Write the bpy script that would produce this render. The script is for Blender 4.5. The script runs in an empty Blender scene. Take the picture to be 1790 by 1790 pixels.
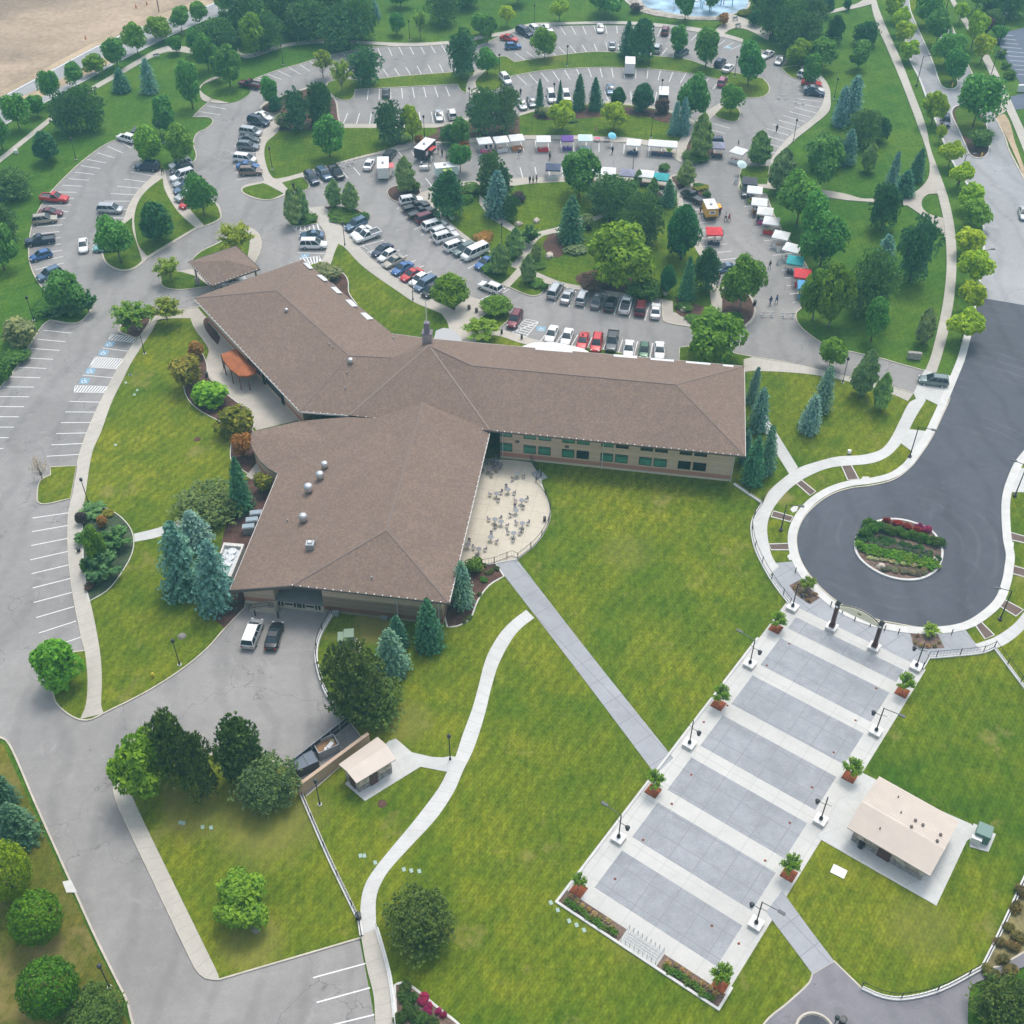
import bpy, bmesh, math, random
import numpy as np
from mathutils import Vector, Matrix
from mathutils.geometry import tessellate_polygon
R=math.radians; PI=math.pi
random.seed(7); RNG=np.random.default_rng(7)
SC=bpy.context.scene; COL=SC.collection
# ---------------------------------------------------------------- camera (solved from the plaza grid and the lamp posts)
FPX,PITCH,ROLL,H=2100.0,R(43.42),R(.293),120.0
_F=Vector((0,math.cos(PITCH),-math.sin(PITCH))); _U0=Vector((0,math.sin(PITCH),math.cos(PITCH))); _R0=Vector((1,0,0))
_R=_R0*math.cos(ROLL)+_U0*math.sin(ROLL); _U=_U0*math.cos(ROLL)-_R0*math.sin(ROLL)
CAMP=Vector((0,0,H))
cd=bpy.data.cameras.new('camera'); cd.sensor_width=36; cd.sensor_fit='HORIZONTAL'; cd.lens=36*FPX/1790; cd.clip_start=1; cd.clip_end=5000
cam=bpy.data.objects.new('camera',cd); COL.objects.link(cam); SC.camera=cam
cam.matrix_world=Matrix(((_R.x,_U.x,-_F.x,0),(_R.y,_U.y,-_F.y,0),(_R.z,_U.z,-_F.z,H),(0,0,0,1)))
def ray(x,y): return _F+_R*((x-895)/FPX)-_U*((y-895)/FPX)
def at(x,y,z=0):
    d=ray(x,y); return CAMP+d*((z-H)/d.z)
def proj(P):
    d=Vector(P)-CAMP; k=d.dot(_F); return (895+FPX*d.dot(_R)/k, 895-FPX*d.dot(_U)/k)
def onplane(x,y,A,B,C):
    n=(B-A).cross(C-A); d=ray(x,y); return CAMP+d*((A-CAMP).dot(n)/d.dot(n))
def height(x,y,ytop):
    g=at(x,y); lo,hi=0.,60.
    for _ in range(30):
        m=(lo+hi)/2
        if proj((g.x,g.y,m))[1]>ytop: lo=m
        else: hi=m
    return lo
def mpp(x,y): return (at(x+1,y)-at(x,y)).length
# ---------------------------------------------------------------- materials
MATS={}
def newmat(name):
    m=bpy.data.materials.new(name); m.use_nodes=True; nt=m.node_tree; b=nt.nodes['Principled BSDF']; MATS[name]=m
    return m,nt,b
def N(nt,t,**k):
    n=nt.nodes.new(t)
    for a,v in k.items():
        if a in n.inputs.keys() if isinstance(a,str) else False: n.inputs[a].default_value=v
        else: setattr(n,a,v)
    return n
def plain(name,c,rough=.6,metal=0,spec=.5,var=0,scale=4.):
    m,nt,b=newmat(name); b.inputs['Base Color'].default_value=(*c,1); b.inputs['Roughness'].default_value=rough; b.inputs['Metallic'].default_value=metal
    b.inputs['Specular IOR Level'].default_value=spec
    if var:
        g=N(nt,'ShaderNodeNewGeometry'); n=N(nt,'ShaderNodeTexNoise',Scale=scale,Detail=5.0)
        nt.links.new(g.outputs['Position'],n.inputs['Vector'])
        mx=mixc(nt,n.outputs['Fac'],tuple(v*(1-var) for v in c),tuple(min(1,v*(1+var)) for v in c)); nt.links.new(mx,b.inputs['Base Color'])
    return m
def mixc(nt,fac,a,b,lo=.3,hi=.7,blend='MIX'):
    r=nt.nodes.new('ShaderNodeMapRange'); r.inputs['From Min'].default_value=lo; r.inputs['From Max'].default_value=hi
    if isinstance(fac,(int,float)): r.inputs['Value'].default_value=fac
    else: nt.links.new(fac,r.inputs['Value'])
    m=nt.nodes.new('ShaderNodeMix'); m.data_type='RGBA'; m.blend_type=blend
    nt.links.new(r.outputs['Result'],m.inputs['Factor'])
    for s,v in((6,a),(7,b)):
        if isinstance(v,tuple): m.inputs[s].default_value=(*v[:3],1)
        else: nt.links.new(v,m.inputs[s])
    return m.outputs[2]
def pos(nt,scale=(1,1,1)):
    g=N(nt,'ShaderNodeNewGeometry'); mp=N(nt,'ShaderNodeMapping'); mp.inputs['Scale'].default_value=scale
    nt.links.new(g.outputs['Position'],mp.inputs['Vector']); return mp.outputs['Vector']
def noise(nt,v,scale,detail=4.,rough=.55,dist=0.):
    n=N(nt,'ShaderNodeTexNoise'); n.inputs['Scale'].default_value=scale; n.inputs['Detail'].default_value=detail; n.inputs['Roughness'].default_value=rough; n.inputs['Distortion'].default_value=dist
    nt.links.new(v,n.inputs['Vector']); return n.outputs['Fac']
def bump(nt,b,h,d=.05,s=.5):
    n=N(nt,'ShaderNodeBump'); n.inputs['Distance'].default_value=d; n.inputs['Strength'].default_value=s
    nt.links.new(h,n.inputs['Height']); nt.links.new(n.outputs['Normal'],b.inputs['Normal'])
def lawnmat(name,g1,g2,dry,dryamt=.62,stripe=.35,ang=0.6):
    m,nt,b=newmat(name); v=pos(nt); b.inputs['Roughness'].default_value=.9; b.inputs['Specular IOR Level'].default_value=.1
    big=noise(nt,v,.045,5,.6,.5); c=mixc(nt,big,g1,g2,.30,.64)
    w=N(nt,'ShaderNodeTexWave'); w.wave_type='BANDS'; w.inputs['Scale'].default_value=.22; w.inputs['Distortion'].default_value=16.0; w.inputs['Detail'].default_value=3; w.inputs['Detail Scale'].default_value=.12
    mp=N(nt,'ShaderNodeMapping'); mp.inputs['Rotation'].default_value=(0,0,ang); nt.links.new(v,mp.inputs['Vector']); nt.links.new(mp.outputs[0],w.inputs['Vector'])
    st=mixc(nt,w.outputs['Fac'],(1-stripe*.5,)*3,(1+stripe*.35,)*3,0,1); c=mixc(nt,1.,c,st,0,1,'MULTIPLY')
    w3=N(nt,'ShaderNodeTexWave');w3.inputs['Scale'].default_value=.75;w3.inputs['Distortion'].default_value=9.;w3.inputs['Detail'].default_value=2;w3.inputs['Detail Scale'].default_value=.06;nt.links.new(mp.outputs[0],w3.inputs['Vector'])
    c=mixc(nt,1.,c,mixc(nt,w3.outputs['Fac'],(.93,.94,.93),(1.06,1.05,1.04),0,1),0,1,'MULTIPLY')
    # streaks left by the mower, then clumps
    sv=N(nt,'ShaderNodeMapping'); sv.inputs['Scale'].default_value=(2.2,.25,1); sv.inputs['Rotation'].default_value=(0,0,ang+.4); nt.links.new(v,sv.inputs['Vector'])
    c=mixc(nt,1.,c,mixc(nt,noise(nt,sv.outputs[0],.9,3,.6,.8),(.80,.84,.8),(1.16,1.13,1.1)),0,1,'MULTIPLY')
    c=mixc(nt,1.,c,mixc(nt,noise(nt,v,2.2,6,.75),(.62,.68,.6),(1.35,1.3,1.3),.32,.68),0,1,'MULTIPLY')
    c=mixc(nt,1.,c,mixc(nt,noise(nt,v,.28,4,.6,.6),(.74,.86,.8),(1.24,1.12,1.1),.33,.67),0,1,'MULTIPLY')
    c=mixc(nt,noise(nt,v,.11,6,.7),c,dry,dryamt,dryamt+.16)
    sp_={'grass_main':((470,1428,8,.5),(440,1648,4.5,.45),(655,1098,4,.75),(1095,965,5,.2),(1610,1620,5,.25),(712,1265,4,.35),(1362,868,2.6,.8),(340,1420,5,.4),(1110,1640,4,.2)),'grass_park':((1500,610,7,.4),(340,180,5,.3),(960,98,6,.4),(1290,160,4,.4),(1060,445,4,.3),(500,600,3,.2))}.get(name,())
    nn=noise(nt,v,.5,6,.75,.5)
    for x,y,r_,k_ in sp_:
        g_=at(x,y);ds=N(nt,'ShaderNodeVectorMath');ds.operation='DISTANCE';nt.links.new(v,ds.inputs[0]);ds.inputs[1].default_value=(g_.x,g_.y,.17)
        dv=N(nt,'ShaderNodeMath');dv.operation='DIVIDE';nt.links.new(ds.outputs['Value'],dv.inputs[0]);dv.inputs[1].default_value=r_
        sb=N(nt,'ShaderNodeMath');sb.operation='SUBTRACT';nt.links.new(nn,sb.inputs[0]);nt.links.new(dv.outputs[0],sb.inputs[1])
        c=mixc(nt,sb.outputs[0],c,mixc(nt,k_,c,dry,0,1),-.45,.05)
    nt.links.new(c,b.inputs['Base Color']); bump(nt,b,noise(nt,v,6,5,.8),.12,.7); return m
def hardmat(name,c,var=.12,fine=.1,joint=0,ang=0,jc=.55,crack=0,seed=0,uv=False,big=.06,jw=.03):
    m,nt,b=newmat(name); v=pos(nt); b.inputs['Roughness'].default_value=.85; b.inputs['Specular IOR Level'].default_value=.25
    def k(t,f): return tuple(min(1,x*f) for x in t)
    mp=N(nt,'ShaderNodeMapping'); mp.inputs['Location'].default_value=(seed*13.1,seed*7.7,0); nt.links.new(v,mp.inputs['Vector']); v=mp.outputs[0]
    o=mixc(nt,noise(nt,v,big,5,.6,.7),k(c,1-var),k(c,1+var),.35,.65)
    o=mixc(nt,1.,o,mixc(nt,noise(nt,v,5,6,.8),(1-fine*1.6,)*3,(1+fine,)*3),0,1,'MULTIPLY')
    o=mixc(nt,1.,o,mixc(nt,noise(nt,v,.7,5,.65,.4),(1-fine,)*3,(1+fine*.7,)*3),0,1,'MULTIPLY')
    if crack:
        vo=N(nt,'ShaderNodeTexVoronoi'); vo.feature='DISTANCE_TO_EDGE'; vo.inputs['Scale'].default_value=.045
        dn=N(nt,'ShaderNodeVectorMath'); dn.operation='ADD'; nz=N(nt,'ShaderNodeTexNoise'); nz.inputs['Scale'].default_value=.25; nz.inputs['Detail'].default_value=6
        nt.links.new(v,nz.inputs['Vector']); sc=N(nt,'ShaderNodeVectorMath'); sc.operation='SCALE'; sc.inputs['Scale'].default_value=9; nt.links.new(nz.outputs['Color'],sc.inputs[0])
        nt.links.new(v,dn.inputs[0]); nt.links.new(sc.outputs[0],dn.inputs[1]); nt.links.new(dn.outputs[0],vo.inputs['Vector'])
        o=mixc(nt,vo.outputs['Distance'],k(c,1-crack),o,.0008,.0032)
        # tyre polish: long distorted bands
        w=N(nt,'ShaderNodeTexWave'); w.inputs['Scale'].default_value=.06; w.inputs['Distortion'].default_value=14; w.inputs['Detail'].default_value=4; w.inputs['Detail Scale'].default_value=.4; nt.links.new(v,w.inputs['Vector'])
        o=mixc(nt,1.,o,mixc(nt,w.outputs['Fac'],(1,1,1),(.90,.90,.90),.75,.99),0,1,'MULTIPLY')
        o=mixc(nt,noise(nt,v,.35,7,.75),o,k(c,.72),.7,.8)
        o=mixc(nt,noise(nt,v,.9,2,.5),o,k(c,.62),.745,.79)
        o=mixc(nt,noise(nt,v,.16,8,.8,2),o,k(c,1.14),.56,.68)
    if name=='asphalt_new':
        w2=N(nt,'ShaderNodeTexWave');w2.wave_type='RINGS';w2.rings_direction='Z';w2.inputs['Scale'].default_value=.13;w2.inputs['Distortion'].default_value=22;w2.inputs['Detail'].default_value=5;w2.inputs['Detail Scale'].default_value=.12
        m3=N(nt,'ShaderNodeMapping');ic=at(1571,960);m3.inputs['Location'].default_value=(-ic.x,-ic.y,0);nt.links.new(pos(nt),m3.inputs['Vector']);nt.links.new(m3.outputs[0],w2.inputs['Vector'])
        ro=mixc(nt,w2.outputs['Fac'],(1,1,1),(1.22,1.19,1.14),.8,1.0);o2=mixc(nt,1.,o,ro,0,1,'MULTIPLY');o=mixc(nt,noise(nt,v,.07,4,.6),o,o2,.46,.62)
    if joint:
        if uv:
            tc=N(nt,'ShaderNodeUVMap'); vv=tc.outputs[0]
        else:
            mp2=N(nt,'ShaderNodeMapping'); mp2.inputs['Rotation'].default_value=(0,0,ang); nt.links.new(pos(nt),mp2.inputs['Vector']); vv=mp2.outputs[0]
        sp=N(nt,'ShaderNodeSeparateXYZ'); nt.links.new(vv,sp.inputs[0])
        for ax in ((0,) if uv else (0,1)):
            mo=N(nt,'ShaderNodeMath'); mo.operation='PINGPONG'; mo.inputs[1].default_value=joint/2; nt.links.new(sp.outputs[ax],mo.inputs[0])
            o=mixc(nt,mo.outputs[0],k(c,jc),o,0,jw)
    nt.links.new(o,b.inputs['Base Color']); bump(nt,b,noise(nt,v,9,4,.7),.02,.35); return m
def leafmat(name,trans=.35,rough=.7):
    m,nt,b=newmat(name); b.inputs['Roughness'].default_value=rough; b.inputs['Specular IOR Level'].default_value=.2
    oi=N(nt,'ShaderNodeObjectInfo'); g=N(nt,'ShaderNodeNewGeometry')
    c=mixc(nt,g.outputs['Random Per Island'],(.6,.68,.62),(1.42,1.28,1.2),0,1)
    c=mixc(nt,1.,oi.outputs['Color'],c,0,1,'MULTIPLY')
    c=mixc(nt,1.,c,mixc(nt,noise(nt,g.outputs['Position'],.9,4,.6),(.72,.8,.85),(1.3,1.18,.95),.35,.65),0,1,'MULTIPLY')
    nt.links.new(c,b.inputs['Base Color'])
    tr=N(nt,'ShaderNodeBsdfTranslucent'); nt.links.new(c,tr.inputs['Color']); mx=N(nt,'ShaderNodeMixShader'); mx.inputs[0].default_value=trans
    out=nt.nodes['Material Output']; nt.links.new(b.outputs[0],mx.inputs[1]); nt.links.new(tr.outputs[0],mx.inputs[2]); nt.links.new(mx.outputs[0],out.inputs['Surface']); return m
def paint(name,c,metal=.0,rough=.25):
    m,nt,b=newmat(name); b.inputs['Base Color'].default_value=(*c,1); b.inputs['Roughness'].default_value=rough; b.inputs['Metallic'].default_value=metal; b.inputs['Coat Weight'].default_value=.6; b.inputs['Coat Roughness'].default_value=.08
    return m
G_NEAR=lawnmat('grass_main',(.066,.134,.009),(.178,.208,.016),(.27,.24,.07),.59,.2)
G_WEST=lawnmat('grass_park',(.058,.122,.012),(.125,.185,.012),(.22,.18,.055),.68,.13,1.9)
G_DRY=lawnmat('grass_rough',(.09,.12,.015),(.17,.155,.03),(.27,.21,.08),.5,.1,.3)
G_FAR=lawnmat('grass_far',(.050,.135,.015),(.095,.175,.018),(.25,.19,.07),.68,.12,1.0)
ASPH=hardmat('asphalt_old',(.305,.290,.279),.11,.08,crack=.4,seed=1)
ASPHN=hardmat('asphalt_new',(.098,.103,.122),.13,.07,crack=.12,seed=2,big=.05)
ASPHR=hardmat('asphalt_road',(.36,.36,.37),.10,.06,crack=.3,seed=3)
ASPHD=hardmat('asphalt_dark',(.13,.15,.20),.08,.06,seed=4)
CONC=hardmat('concrete_old',(.50,.455,.395),.10,.08,joint=3.0,ang=.3,jc=.72,seed=5)
CWALK=hardmat('concrete_walk',(.50,.465,.41),.09,.08,joint=1.6,jc=.78,uv=True,seed=6,jw=.07)
CNEW=hardmat('concrete_new',(.60,.595,.575),.08,.07,joint=1.5,jc=.8,uv=True,seed=7,jw=.07)
CNEWP=hardmat('concrete_pale',(.57,.57,.55),.08,.07,joint=3.0,ang=-.45,jc=.75,seed=8)
CGREY=hardmat('concrete_grey',(.36,.37,.39),.10,.08,joint=3.4,ang=.95,jc=.72,seed=9,jw=.09)
CPATIO=hardmat('concrete_patio',(.585,.53,.43),.08,.06,joint=3.2,ang=.2,jc=.8,seed=10,jw=.08)
KERB=plain('kerb_concrete',(.54,.49,.41),.85,var=.15,scale=.8)
KERBW=plain('kerb_pale',(.62,.61,.58),.85,var=.08,scale=.8)
LINE=plain('line_paint',(.80,.80,.79),.7,var=.10,scale=3.)
BLUEP=plain('blue_paint',(.22,.38,.50),.7,var=.15,scale=4.)
YELP=plain('yellow_paint',(.85,.55,.12),.7)
MULCH=hardmat('mulch',(.115,.060,.045),.3,.35,seed=11,big=.5)
MULCHR=hardmat('mulch_red',(.27,.075,.03),.15,.35,seed=12,big=.7)
DIRT=hardmat('dirt',(.41,.31,.22),.28,.22,seed=13,big=.035)
DIRTT=hardmat('dirt_tan',(.50,.38,.25),.2,.18,seed=14,big=.08)
PAVER=hardmat('paver_brown',(.17,.12,.10),.12,.2,seed=15)
BARK=plain('bark',(.13,.095,.07),.9,var=.25,scale=3.)
BARKG=plain('bark_grey',(.24,.22,.20),.9,var=.2,scale=3.)
LEAF=leafmat('leaves'); NEEDLE=leafmat('needles',.08,.8)
BLACK=plain('black_metal',(.018,.02,.024),.45); DKGREY=plain('dark_grey',(.07,.08,.09),.5)
WHITE=plain('white_vinyl',(.80,.80,.80),.6); WHITEM=plain('white_metal',(.75,.75,.75),.4)
SILV=plain('galvanised',(.62,.64,.66),.35,.7); GREYM=plain('grey_metal',(.36,.38,.40),.5,.3)
GREENB=plain('green_cabinet',(.17,.25,.17),.5); GREENT=plain('teal_cabinet',(.12,.22,.19),.5)
RUST=plain('rust_metal',(.20,.075,.05),.7,var=.2); AWN=hardmat('awning_fabric',(.40,.135,.055),.15,.12,seed=16,big=.5)
BLOCKW=plain('pale_block',(.60,.58,.54),.85,var=.12); WHITEW=plain('wall_cap',(.74,.73,.71),.8,var=.08)
STONE=plain('stone',(.36,.33,.30),.9,var=.35,scale=3.5); ROCK=plain('boulder',(.55,.48,.40),.9,var=.25,scale=2.)
GLASS=plain('car_glass',(.025,.04,.05),.12,0,.6); TYRE=plain('tyre_rubber',(.02,.02,.02),.8); RIM=plain('wheel_rim',(.45,.46,.48),.35,.6)
HEADL=plain('lamp_glass',(.75,.78,.8),.15); TAILL=plain('tail_light',(.35,.02,.02),.25)
WINDARK=plain('window_dark',(.012,.018,.025),.12,0,.6)
WINGRN=plain('window_green',(.075,.26,.17),.2,0,.5,var=.2,scale=1.2); FRAMEG=plain('frame_green',(.02,.05,.045),.4)
BROWNM=plain('brown_steel',(.075,.025,.02),.5); CREAM=plain('cream_panel',(.85,.79,.60),.5)
SKIN=plain('skin',(.45,.27,.19),.6); HAIR=plain('hair',(.05,.03,.02),.8)
# ---------------------------------------------------------------- mesh helpers
def mkmesh(name,V,F,mats=None,smooth=False,mi=None,uv=None):
    me=bpy.data.meshes.new(name); me.from_pydata([tuple(v) for v in V],[],[tuple(f) for f in F])
    for m in (mats or []): me.materials.append(m)
    if mi is not None: me.polygons.foreach_set('material_index',mi)
    if smooth: me.polygons.foreach_set('use_smooth',[True]*len(me.polygons))
    if uv is not None:
        l=me.uv_layers.new(name='UVMap')
        for i,lp in enumerate(me.loops): l.data[i].uv=uv[lp.vertex_index]
    me.update(); return me
def fixn(me):
    b=bmesh.new(); b.from_mesh(me); bmesh.ops.recalc_face_normals(b,faces=b.faces); b.to_mesh(me); b.free(); return me
class MB:
    def __init__(s): s.V=[];s.F=[];s.M=[];s.m=0
    def add(s,V,F):
        o=len(s.V); s.V+=[tuple(v) for v in V]; s.F+=[tuple(i+o for i in f) for f in F]; s.M+=[s.m]*len(F); return s
    def box(s,c,d,rz=0,taper=1.,M=None):
        x,y,z=d[0]/2,d[1]/2,d[2]/2; P=[]
        for k,zz in((1,-z),(taper,z)):
            for a,b in((-1,-1),(1,-1),(1,1),(-1,1)): P.append(Vector((a*x*k,b*y*k,zz)))
        m=Matrix.Translation(c)@Matrix.Rotation(rz,4,'Z')
        if M: m=M@m
        return s.add([m@p for p in P],[(3,2,1,0),(4,5,6,7),(0,1,5,4),(1,2,6,5),(2,3,7,6),(3,0,4,7)])
    def bar(s,a,b,r,n=6,r2=None,cap=True):
        a=Vector(a);b=Vector(b);r2=r if r2 is None else r2;d=(b-a)
        if d.length<1e-6:return s
        d.normalize();u=d.orthogonal().normalized();w=d.cross(u);V=[]
        for c,rr in((a,r),(b,r2)):
            for i in range(n):
                t=2*PI*i/n+PI/n;V.append(c+u*math.cos(t)*rr+w*math.sin(t)*rr)
        F=[(i,(i+1)%n,n+(i+1)%n,n+i) for i in range(n)]
        if cap:F+=[tuple(range(n))[::-1],tuple(range(n,2*n))]
        return s.add(V,F)
    def lathe(s,c,prof,n=10):
        V=[];F=[]
        for r,z in prof:
            for i in range(n):
                t=2*PI*i/n;V.append((c[0]+r*math.cos(t),c[1]+r*math.sin(t),c[2]+z))
        for k in range(len(prof)-1):
            for i in range(n):F.append((k*n+i,k*n+(i+1)%n,(k+1)*n+(i+1)%n,(k+1)*n+i))
        F.append(tuple(range(n))[::-1]);F.append(tuple(range((len(prof)-1)*n,len(prof)*n)));return s.add(V,F)
    def prism(s,P,z0,z1):
        n=len(P);P=[Vector((p[0],p[1],0)) for p in P]
        T=tessellate_polygon([P]);V=[(p.x,p.y,z1) for p in P]+[(p.x,p.y,z0) for p in P]
        ar=sum(P[i].x*P[(i+1)%n].y-P[(i+1)%n].x*P[i].y for i in range(n));F=[]
        for t in T:
            a,b,c=(P[i] for i in t);k=(b-a).cross(c-a).z
            F.append(tuple(t) if k>0 else tuple(t)[::-1])
        for i in range(n):
            j=(i+1)%n;F.append((i,n+i,n+j,j) if ar>0 else (i,j,n+j,n+i))
        return s.add(V,F)
    def mesh(s,name,mats,smooth=False):
        return mkmesh(name,s.V,s.F,mats if isinstance(mats,list) else [mats],smooth,s.M)
    def obj(s,name,mats,parent=None,smooth=False): return mko(name,s.mesh(name,mats,smooth),parent)
def mko(name,me,parent=None,loc=None,rz=None):
    o=bpy.data.objects.new(name,me); COL.objects.link(o)
    if parent: o.parent=parent
    if loc is not None:o.location=loc
    if rz is not None:o.rotation_euler=(0,0,rz)
    return o
def struct(o): o['kind']='structure'; return o
REG=[]
def tag(o,label,cat,px,group=None):
    o['category']=cat
    if group:o['group']=group
    REG.append([o,label,px]); return o
def empty(name,loc,rz=0): 
    o=mko(name,None,None,loc,rz); o.empty_display_size=.3; return o
def ctree(o,parent=None):
    c=o.copy();COL.objects.link(c);c.parent=parent
    for ch in list(o.children):
        d=ch.copy();COL.objects.link(d);d.parent=c
        for g in list(ch.children):
            e=g.copy();COL.objects.link(e);e.parent=d
    return c
# ---------------------------------------------------------------- tracing helpers (photo outline -> ground metres)
def P(s):
    out=[]
    for t in s.split():
        sh=t.endswith('!'); a,b=t.rstrip('!').split(','); out.append((float(a),float(b),sh))
    return out
def curve(s,z=0,closed=True,step=5):
    pts=P(s) if isinstance(s,str) else s
    W=[at(p[0],p[1],z) for p in pts];S=[p[2] for p in pts];n=len(W);out=[]
    rng=n if closed else n-1
    for i in range(rng):
        a,b=W[i],W[(i+1)%n]
        p0=a if (S[i] or (not closed and i==0)) else W[i-1]; p3=b if (S[(i+1)%n] or (not closed and i==n-2)) else W[(i+2)%n]
        L=(b-a).length
        if p0 is a and p3 is b: k=1
        else: k=max(2,min(step,int(L/1.0)+1))
        # centripetal-like tangents scaled to the segment
        def tan(u,v,w):
            d=(w-u); return d.normalized()*L if d.length>1e-6 else (b-a)
        m0=(b-a) if p0 is a else tan(p0,a,b); m1=(b-a) if p3 is b else tan(a,b,p3)
        for j in range(k):
            t=j/k; h=t*t*t; q=t*t
            out.append(a*(2*h-3*q+1)+m0*(h-2*q+t)+b*(-2*h+3*q)+m1*(h-q))
    if not closed: out.append(W[-1])
    return out
_ZC=[0]
def zj():
    _ZC[0]+=1; return (_ZC[0]%23)*.0009
def sheet(name,s,z,mat,z0=-.05,kerb=None,kw=.18,kz=.02,kname='kerb'):
    z+=zj()
    c=curve(s,z); o=MB().prism(c,z0,z).obj(name,mat); struct(o)
    if kerb: ribbon(kname,c+[c[0]],kw,z+kz,kerb,z0)
    return o
def ribbon(name,c,w,z,mat,z0=-.05,off=0,st=True,parent=None):
    z+=zj()
    V=[];F=[];n=len(c);cl=(c[0]-c[-1]).length<1e-4
    for i in range(n):
        a=c[i-1] if i>0 else (c[-2] if cl else c[0]);b=c[i+1] if i<n-1 else (c[1] if cl else c[-1])
        d=Vector((b.x-a.x,b.y-a.y,0))
        d=d.normalized() if d.length>1e-6 else Vector((1,0,0))
        q=Vector((-d.y,d.x,0));p=Vector((c[i].x,c[i].y,0))
        for t,zz in((-w/2,z0),(-w/2,z),(w/2,z),(w/2,z0)):
            v=p+q*(t+off);V.append((v.x,v.y,zz))
    for i in range(n-1):
        for k in range(3):F.append((4*i+k,4*i+k+1,4*i+k+5,4*i+k+4))
    me=fixn(mkmesh(name,V,F,[mat])); o=mko(name,me,parent)
    return struct(o) if st else o
def walk(name,L,Rr,z,mat,z0=-.05):
    z+=zj()
    a=curve(L,z,False);b=curve(Rr,z,False)
    def rs(c,n):
        d=[0]
        for i in range(1,len(c)):d.append(d[-1]+(c[i]-c[i-1]).length)
        o=[]
        for k in range(n):
            t=d[-1]*k/(n-1);i=max(0,min(len(c)-2,int(np.searchsorted(d,t,side='right'))-1));f=(t-d[i])/max(1e-9,d[i+1]-d[i]);o.append(c[i].lerp(c[i+1],min(1,f)))
        return o,d[-1]
    n=max(len(a),len(b),8)*2;A,la=rs(a,n);B,lb=rs(b,n);V=[];uv=[];F=[]
    for i in range(n):
        u=(la+lb)/2*i/(n-1)
        for p,zz,v in((A[i],z0,0),(A[i],z,0),(B[i],z,1),(B[i],z0,1)):V.append((p.x,p.y,zz));uv.append((u,v))
    for i in range(n-1):
        for k in range(3):F.append((4*i+k,4*i+k+1,4*i+k+5,4*i+k+4))
    me=fixn(mkmesh(name,V,F,[mat],uv=uv));return struct(mko(name,me))
# ================================================================ ground, roads, lawns
base=MB(); base.add([(-900,-200,0),(900,-200,0),(900,1500,0),(-900,1500,0)],[(0,1,2,3)]); struct(base.obj('ground',G_FAR))
# dirt field and diagonal road, top left
sheet('dirt_field','-60,215! -60,-160! 420,-160! 400,-20! 330,8 214,50 75,122 -10,166',.02,DIRT)
sheet('dirt_verge','-60,190! 75,121 214,50 330,6 400,-22! 420,-25! 350,16 218,58 76,130 -60,202!',.03,DIRTT)
sheet('road','-60,204! 75,130 217,58 350,14 430,-22! 520,-40! 392,24! 352,38 279,71 194,114 113,159 40,200 -60,255!',.05,ASPHR)
sheet('road_median_strip','30,172! 110,136 186,97! 200,99! 190,112 100,155 55,180 30,190!',.06,DIRTT)
ribbon('road_edge_line',curve('-60,205 75,131.5 218,59 350,15.5 430,-20',.07,False),.3,.07,LINE)
ribbon('kerb',curve('-60,255 40,200 83,176 113,159 156,136 194,114 239,91 279,71 352,38 392,24 500,-20',.15,False),.35,.15,KERBW)
# main car park asphalt (one outline round all the lots), then everything else is laid on top
sheet('car_park','262,1870! 232,1790 222,1750 205,1715 168,1640 125,1545 60,1400 25,1318 10,1293 -5,1287! -160,1270! -160,800! -5,683! 30,640 50,605 75,568 87,559! 134,564 154,548 165,528 150,515 105,535 94,527 76,506 60,481 52,459 50,436 52,414 56,394 65,372 78,349 89,335 105,318 125,298 143,282 161,268 183,253 205,244 225,243 240,262 260,287 280,296 322,294 339,282 343,271 338,250 345,232 360,225 372,213 366,205 337,204! 352,189 371,173! 385,178 402,180 420,175 438,160 430,150! 448,136! 483,123 526,111 548,104 583,95! 614,88 651,82 714,80 777,77 827,83! 860,70 885,57 905,50 931,42 976,45 1050,44 1100,45 1150,48 1200,54 1230,58 1257,63 1299,74 1321,82 1351,94 1376,104 1364,119! 1381,134 1398,138 1413,126! 1432,138 1438,150 1441,168 1432,192 1417,209 1393,227 1374,244 1356,266 1348,278 1345,290! 1300,290! 1295,297 1293,317 1296,334 1340,338! 1352,373 1364,397 1372,410 1380,421 1390,435 1398,447 1407,459 1414,473 1419,486 1422,500 1415,525 1393,545 1391,553 1397,567 1411,581 1441,601 1478,612 1540,626 1574,636 1615,647! 1602,700! 700,760! 640,1050! 700,1300! 540,1400! 400,1500! 500,1665! 628,1640! 656,1790 664,1870!',.04,ASPH)
ribbon('kerb',curve('262,1870 232,1790 222,1750 205,1715 168,1640 125,1545 60,1400 25,1318 10,1293 -5,1287',.15,False),.22,.16,KERB)
ribbon('kerb',curve('-5,683! 30,640 50,605 75,568 87,559! 134,564 154,548 165,528',.15,False),.2,.16,KERB)
ribbon('kerb',curve('105,535 94,527 76,506 60,481 52,459 50,436 52,414 56,394 65,372 78,349 89,335 105,318 125,298 143,282 161,268 183,253 205,244 225,243',.15,False),.2,.16,KERB)
ribbon('kerb',curve('322,294 339,282 343,271 338,250 345,232 360,225 372,213 366,205 337,204! 352,189 371,173!',.15,False),.2,.16,KERB)
ribbon('kerb',curve('430,150! 448,136! 483,123 526,111 548,104 583,95! 614,88 651,82 714,80 777,77 827,83! 860,70 885,57 905,50 931,42',.15,False),.2,.16,KERB)
ribbon('kerb',curve('1293,317 1296,334 1340,340! 1352,373 1364,397 1372,410 1380,421 1390,435 1398,447 1407,459 1414,473 1419,486 1422,500 1415,525 1393,545 1391,553 1397,567 1411,581 1441,601 1478,612 1540,626 1574,636 1615,647',.15,False),.2,.16,KERB)
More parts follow.
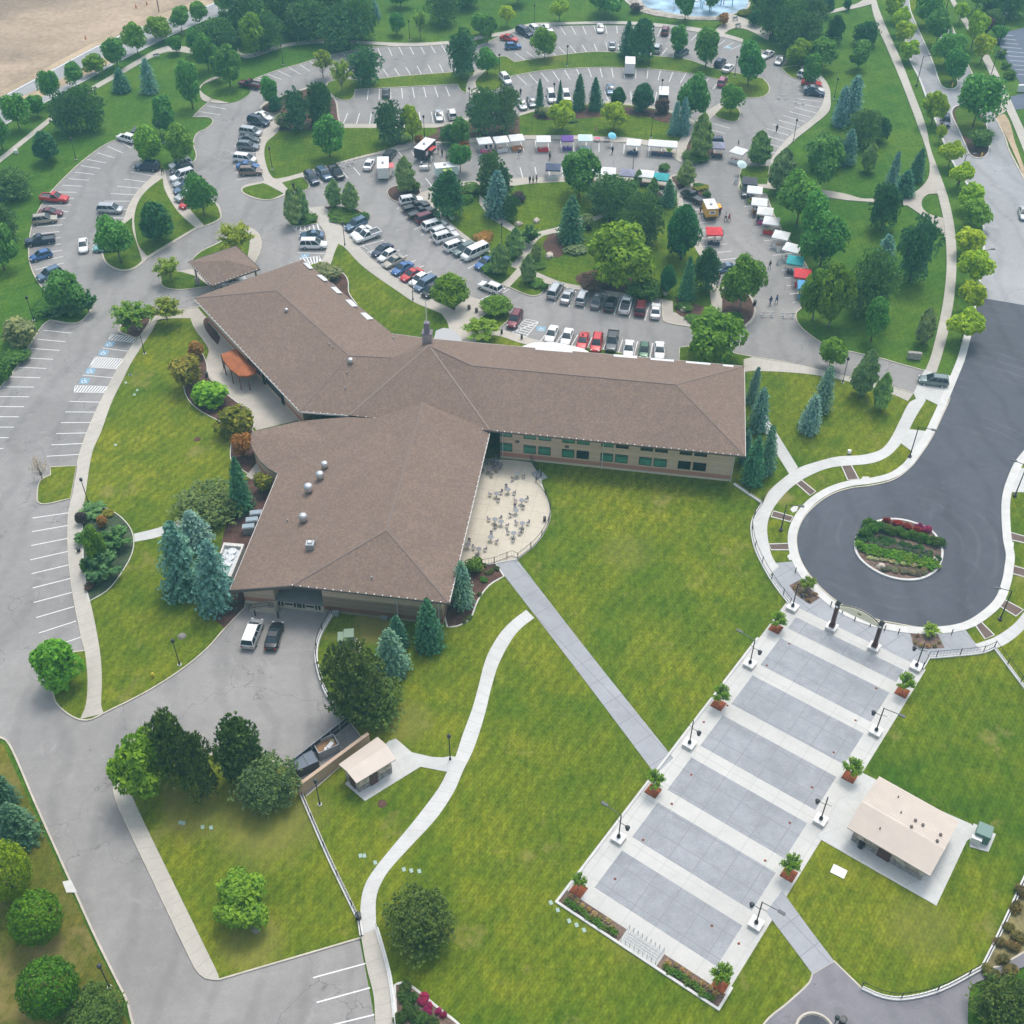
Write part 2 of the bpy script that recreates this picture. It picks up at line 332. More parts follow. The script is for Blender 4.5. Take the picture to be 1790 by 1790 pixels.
# boulevard, cul-de-sac
sheet('boulevard','1560,-60! 1568,0 1577,50 1590,105 1605,135 1618,170 1637,218 1650,252 1668,290 1688,320 1705,350 1716,385 1718,420 1716,460 1709,500 1702,537 1696,575! 1900,600! 1900,500! 1790,312 1764,262 1757,240 1740,205 1728,175! 1701,131 1681,87 1666,50 1646,13 1615,-60!',.045,ASPHR)
sheet('cul_de_sac','1707,519! 1900,552! 1900,640! 1850,700! 1800,780 1778,808 1765,836 1757,861 1754,888 1757,943 1762,970 1760,990 1756,1014 1743,1048 1716,1074 1683,1092 1637,1099 1585,1098 1535,1089 1491,1074 1453,1050 1423,1022 1401,992 1390,962 1389,932 1401,903 1423,878 1453,859 1486,848 1524,843 1560,834 1585,818 1601,799 1623,766 1639,733 1656,695 1671,659 1683,629 1695,585 1702,540!',.055,ASPHN)
KL='1568,0 1577,50 1590,105 1605,135 1618,170 1637,218 1650,252 1668,290 1688,320 1705,350 1716,385 1718,420 1716,460 1709,500 1702,537 1695,585'
ribbon('kerb',curve(KL,.16,False),.4,.18,KERBW,off=.2)
KC='1695,585 1683,629 1671,659 1656,695 1639,733 1623,766 1601,799 1585,818 1560,834 1524,843 1486,848 1453,859 1423,878 1401,903 1389,932 1390,962 1401,992 1423,1022 1453,1050 1491,1074 1535,1089 1585,1098 1637,1099 1683,1092 1716,1074 1743,1048 1756,1014 1760,990 1762,970 1757,943 1754,888 1757,861 1765,836 1778,808 1800,780 1850,700'
ribbon('kerb',curve(KC,.17,False),1.2,.235,KERBW,off=-.30)
ribbon('kerb',curve('1646,13 1666,50 1681,87 1701,131 1728,175! ',.15,False),.3,.16,KERB)
ribbon('kerb',curve('1740,205 1757,240 1764,262 1790,312 1840,420',.15,False),.3,.16,KERB)
sheet('road_median','1588,-40! 1590,12 1603,46 1620,83 1633,115 1642,142 1650,153 1666,155 1674,148 1672,131 1655,90 1640,55 1620,0 1612,-40!',.17,G_WEST,kerb=KERBW,kw=.25)
sheet('road_median','1668,187 1664,200 1675,224 1688,253 1697,271 1710,276 1722,273 1729,261 1728,240 1722,211 1705,190 1685,183',.17,MULCH,kerb=KERBW,kw=.25)
sheet('lawn','1672,190 1670,202 1690,240 1724,238 1718,212 1702,194 1686,187',.19,G_WEST)
sheet('side_lot','1741,58! 1775,52 1900,20! 1900,150! 1786,150! 1766,116 1748,80',.05,ASPHD)
sheet('side_drive','1757,194! 1762,170! 1790,163! 1900,160! 1900,196! 1790,190!',.05,ASPHD)
sheet('apron','1728,172! 1731,190! 1740,205! 1757,195! 1764,176! 1750,158!',.06,CONC)
# long boulevard walk with its curved link
walk('walkway','1522,-30 1524,13 1535,48 1552,87 1574,139 1596,196 1618,257 1625,285 1639,338 1649,381 1653,413 1655,461 1651,511 1643,558 1628,620 1617,648','1531,-30 1532,0 1548,44 1574,102 1596,159 1618,218 1627,260 1643,304 1657,344 1669,401 1672,451 1669,511 1657,582 1647,620 1637,651',.17,CWALK)
sheet('path','1625,285! 1625,300 1621,314 1607,330 1589,341! 1581,349! 1585,358! 1607,373 1629,390 1653,415! 1649,381! 1621,372 1611,355 1621,340 1641,338!',.155,CONC)
sheet('path','1325,317! 1400,326 1476,338 1512,347 1585,342! 1585,359! 1512,352 1476,349 1400,337 1325,327!',.14,CONC)
walk('walkway','1650,-20 1672,20 1697,62 1725,118 1748,168 1770,215 1800,290','1657,-20 1682,20 1710,62 1740,118 1764,168 1790,225 1825,290',.16,CWALK)
sheet('dry_verge','1760,240! 1740,205! 1757,200 1775,250 1800,320! 1800,340! 1782,290',.14,DIRTT)
# paths round the top lots
walk('path','-20,286 0,274 85,206 156,154 199,129 264,91 297,80 352,86 392,95','-20,297 0,284 85,216 156,163 199,138 264,101 297,90 352,97 392,106',.06,CWALK)
sheet('path','371,173! 352,160 354,148 372,140 384,134 376,134! 362,140 350,150 349,163 356,176 380,180! 402,180!',.16,CONC)
walk('path','415,83 425,94 450,90 500,76 561,68 641,72 714,75 792,71 820,66 850,60 885,54 926,41 976,39 1089,37 1202,46 1257,56 1299,68','415,96 430,101 450,97 500,81 561,75 641,77 714,81 792,76 820,71 850,66 890,59 926,45 976,43 1089,42 1202,53 1257,63 1299,74',.15,CWALK)
sheet('path','1245,60! 1258,45 1272,35 1262,25! 1272,22! 1290,28 1307,34 1325,50 1345,62! 1343,70! 1320,58 1300,50 1280,50 1262,62!',.13,CONC)
walk('path','1345,62 1300,45 1290,38','1352,57 1310,37 1296,33',.14,CWALK)
walk('path','1380,20 1401,17 1440,19 1470,13 1500,5 1520,-12','1380,26 1401,23 1440,24 1470,19 1505,12 1526,6',.14,CWALK)
sheet('splash_pad','1090,-20! 1095,2 1120,14 1160,22 1220,30 1262,28 1300,18 1310,5 1300,-30!',.12,plain('splash_blue',(.30,.45,.58),.6,var=.5,scale=.25),kerb=KERB,kw=.6)
sheet('gravel_bed','1110,-20! 1100,8 1150,28 1250,35 1275,28! 1215,28 1160,20 1125,8 1125,-20!',.14,hardmat('pebbles',(.45,.40,.35),.3,.4,seed=20,big=.6))
# east side walk of the ring lot
walk('path','1399,118 1413,124 1432,138 1438,150 1441,168 1432,192 1417,209 1393,227 1374,244 1356,266 1348,278 1345,290','1404,114 1420,119 1436,132 1449,151 1452,170 1449,194 1421,219 1393,241 1374,258 1354,276 1350,290 1348,296',.16,CWALK)
sheet('lawn','1366,119! 1378,116 1398,115 1413,122! 1398,137 1381,133',.15,G_WEST,kerb=KERB)
sheet('lawn','1295,297 1300,290! 1345,290! 1342,322! 1318,322! 1296,325! 1293,310',.15,G_WEST,kerb=KERB)
# ring islands
def isl(s,mat=G_WEST,z=.15,n='lawn'): return sheet(n,s,z,mat,kerb=KERB)
isl('573,145 577,162 596,174 614,173 621,156! 676,153 800,147! 806,158 815,163! 818,148 832,122! 790,126 700,133 666,137 630,140 600,138')
isl('878,98 900,108! 951,100 1026,91 1076,91 1139,97 1202,104 1250,120 1290,128! 1334,137! 1344,150 1342,163 1327,170 1297,168 1278,150! 1250,137 1177,124 1092,118 1026,118 951,123 895,132! 882,145 863,158 833,155! 830,141 845,126 858,112')
sheet('path','815,151 820,136 835,121 832,106! 843,104! 850,118 845,127 832,141 834,155 840,162! 822,164! 815,158',.17,CONC)
isl('1249,201 1262,184 1278,182 1292,192 1293,203 1286,212 1268,210')
sheet('path','1224,200! 1262,178! 1266,184! 1240,210! 1230,220! 1210,250! 1196,276! 1180,273! 1202,244! 1213,219!',.165,CONC)
MID='455,190 466,178 500,165 560,150 578,165 588,177 592,205 596,217! 777,217! 815,207 850,205 908,199! 950,187 1000,181 1062,177 1144,187 1175,194 1218,214! 1228,222! 1200,270 1190,284! 1157,258! 1100,249 1066,247 999,243 916,243 850,246 800,252! 761,250 731,254 697,264 655,270 592,286 536,302 541,325 533,333! 505,333 497,341 471,349 448,347 426,338 423,328 434,322 456,318 463,315! 454,294 448,265 452,243 467,221 480,205!'
isl(MID,CONC,.14,'walkway')
sheet('lawn','487,229! 478,238 467,247 462,264 465,286 473,305 484,312 545,296 624,274 682,259 697,251! 735,243 765,232! 762,223! 700,223.5! 596,223.5! 560,215',.17,G_WEST)
sheet('planting_bed','458,190 468,180 500,167 560,152 576,166 586,178 590,205 594,217! 594,224! 487,229! 492,205 489,196 470,196',.18,MULCH)
sheet('planting_bed','765,232! 762,223! 777,220! 820,212 850,208 908,203! 908,233! 870,238 830,240 790,247 745,246! 735,243!',.18,MULCH)
sheet('lawn','908,202! 950,191 1000,185 1062,181 1144,190 1175,198 1208,218! 1170,268! 1157,249! 1100,240 1066,239 999,236 908,236!',.17,G_WEST)
sheet('planting_bed','935,199 1000,188 1062,184 1144,192 1175,199 1196,215! 1160,214 1130,204 1080,202 1000,208 940,208',.18,MULCH)
sheet('lawn','424,330 436,325 460,320! 468,323 496,338! 471,348 448,345 428,337',.17,G_WEST)
sheet('lawn','493,319! 528,309! 540,325 532,332 507,331',.17,G_WEST)
isl('1196,276! 1202,250 1215,232 1236,222 1242,245 1248,268 1232,279 1215,283!',MULCH,.17,'planting_bed')
# left island with the pear tree and its two walks
sheet('walkway','277,300 255,320 237,340 224,363 216,385 200,402 182,410 178,430 180,450 190,464 214,473 236,469 257,452! 342,400! 357,395! 372,390 385,382 386,371 378,355 350,345! 322,362 302,338 291,314 288,300!',.14,CONC,kerb=KERB)
sheet('lawn','284,311! 288,331 306,363 322,381 341,397! 257,447! 242,428 236,402 235,376 243,350 259,330',.17,G_WEST)
sheet('lawn','221,388! 200,404 184,412 180,430 182,449 192,462 214,471 234,467 248,455! 240,428 232,402 231,380!',.17,G_WEST)
sheet('lawn','333,367! 357,394! 372,388 384,381 384,372 376,356 356,345 336,350!',.17,G_WEST)
# drop-off islands
sheet('walkway','330,462! 350,440 384,423 410,405 432,398 448,404 456,419 455,435 446,456 425,478 380,482! 350,478!',.14,CONC,kerb=KERB)
sheet('lawn','330,461! 350,441 384,424 412,407 430,404 436,415 434,440 424,462 380,470!',.17,G_WEST)
isl('282,488 284,499 295,504 317,506 366,500! 345,483! 313,474 295,477')
sheet('path','313,474! 345,468! 366,500! 345,483!',.18,CONC)
# middle lot islands
isl('508,376 516,365 536,364! 556,388! 553,391! 512,395 505,388')
isl('565,361! 600,361 632,370 642,388 630,392! 603,395! 585,378',MULCH,.15,'planting_bed')
isl('726,322 690,325 678,332 681,345 694,352 712,352 722,348! 736,338!',MULCH,.15,'planting_bed')
isl('834,432! 872,447! 905,467! 900,478 876,497! 855,486 845,478 843,462',G_WEST,.15)
isl('905,470! 940,485! 956,497 950,509 940,516 925,516 893,503! 878,499!',G_WEST,.16)
# central garden
sheet('walkway','722,348! 736,337! 760,331 809,318 836,316 895,312 981,309 1060,306 1120,312 1160,318 1172,309 1186,305 1210,315 1230,329 1234,341 1222,349 1206,342! 1191,338! 1196,368 1209,400 1226,430 1246,470 1250,500! 1300,508 1318,530 1320,548 1310,566 1288,576 1250,575 1210,571 1164,563 1159,556 1158,528! 1130,524 1084,518 1033,510 994,503 953,494 905,470! 872,446 834,431 804,412 768,377',.14,CONC,kerb=KERB)
sheet('lawn','752,348! 770,340 809,325 836,323 880,324 894,325! 940,320 1060,316 1160,326! 1183,332! 1186,370 1200,405 1216,435 1236,470 1240,500 1244,540! 1212,556! 1177,545! 1176,526! 1135,518 1084,511 1020,500 980,492 940,476! 900,460! 860,440 817,413 779,380',.17,G_WEST)
sheet('path','838,340! 848,350 868,372 905,400 920,412 945,404 980,395 1000,382 1040,378 1060,368! 1062,375! 1040,386 1010,393 985,404 950,412 936,424 925,445 916,462 905,470! 893,466! 910,440 914,424 905,412 880,396 855,378 838,356!',.19,CONC)
sheet('path','1108,350! 1135,342 1158,330 1178,318! 1186,330! 1168,338 1146,348 1110,356! ',.19,CONC)
sheet('planting_bed','752,348! 770,341 790,345 812,362 816,378 800,386 779,378',.18,MULCH)
sheet('planting_bed','1178,322! 1174,309! 1188,307 1205,314 1200,325 1186,332!',.19,MULCH)
sheet('planting_bed','1212,331! 1226,329! 1233,340 1222,347 1206,340!',.19,MULCH)
sheet('planting_bed','950,425 975,405 985,440 975,450 955,440',.19,MULCH)
sheet('planting_bed','1010,480 1060,472 1120,490 1140,512 1100,512 1050,505 1012,496',.19,MULCH)
sheet('planting_bed','1181,520! 1210,530 1244,540! 1262,512! 1300,512 1316,530 1317,548 1308,562 1288,572 1250,572 1218,560 1190,552 1181,543',.185,MULCH)
sheet('path','1246,505! 1263,505! 1262,545! 1244,545!',.2,CONC)
# big inner site: everything round the building
SITE='141,1258 118,1247 98,1228 90,1202 80,1170 85,1145! 148,1137! 138,1090 130,1050 124,1010 120,970 119,940 120,900 123,884 131,837 138,799 151,759 167,721 184,686 209,640 226,613 238,592! 226,587 207,579 213,566 240,550 270,543 317,540 346,537! 480,495! 545,462! 563,456 571,435 569,409 559,392 550,374 536,364! 565,361! 580,375 599,400 627,432 656,459 694,488 732,512 758,525! 776,514! 800,506 822,519 838,524 860,528 885,543 893,553 872,574! 891,581 920,590 950,597 1060,612! 1187,636! 1188,607! 1230,603 1288,618 1314,623 1368,632 1423,644 1500,663 1557,676 1597,687!'
sheet('site_lawn',SITE+' 1640,692! 1661,696! 1644,733 1628,766 1606,799 1588,820 1562,838 1524,848 1486,853 1453,864 1425,883 1404,906 1393,934 1394,962 1405,990 1427,1019 1456,1046 1495,1070 1540,1085! 1640,1103! 1716,1079 1749,1048 1763,1014 1768,990 1769,960 1761,888 1764,861 1772,836 1786,808 1810,780! 1930,720! 1930,1650! 1790,1664! 1747,1689! 1717,1694! 1642,1732 1579,1747 1541,1743 1506,1727! 1458,1680! 1420,1702! 1415,1717 1378,1752 1335,1790 1300,1870! 700,1870! 690,1790 682,1710 670,1662 657,1622! 628,1640! 383,1712! 359,1709 343,1694 333,1675 273,1549 211,1417 199,1381 204,1368 216,1356 260,1335 350,1320 450,1322 515,1345! 535,1392! 640,1300! 612,1262! 600,1250 572,1215 556,1170 552,1140 560,1112 578,1078! 578,1064! 430,1044! 427,1062! 392,1099 360,1135 310,1175 250,1212 182,1246 160,1257',.15,G_NEAR,kerb=KERB)
sheet('lawn','140,1256 118,1245 99,1227 91,1202 81,1170 86,1146! 149,1140! 153,1165 156,1190 152,1220 150,1235',.17,G_NEAR)
walk('walkway','536,364 553,376 559,392 569,409 571,435 563,456 556,475','565,361 585,378 598,396 596,415 590,429 585,441 578,462',.18,CWALK)
walk('walkway','572,365 580,375 599,400 627,432 656,459 694,488 732,512 758,525 775,533','590,425 602,432 627,459 656,482 694,508 722,527 745,537 770,545 781,558',.185,CWALK)
sheet('forecourt','752,522! 772,532! 791,541! 822,519! 838,524! 852,547! 837,558! 848,568 872,574! 872,575! 891,581 920,590 952,597! 952,606! 912,600 866,586 840,592 815,610! 770,612! 784,590 783,566 772,548! 745,537!',.19,CONC)
sheet('planting_bed','556,470! 575,468 598,476 608,490 610,512 627,536! 600,515!',.19,MULCH,kerb=KERBW,kw=.15)
sheet('lawn','760,526! 776,515 800,506 822,519! 791,541!',.215,G_WEST,kerb=KERB)
sheet('path','878,497! 905,470! 916,475! 890,502!',.185,CONC)
# west lawn (a different, brighter mow) and the walk beside it
walk('walkway','140,1257 150,1232 153,1190 151,1160 147,1130 138,1090 130,1050 124,1010 120,970 119,940 120,900 123,884 131,837 138,799 151,759 167,721 184,686 209,640 226,613 245,585 263,563 275,545','182,1247 177,1235 178,1190 176,1150 170,1110 162,1070 155,1040 148,1010 145,980 144,950 143,900 147,880 161,791 176,756 196,701 216,661 226,640 251,600 266,578 279,558 304,556 318,545',.18,CWALK)
sheet('planting_bed','209,578 214,567 235,553 262,547! 262,562! 250,580 240,590 226,586',.185,MULCH,kerb=KERB)
sheet('walkway','275,546! 317,541! 346,538! 400,600! 460,655! 540,730! 448,752! 444,745 430,715 405,695 380,672 364,655 360,632 365,612 356,596 340,574 334,560! 333,556! 304,556! 279,558!',.18,CONC)
sheet('planting_bed','358,556 356,568 366,586 381,603! 385,590! 366,556!',.2,MULCH)
sheet('planting_bed','345,612 330,622 321,645 322,681 332,702 352,719 385,737 406,752 404,775 403,800 410,812 470,850! 470,790! 440,750! 444,744 430,716 405,696 380,674 364,657 360,632',.2,MULCH,kerb=KERBW,kw=.12)
sheet('path','452,805! 458,822! 440,838! 430,832!',.22,CONC)
sheet('path','234,933! 275,923 314,909! 320,922! 275,939 235,947!',.18,CWALK if 0 else CNEWP)
sheet('planting_bed','147,885! 165,886 188,889 216,908 232,933 231,966 209,1006 186,1033 155,1051! 150,1020 146,985 145,950 144,900',.185,hardmat('ground_cover',(.07,.10,.05),.3,.35,seed=21,big=.4),kerb=KERBW,kw=.12)
sheet('planting_bed','480,820! 440,835 415,850 400,900 385,960 376,1030 377,1084! 392,1098! 427,1061! 430,1030! 500,860!',.185,MULCH)
# west lot peninsula
isl('88,816! 134,814! 124,871! 78,881 67,878 65,868 70,840 88,830!',G_NEAR,.15)
# service court pavement along the south walk
walk('walkway','222,1352 204,1366 199,1381 204,1400 211,1417 273,1549 333,1675 343,1694 359,1709 380,1713','224,1356 224,1368 226,1376 231,1391 240,1412 287,1510 340,1618 366,1671 380,1700 383,1710',.18,CWALK)
# curvy walk, grey diagonal walk
walk('walkway','920,1066 895,1085 872,1110 850,1150 835,1205 825,1240 807,1289 796,1323 781,1350 769,1374 729,1428 685,1481 656,1517 638,1546 631,1575 630,1606 631,1637','934,1080 912,1097 895,1117 872,1160 858,1205 848,1247 828,1309 810,1346 794,1383 763,1430 718,1479 678,1524 662,1553 657,1575 657,1600 658,1624',.18,CNEW)
walk('walkway','631,1636 641,1691 653,1740 656,1790 660,1870','658,1623 670,1662 682,1711 691,1790 697,1870',.19,CWALK)
walk('walkway','864,983 1000,1160 1146,1354','900,973 1030,1141 1177,1325',.19,CGREY)
walk('walkway','1339,1594 1380,1648 1420,1702','1367,1557 1411,1618 1458,1680',.19,CGREY)
sheet('asphalt_path','1420,1702! 1458,1680! 1480,1702 1506,1727! 1541,1743 1579,1747 1642,1732 1717,1693! 1747,1689! 1790,1664! 1900,1600! 1900,1640! 1790,1690 1720,1712 1695,1730 1695,1870! 1300,1870! 1335,1790 1378,1752 1415,1717',.165,hardmat('asphalt_path',(.235,.225,.245),.12,.08,crack=.2,seed=22))
sheet('dry_ground','1722,1690! 1742,1642! 1790,1538! 1900,1300! 1900,1600! 1790,1662! 1747,1688!',.17,hardmat('dry_weeds',(.27,.23,.10),.35,.3,seed=23,big=.25))
# drive apron, cul-de-sac walks
sheet('apron','1597,687! 1608,663! 1616,646! 1633,651! 1672,659! 1652,702 1645,710! 1618,697! 1606,708!',.19,CNEWP)
walk('walkway','1602,697 1590,703 1574,733 1557,766 1541,785 1519,793 1500,796 1464,798 1431,806 1396,818 1368,837 1344,859 1333,881 1318,905 1314,924 1320,957 1335,990 1344,1006','1619,698 1617,702 1601,728 1579,769 1555,796 1533,807 1515,811 1492,813 1453,817 1420,829 1388,848 1363,873 1347,898 1341,922 1344,951 1348,968 1356,984 1362,990',.19,CNEW)
walk('walkway','1314,648 1368,650 1423,655 1464,662 1557,688 1587,701','1314,624 1368,633 1423,644 1500,664 1557,677 1597,688',.18,CWALK)
sheet('path','1300,628! 1316,624! 1316,648! 1300,650!',.175,CONC)
sheet('path','1330,700! 1344,735! 1360,760! 1395,817! 1380,829! 1362,800! 1352,785! 1340,760 1330,730',.18,CNEWP)
sheet('kerb_pad','1589,750! 1624,754! 1600,793! 1574,774!',.2,CNEWP)
sheet('kerb_pad','1777,818! 1930,818! 1930,862! 1766,860!',.2,CNEWP)
sheet('ramp_patch','1606,770 1610,768 1614,772 1612,778 1607,778',.21,YELP); sheet('ramp_patch','1775,836 1780,834 1784,838 1782,844 1776,843',.21,YELP)
sheet('forecourt','1344,985! 1388,981! 1402,998! 1430,1027 1456,1049 1495,1073 1540,1089 1585,1098 1637,1100 1683,1094! 1700,1118! 1719,1139! 1660,1145 1623,1148! 1612,1168! 1500,1118! 1381,1057! 1372,1045 1355,1022',.185,CGREY)
walk('walkway','1704,1126 1738,1114 1771,1092 1790,1070 1830,1020','1719,1139 1752,1129 1780,1110 1800,1088 1850,1030',.19,CNEW)
for q in ('1471,814! 1482,839! 1501,837! 1488,813!','1392,845! 1416,866! 1426,859! 1401,839!','1348,903! 1382,912! 1386,903! 1352,893!','1344,951! 1381,950! 1382,961! 1348,961!','1701,1087! 1713,1085! 1738,1110! 1722,1117!','1754,1047! 1789,1066! 1776,1077! 1745,1058!','1765,987! 1800,997! 1800,1011! 1765,1001!','1764,930! 1800,940! 1800,951! 1764,943!'):
    sheet('paver_strip',q,.195,PAVER,kerb=KERBW,kw=.18)
sheet('bed','1380,1023! 1409,1008! 1420,1016! 1440,1040! 1416,1056! 1392,1040!',.2,hardmat('bark_bed',(.20,.135,.105),.3,.4,seed=24,big=.8))
sheet('bed','1590,1103! 1637,1105! 1651,1132! 1620,1134! 1597,1128!',.2,MATS['bark_bed'])
# handicap and other kerbside inlets
for q in ('1505,838! 1508,833! 1518,833! 1524,838! 1522,842! 1506,843!','1381,890! 1388,884! 1396,884! 1393,893! 1386,896!','1376,972! 1382,966! 1389,968! 1394,978! 1380,979!','1762,944! 1772,948! 1772,956! 1763,957!','109,1541! 124,1538! 135,1560! 116,1560!'):
    sheet('inlet',q,.205,KERBW)
# patio
sheet('patio','851,803! 895,805 928,809! 937,823! 945,838! 951,860 960,880 962,901 955,923 937,950 905,977! 864,985! 843,987 800,987! 790,1040! 775,1050! 840,800!',.24,CPATIO,kerb=KERBW,kw=.15)
sheet('planting_bed','800,976! 843,988! 866,984! 881,1007! 855,1023 836,1048 821,1082 800,1094 782,1096! 770,1050!',.2,MULCH,kerb=KERBW,kw=.2)
sheet('rough_grass','-150,1300! 5,1300! 60,1420 125,1560 165,1650 200,1720 228,1800 255,1870! -150,1870!',.1,G_DRY)
sheet('planting_bed','690,1722! 700,1718 712,1720 730,1732 770,1765 810,1800 840,1870! 697,1870!',.18,MATS['bark_bed'],kerb=KERBW,kw=.25)
# dark-mown boulevard side strip
# roundabout island
sheet('roundabout_bed','1554,907 1522,915 1500,934 1495,955 1503,975 1527,995 1556,1008 1588,1013 1615,1009 1637,995 1647,972 1644,950 1628,927 1600,914 1577,908',.25,MATS['bark_bed'],kerb=KERBW,kw=.32)
# ---------------------------------------------------------------- plaza in its own metres
PO=at(1363.8,1117); 
PAu=(at(1087.1,1488.4)-PO); PAu.z=0; TT=PAu.length/5; PAu.normalize(); PBv=Vector((-PAu.y,PAu.x,0)); 
if (at(1554,1212.8)-PO).dot(PBv)<0: PBv=-PBv
PW=(at(1554,1212.8)-PO).dot(PBv)
def pz(u,v,z=0): p=PO+PAu*u+PBv*v; return Vector((p.x,p.y,z))
def puv(x,y): d=at(x,y)-PO; return d.dot(PAu),d.dot(PBv)
def pquad(name,u0,u1,v0,v1,z,mat,z0=-.05): return struct(MB().prism([pz(u0,v0),pz(u1,v0),pz(u1,v1),pz(u0,v1)],z0,z).obj(name,mat))
UL=puv(979.5,1581)[0]+.0; U0=puv(1381,1057)[0]; SB=2.25; um=puv(999,1563)[0]; print('planter depth',UL-um)
PANG=math.atan2(PAu.y,PAu.x)
PWHITE=hardmat('plaza_pale',(.565,.555,.525),.07,.06,joint=PW/5,ang=-PANG,jc=.86,seed=30,jw=.09)
PGREY=hardmat('plaza_grey',(.345,.355,.375),.09,.13,joint=PW/5,ang=-PANG,jc=.76,seed=31,big=.15,jw=.09)
pquad('plaza',U0,um,-SB,PW+SB,.2,PWHITE); PL=(puv(1329.8,1164.5)[0]); 
for k in range(6): pquad('plaza_panel',k*TT,k*TT+PL,0,PW,.206,PGREY)
pquad('plaza_panel',puv(1392,1081)[0],-(TT-PL),0,PW,.206,PGREY)
# stair pit and the two planters at the foot
va=PW*.40; vb=PW*.64
struct(MB().prism([pz(um,-SB),pz(UL,-SB),pz(UL,va-.6),pz(um,va-.6)],-.05,.19).obj('planter_bed',MATS['bark_bed']))
struct(MB().prism([pz(um,vb+.4),pz(UL,vb+.4),pz(UL,PW+SB),pz(um,PW+SB)],-.05,.19).obj('planter_bed',MATS['bark_bed']))
pquad('stair_landing',um,UL,va-.6,vb+.4,.19,CNEWP)
for a,b_ in (((U0+8,-SB-.12),(UL+.15,-SB-.12)),((UL+.12,-SB-.25),(UL+.12,PW+SB+.25)),((UL+.15,PW+SB+.12),(um-1,PW+SB+.12))):
    ribbon('edge_kerb',[pz(*a),pz(*b_)],.28,.34,KERBW)
for x,y in ((1174,1407),(1124,1470),(1075,1538),(1244,1730-110),(1291,1651),(1337,1506),(1380,1440),(1208,1356),(1230,1264),(1271,1345-110),(1340,1165),(1379,1127),(1457,1317),(1419,1378),(1495,1261),(1531,1205)):
    u,v=puv(x,y);p=pz(u,v,.212);struct(MB().lathe(p,[(.16,0),(.14,.012)],8).obj('bronze_inlay',MULCHR))
# building 2 slab
sheet('slab','1496,1345! 1530,1362! 1560,1380! 1697,1440! 1711,1452! 1690,1470! 1637,1583! 1427,1463! 1445,1440!',.21,CNEWP)
sheet('slab','1702,1439! 1741,1458! 1728,1489! 1695,1480! 1696,1462!',.22,CNEWP)
sheet('slab','603,1370! 638,1400! 735,1340! 781,1349! 796,1323 775,1324 755,1323! 720,1315! 692,1291! 680,1295!',.2,CNEWP)
sheet('slab','625,1115! 631,1127! 628,1148! 583,1149! 597,1128!',.2,CONC)
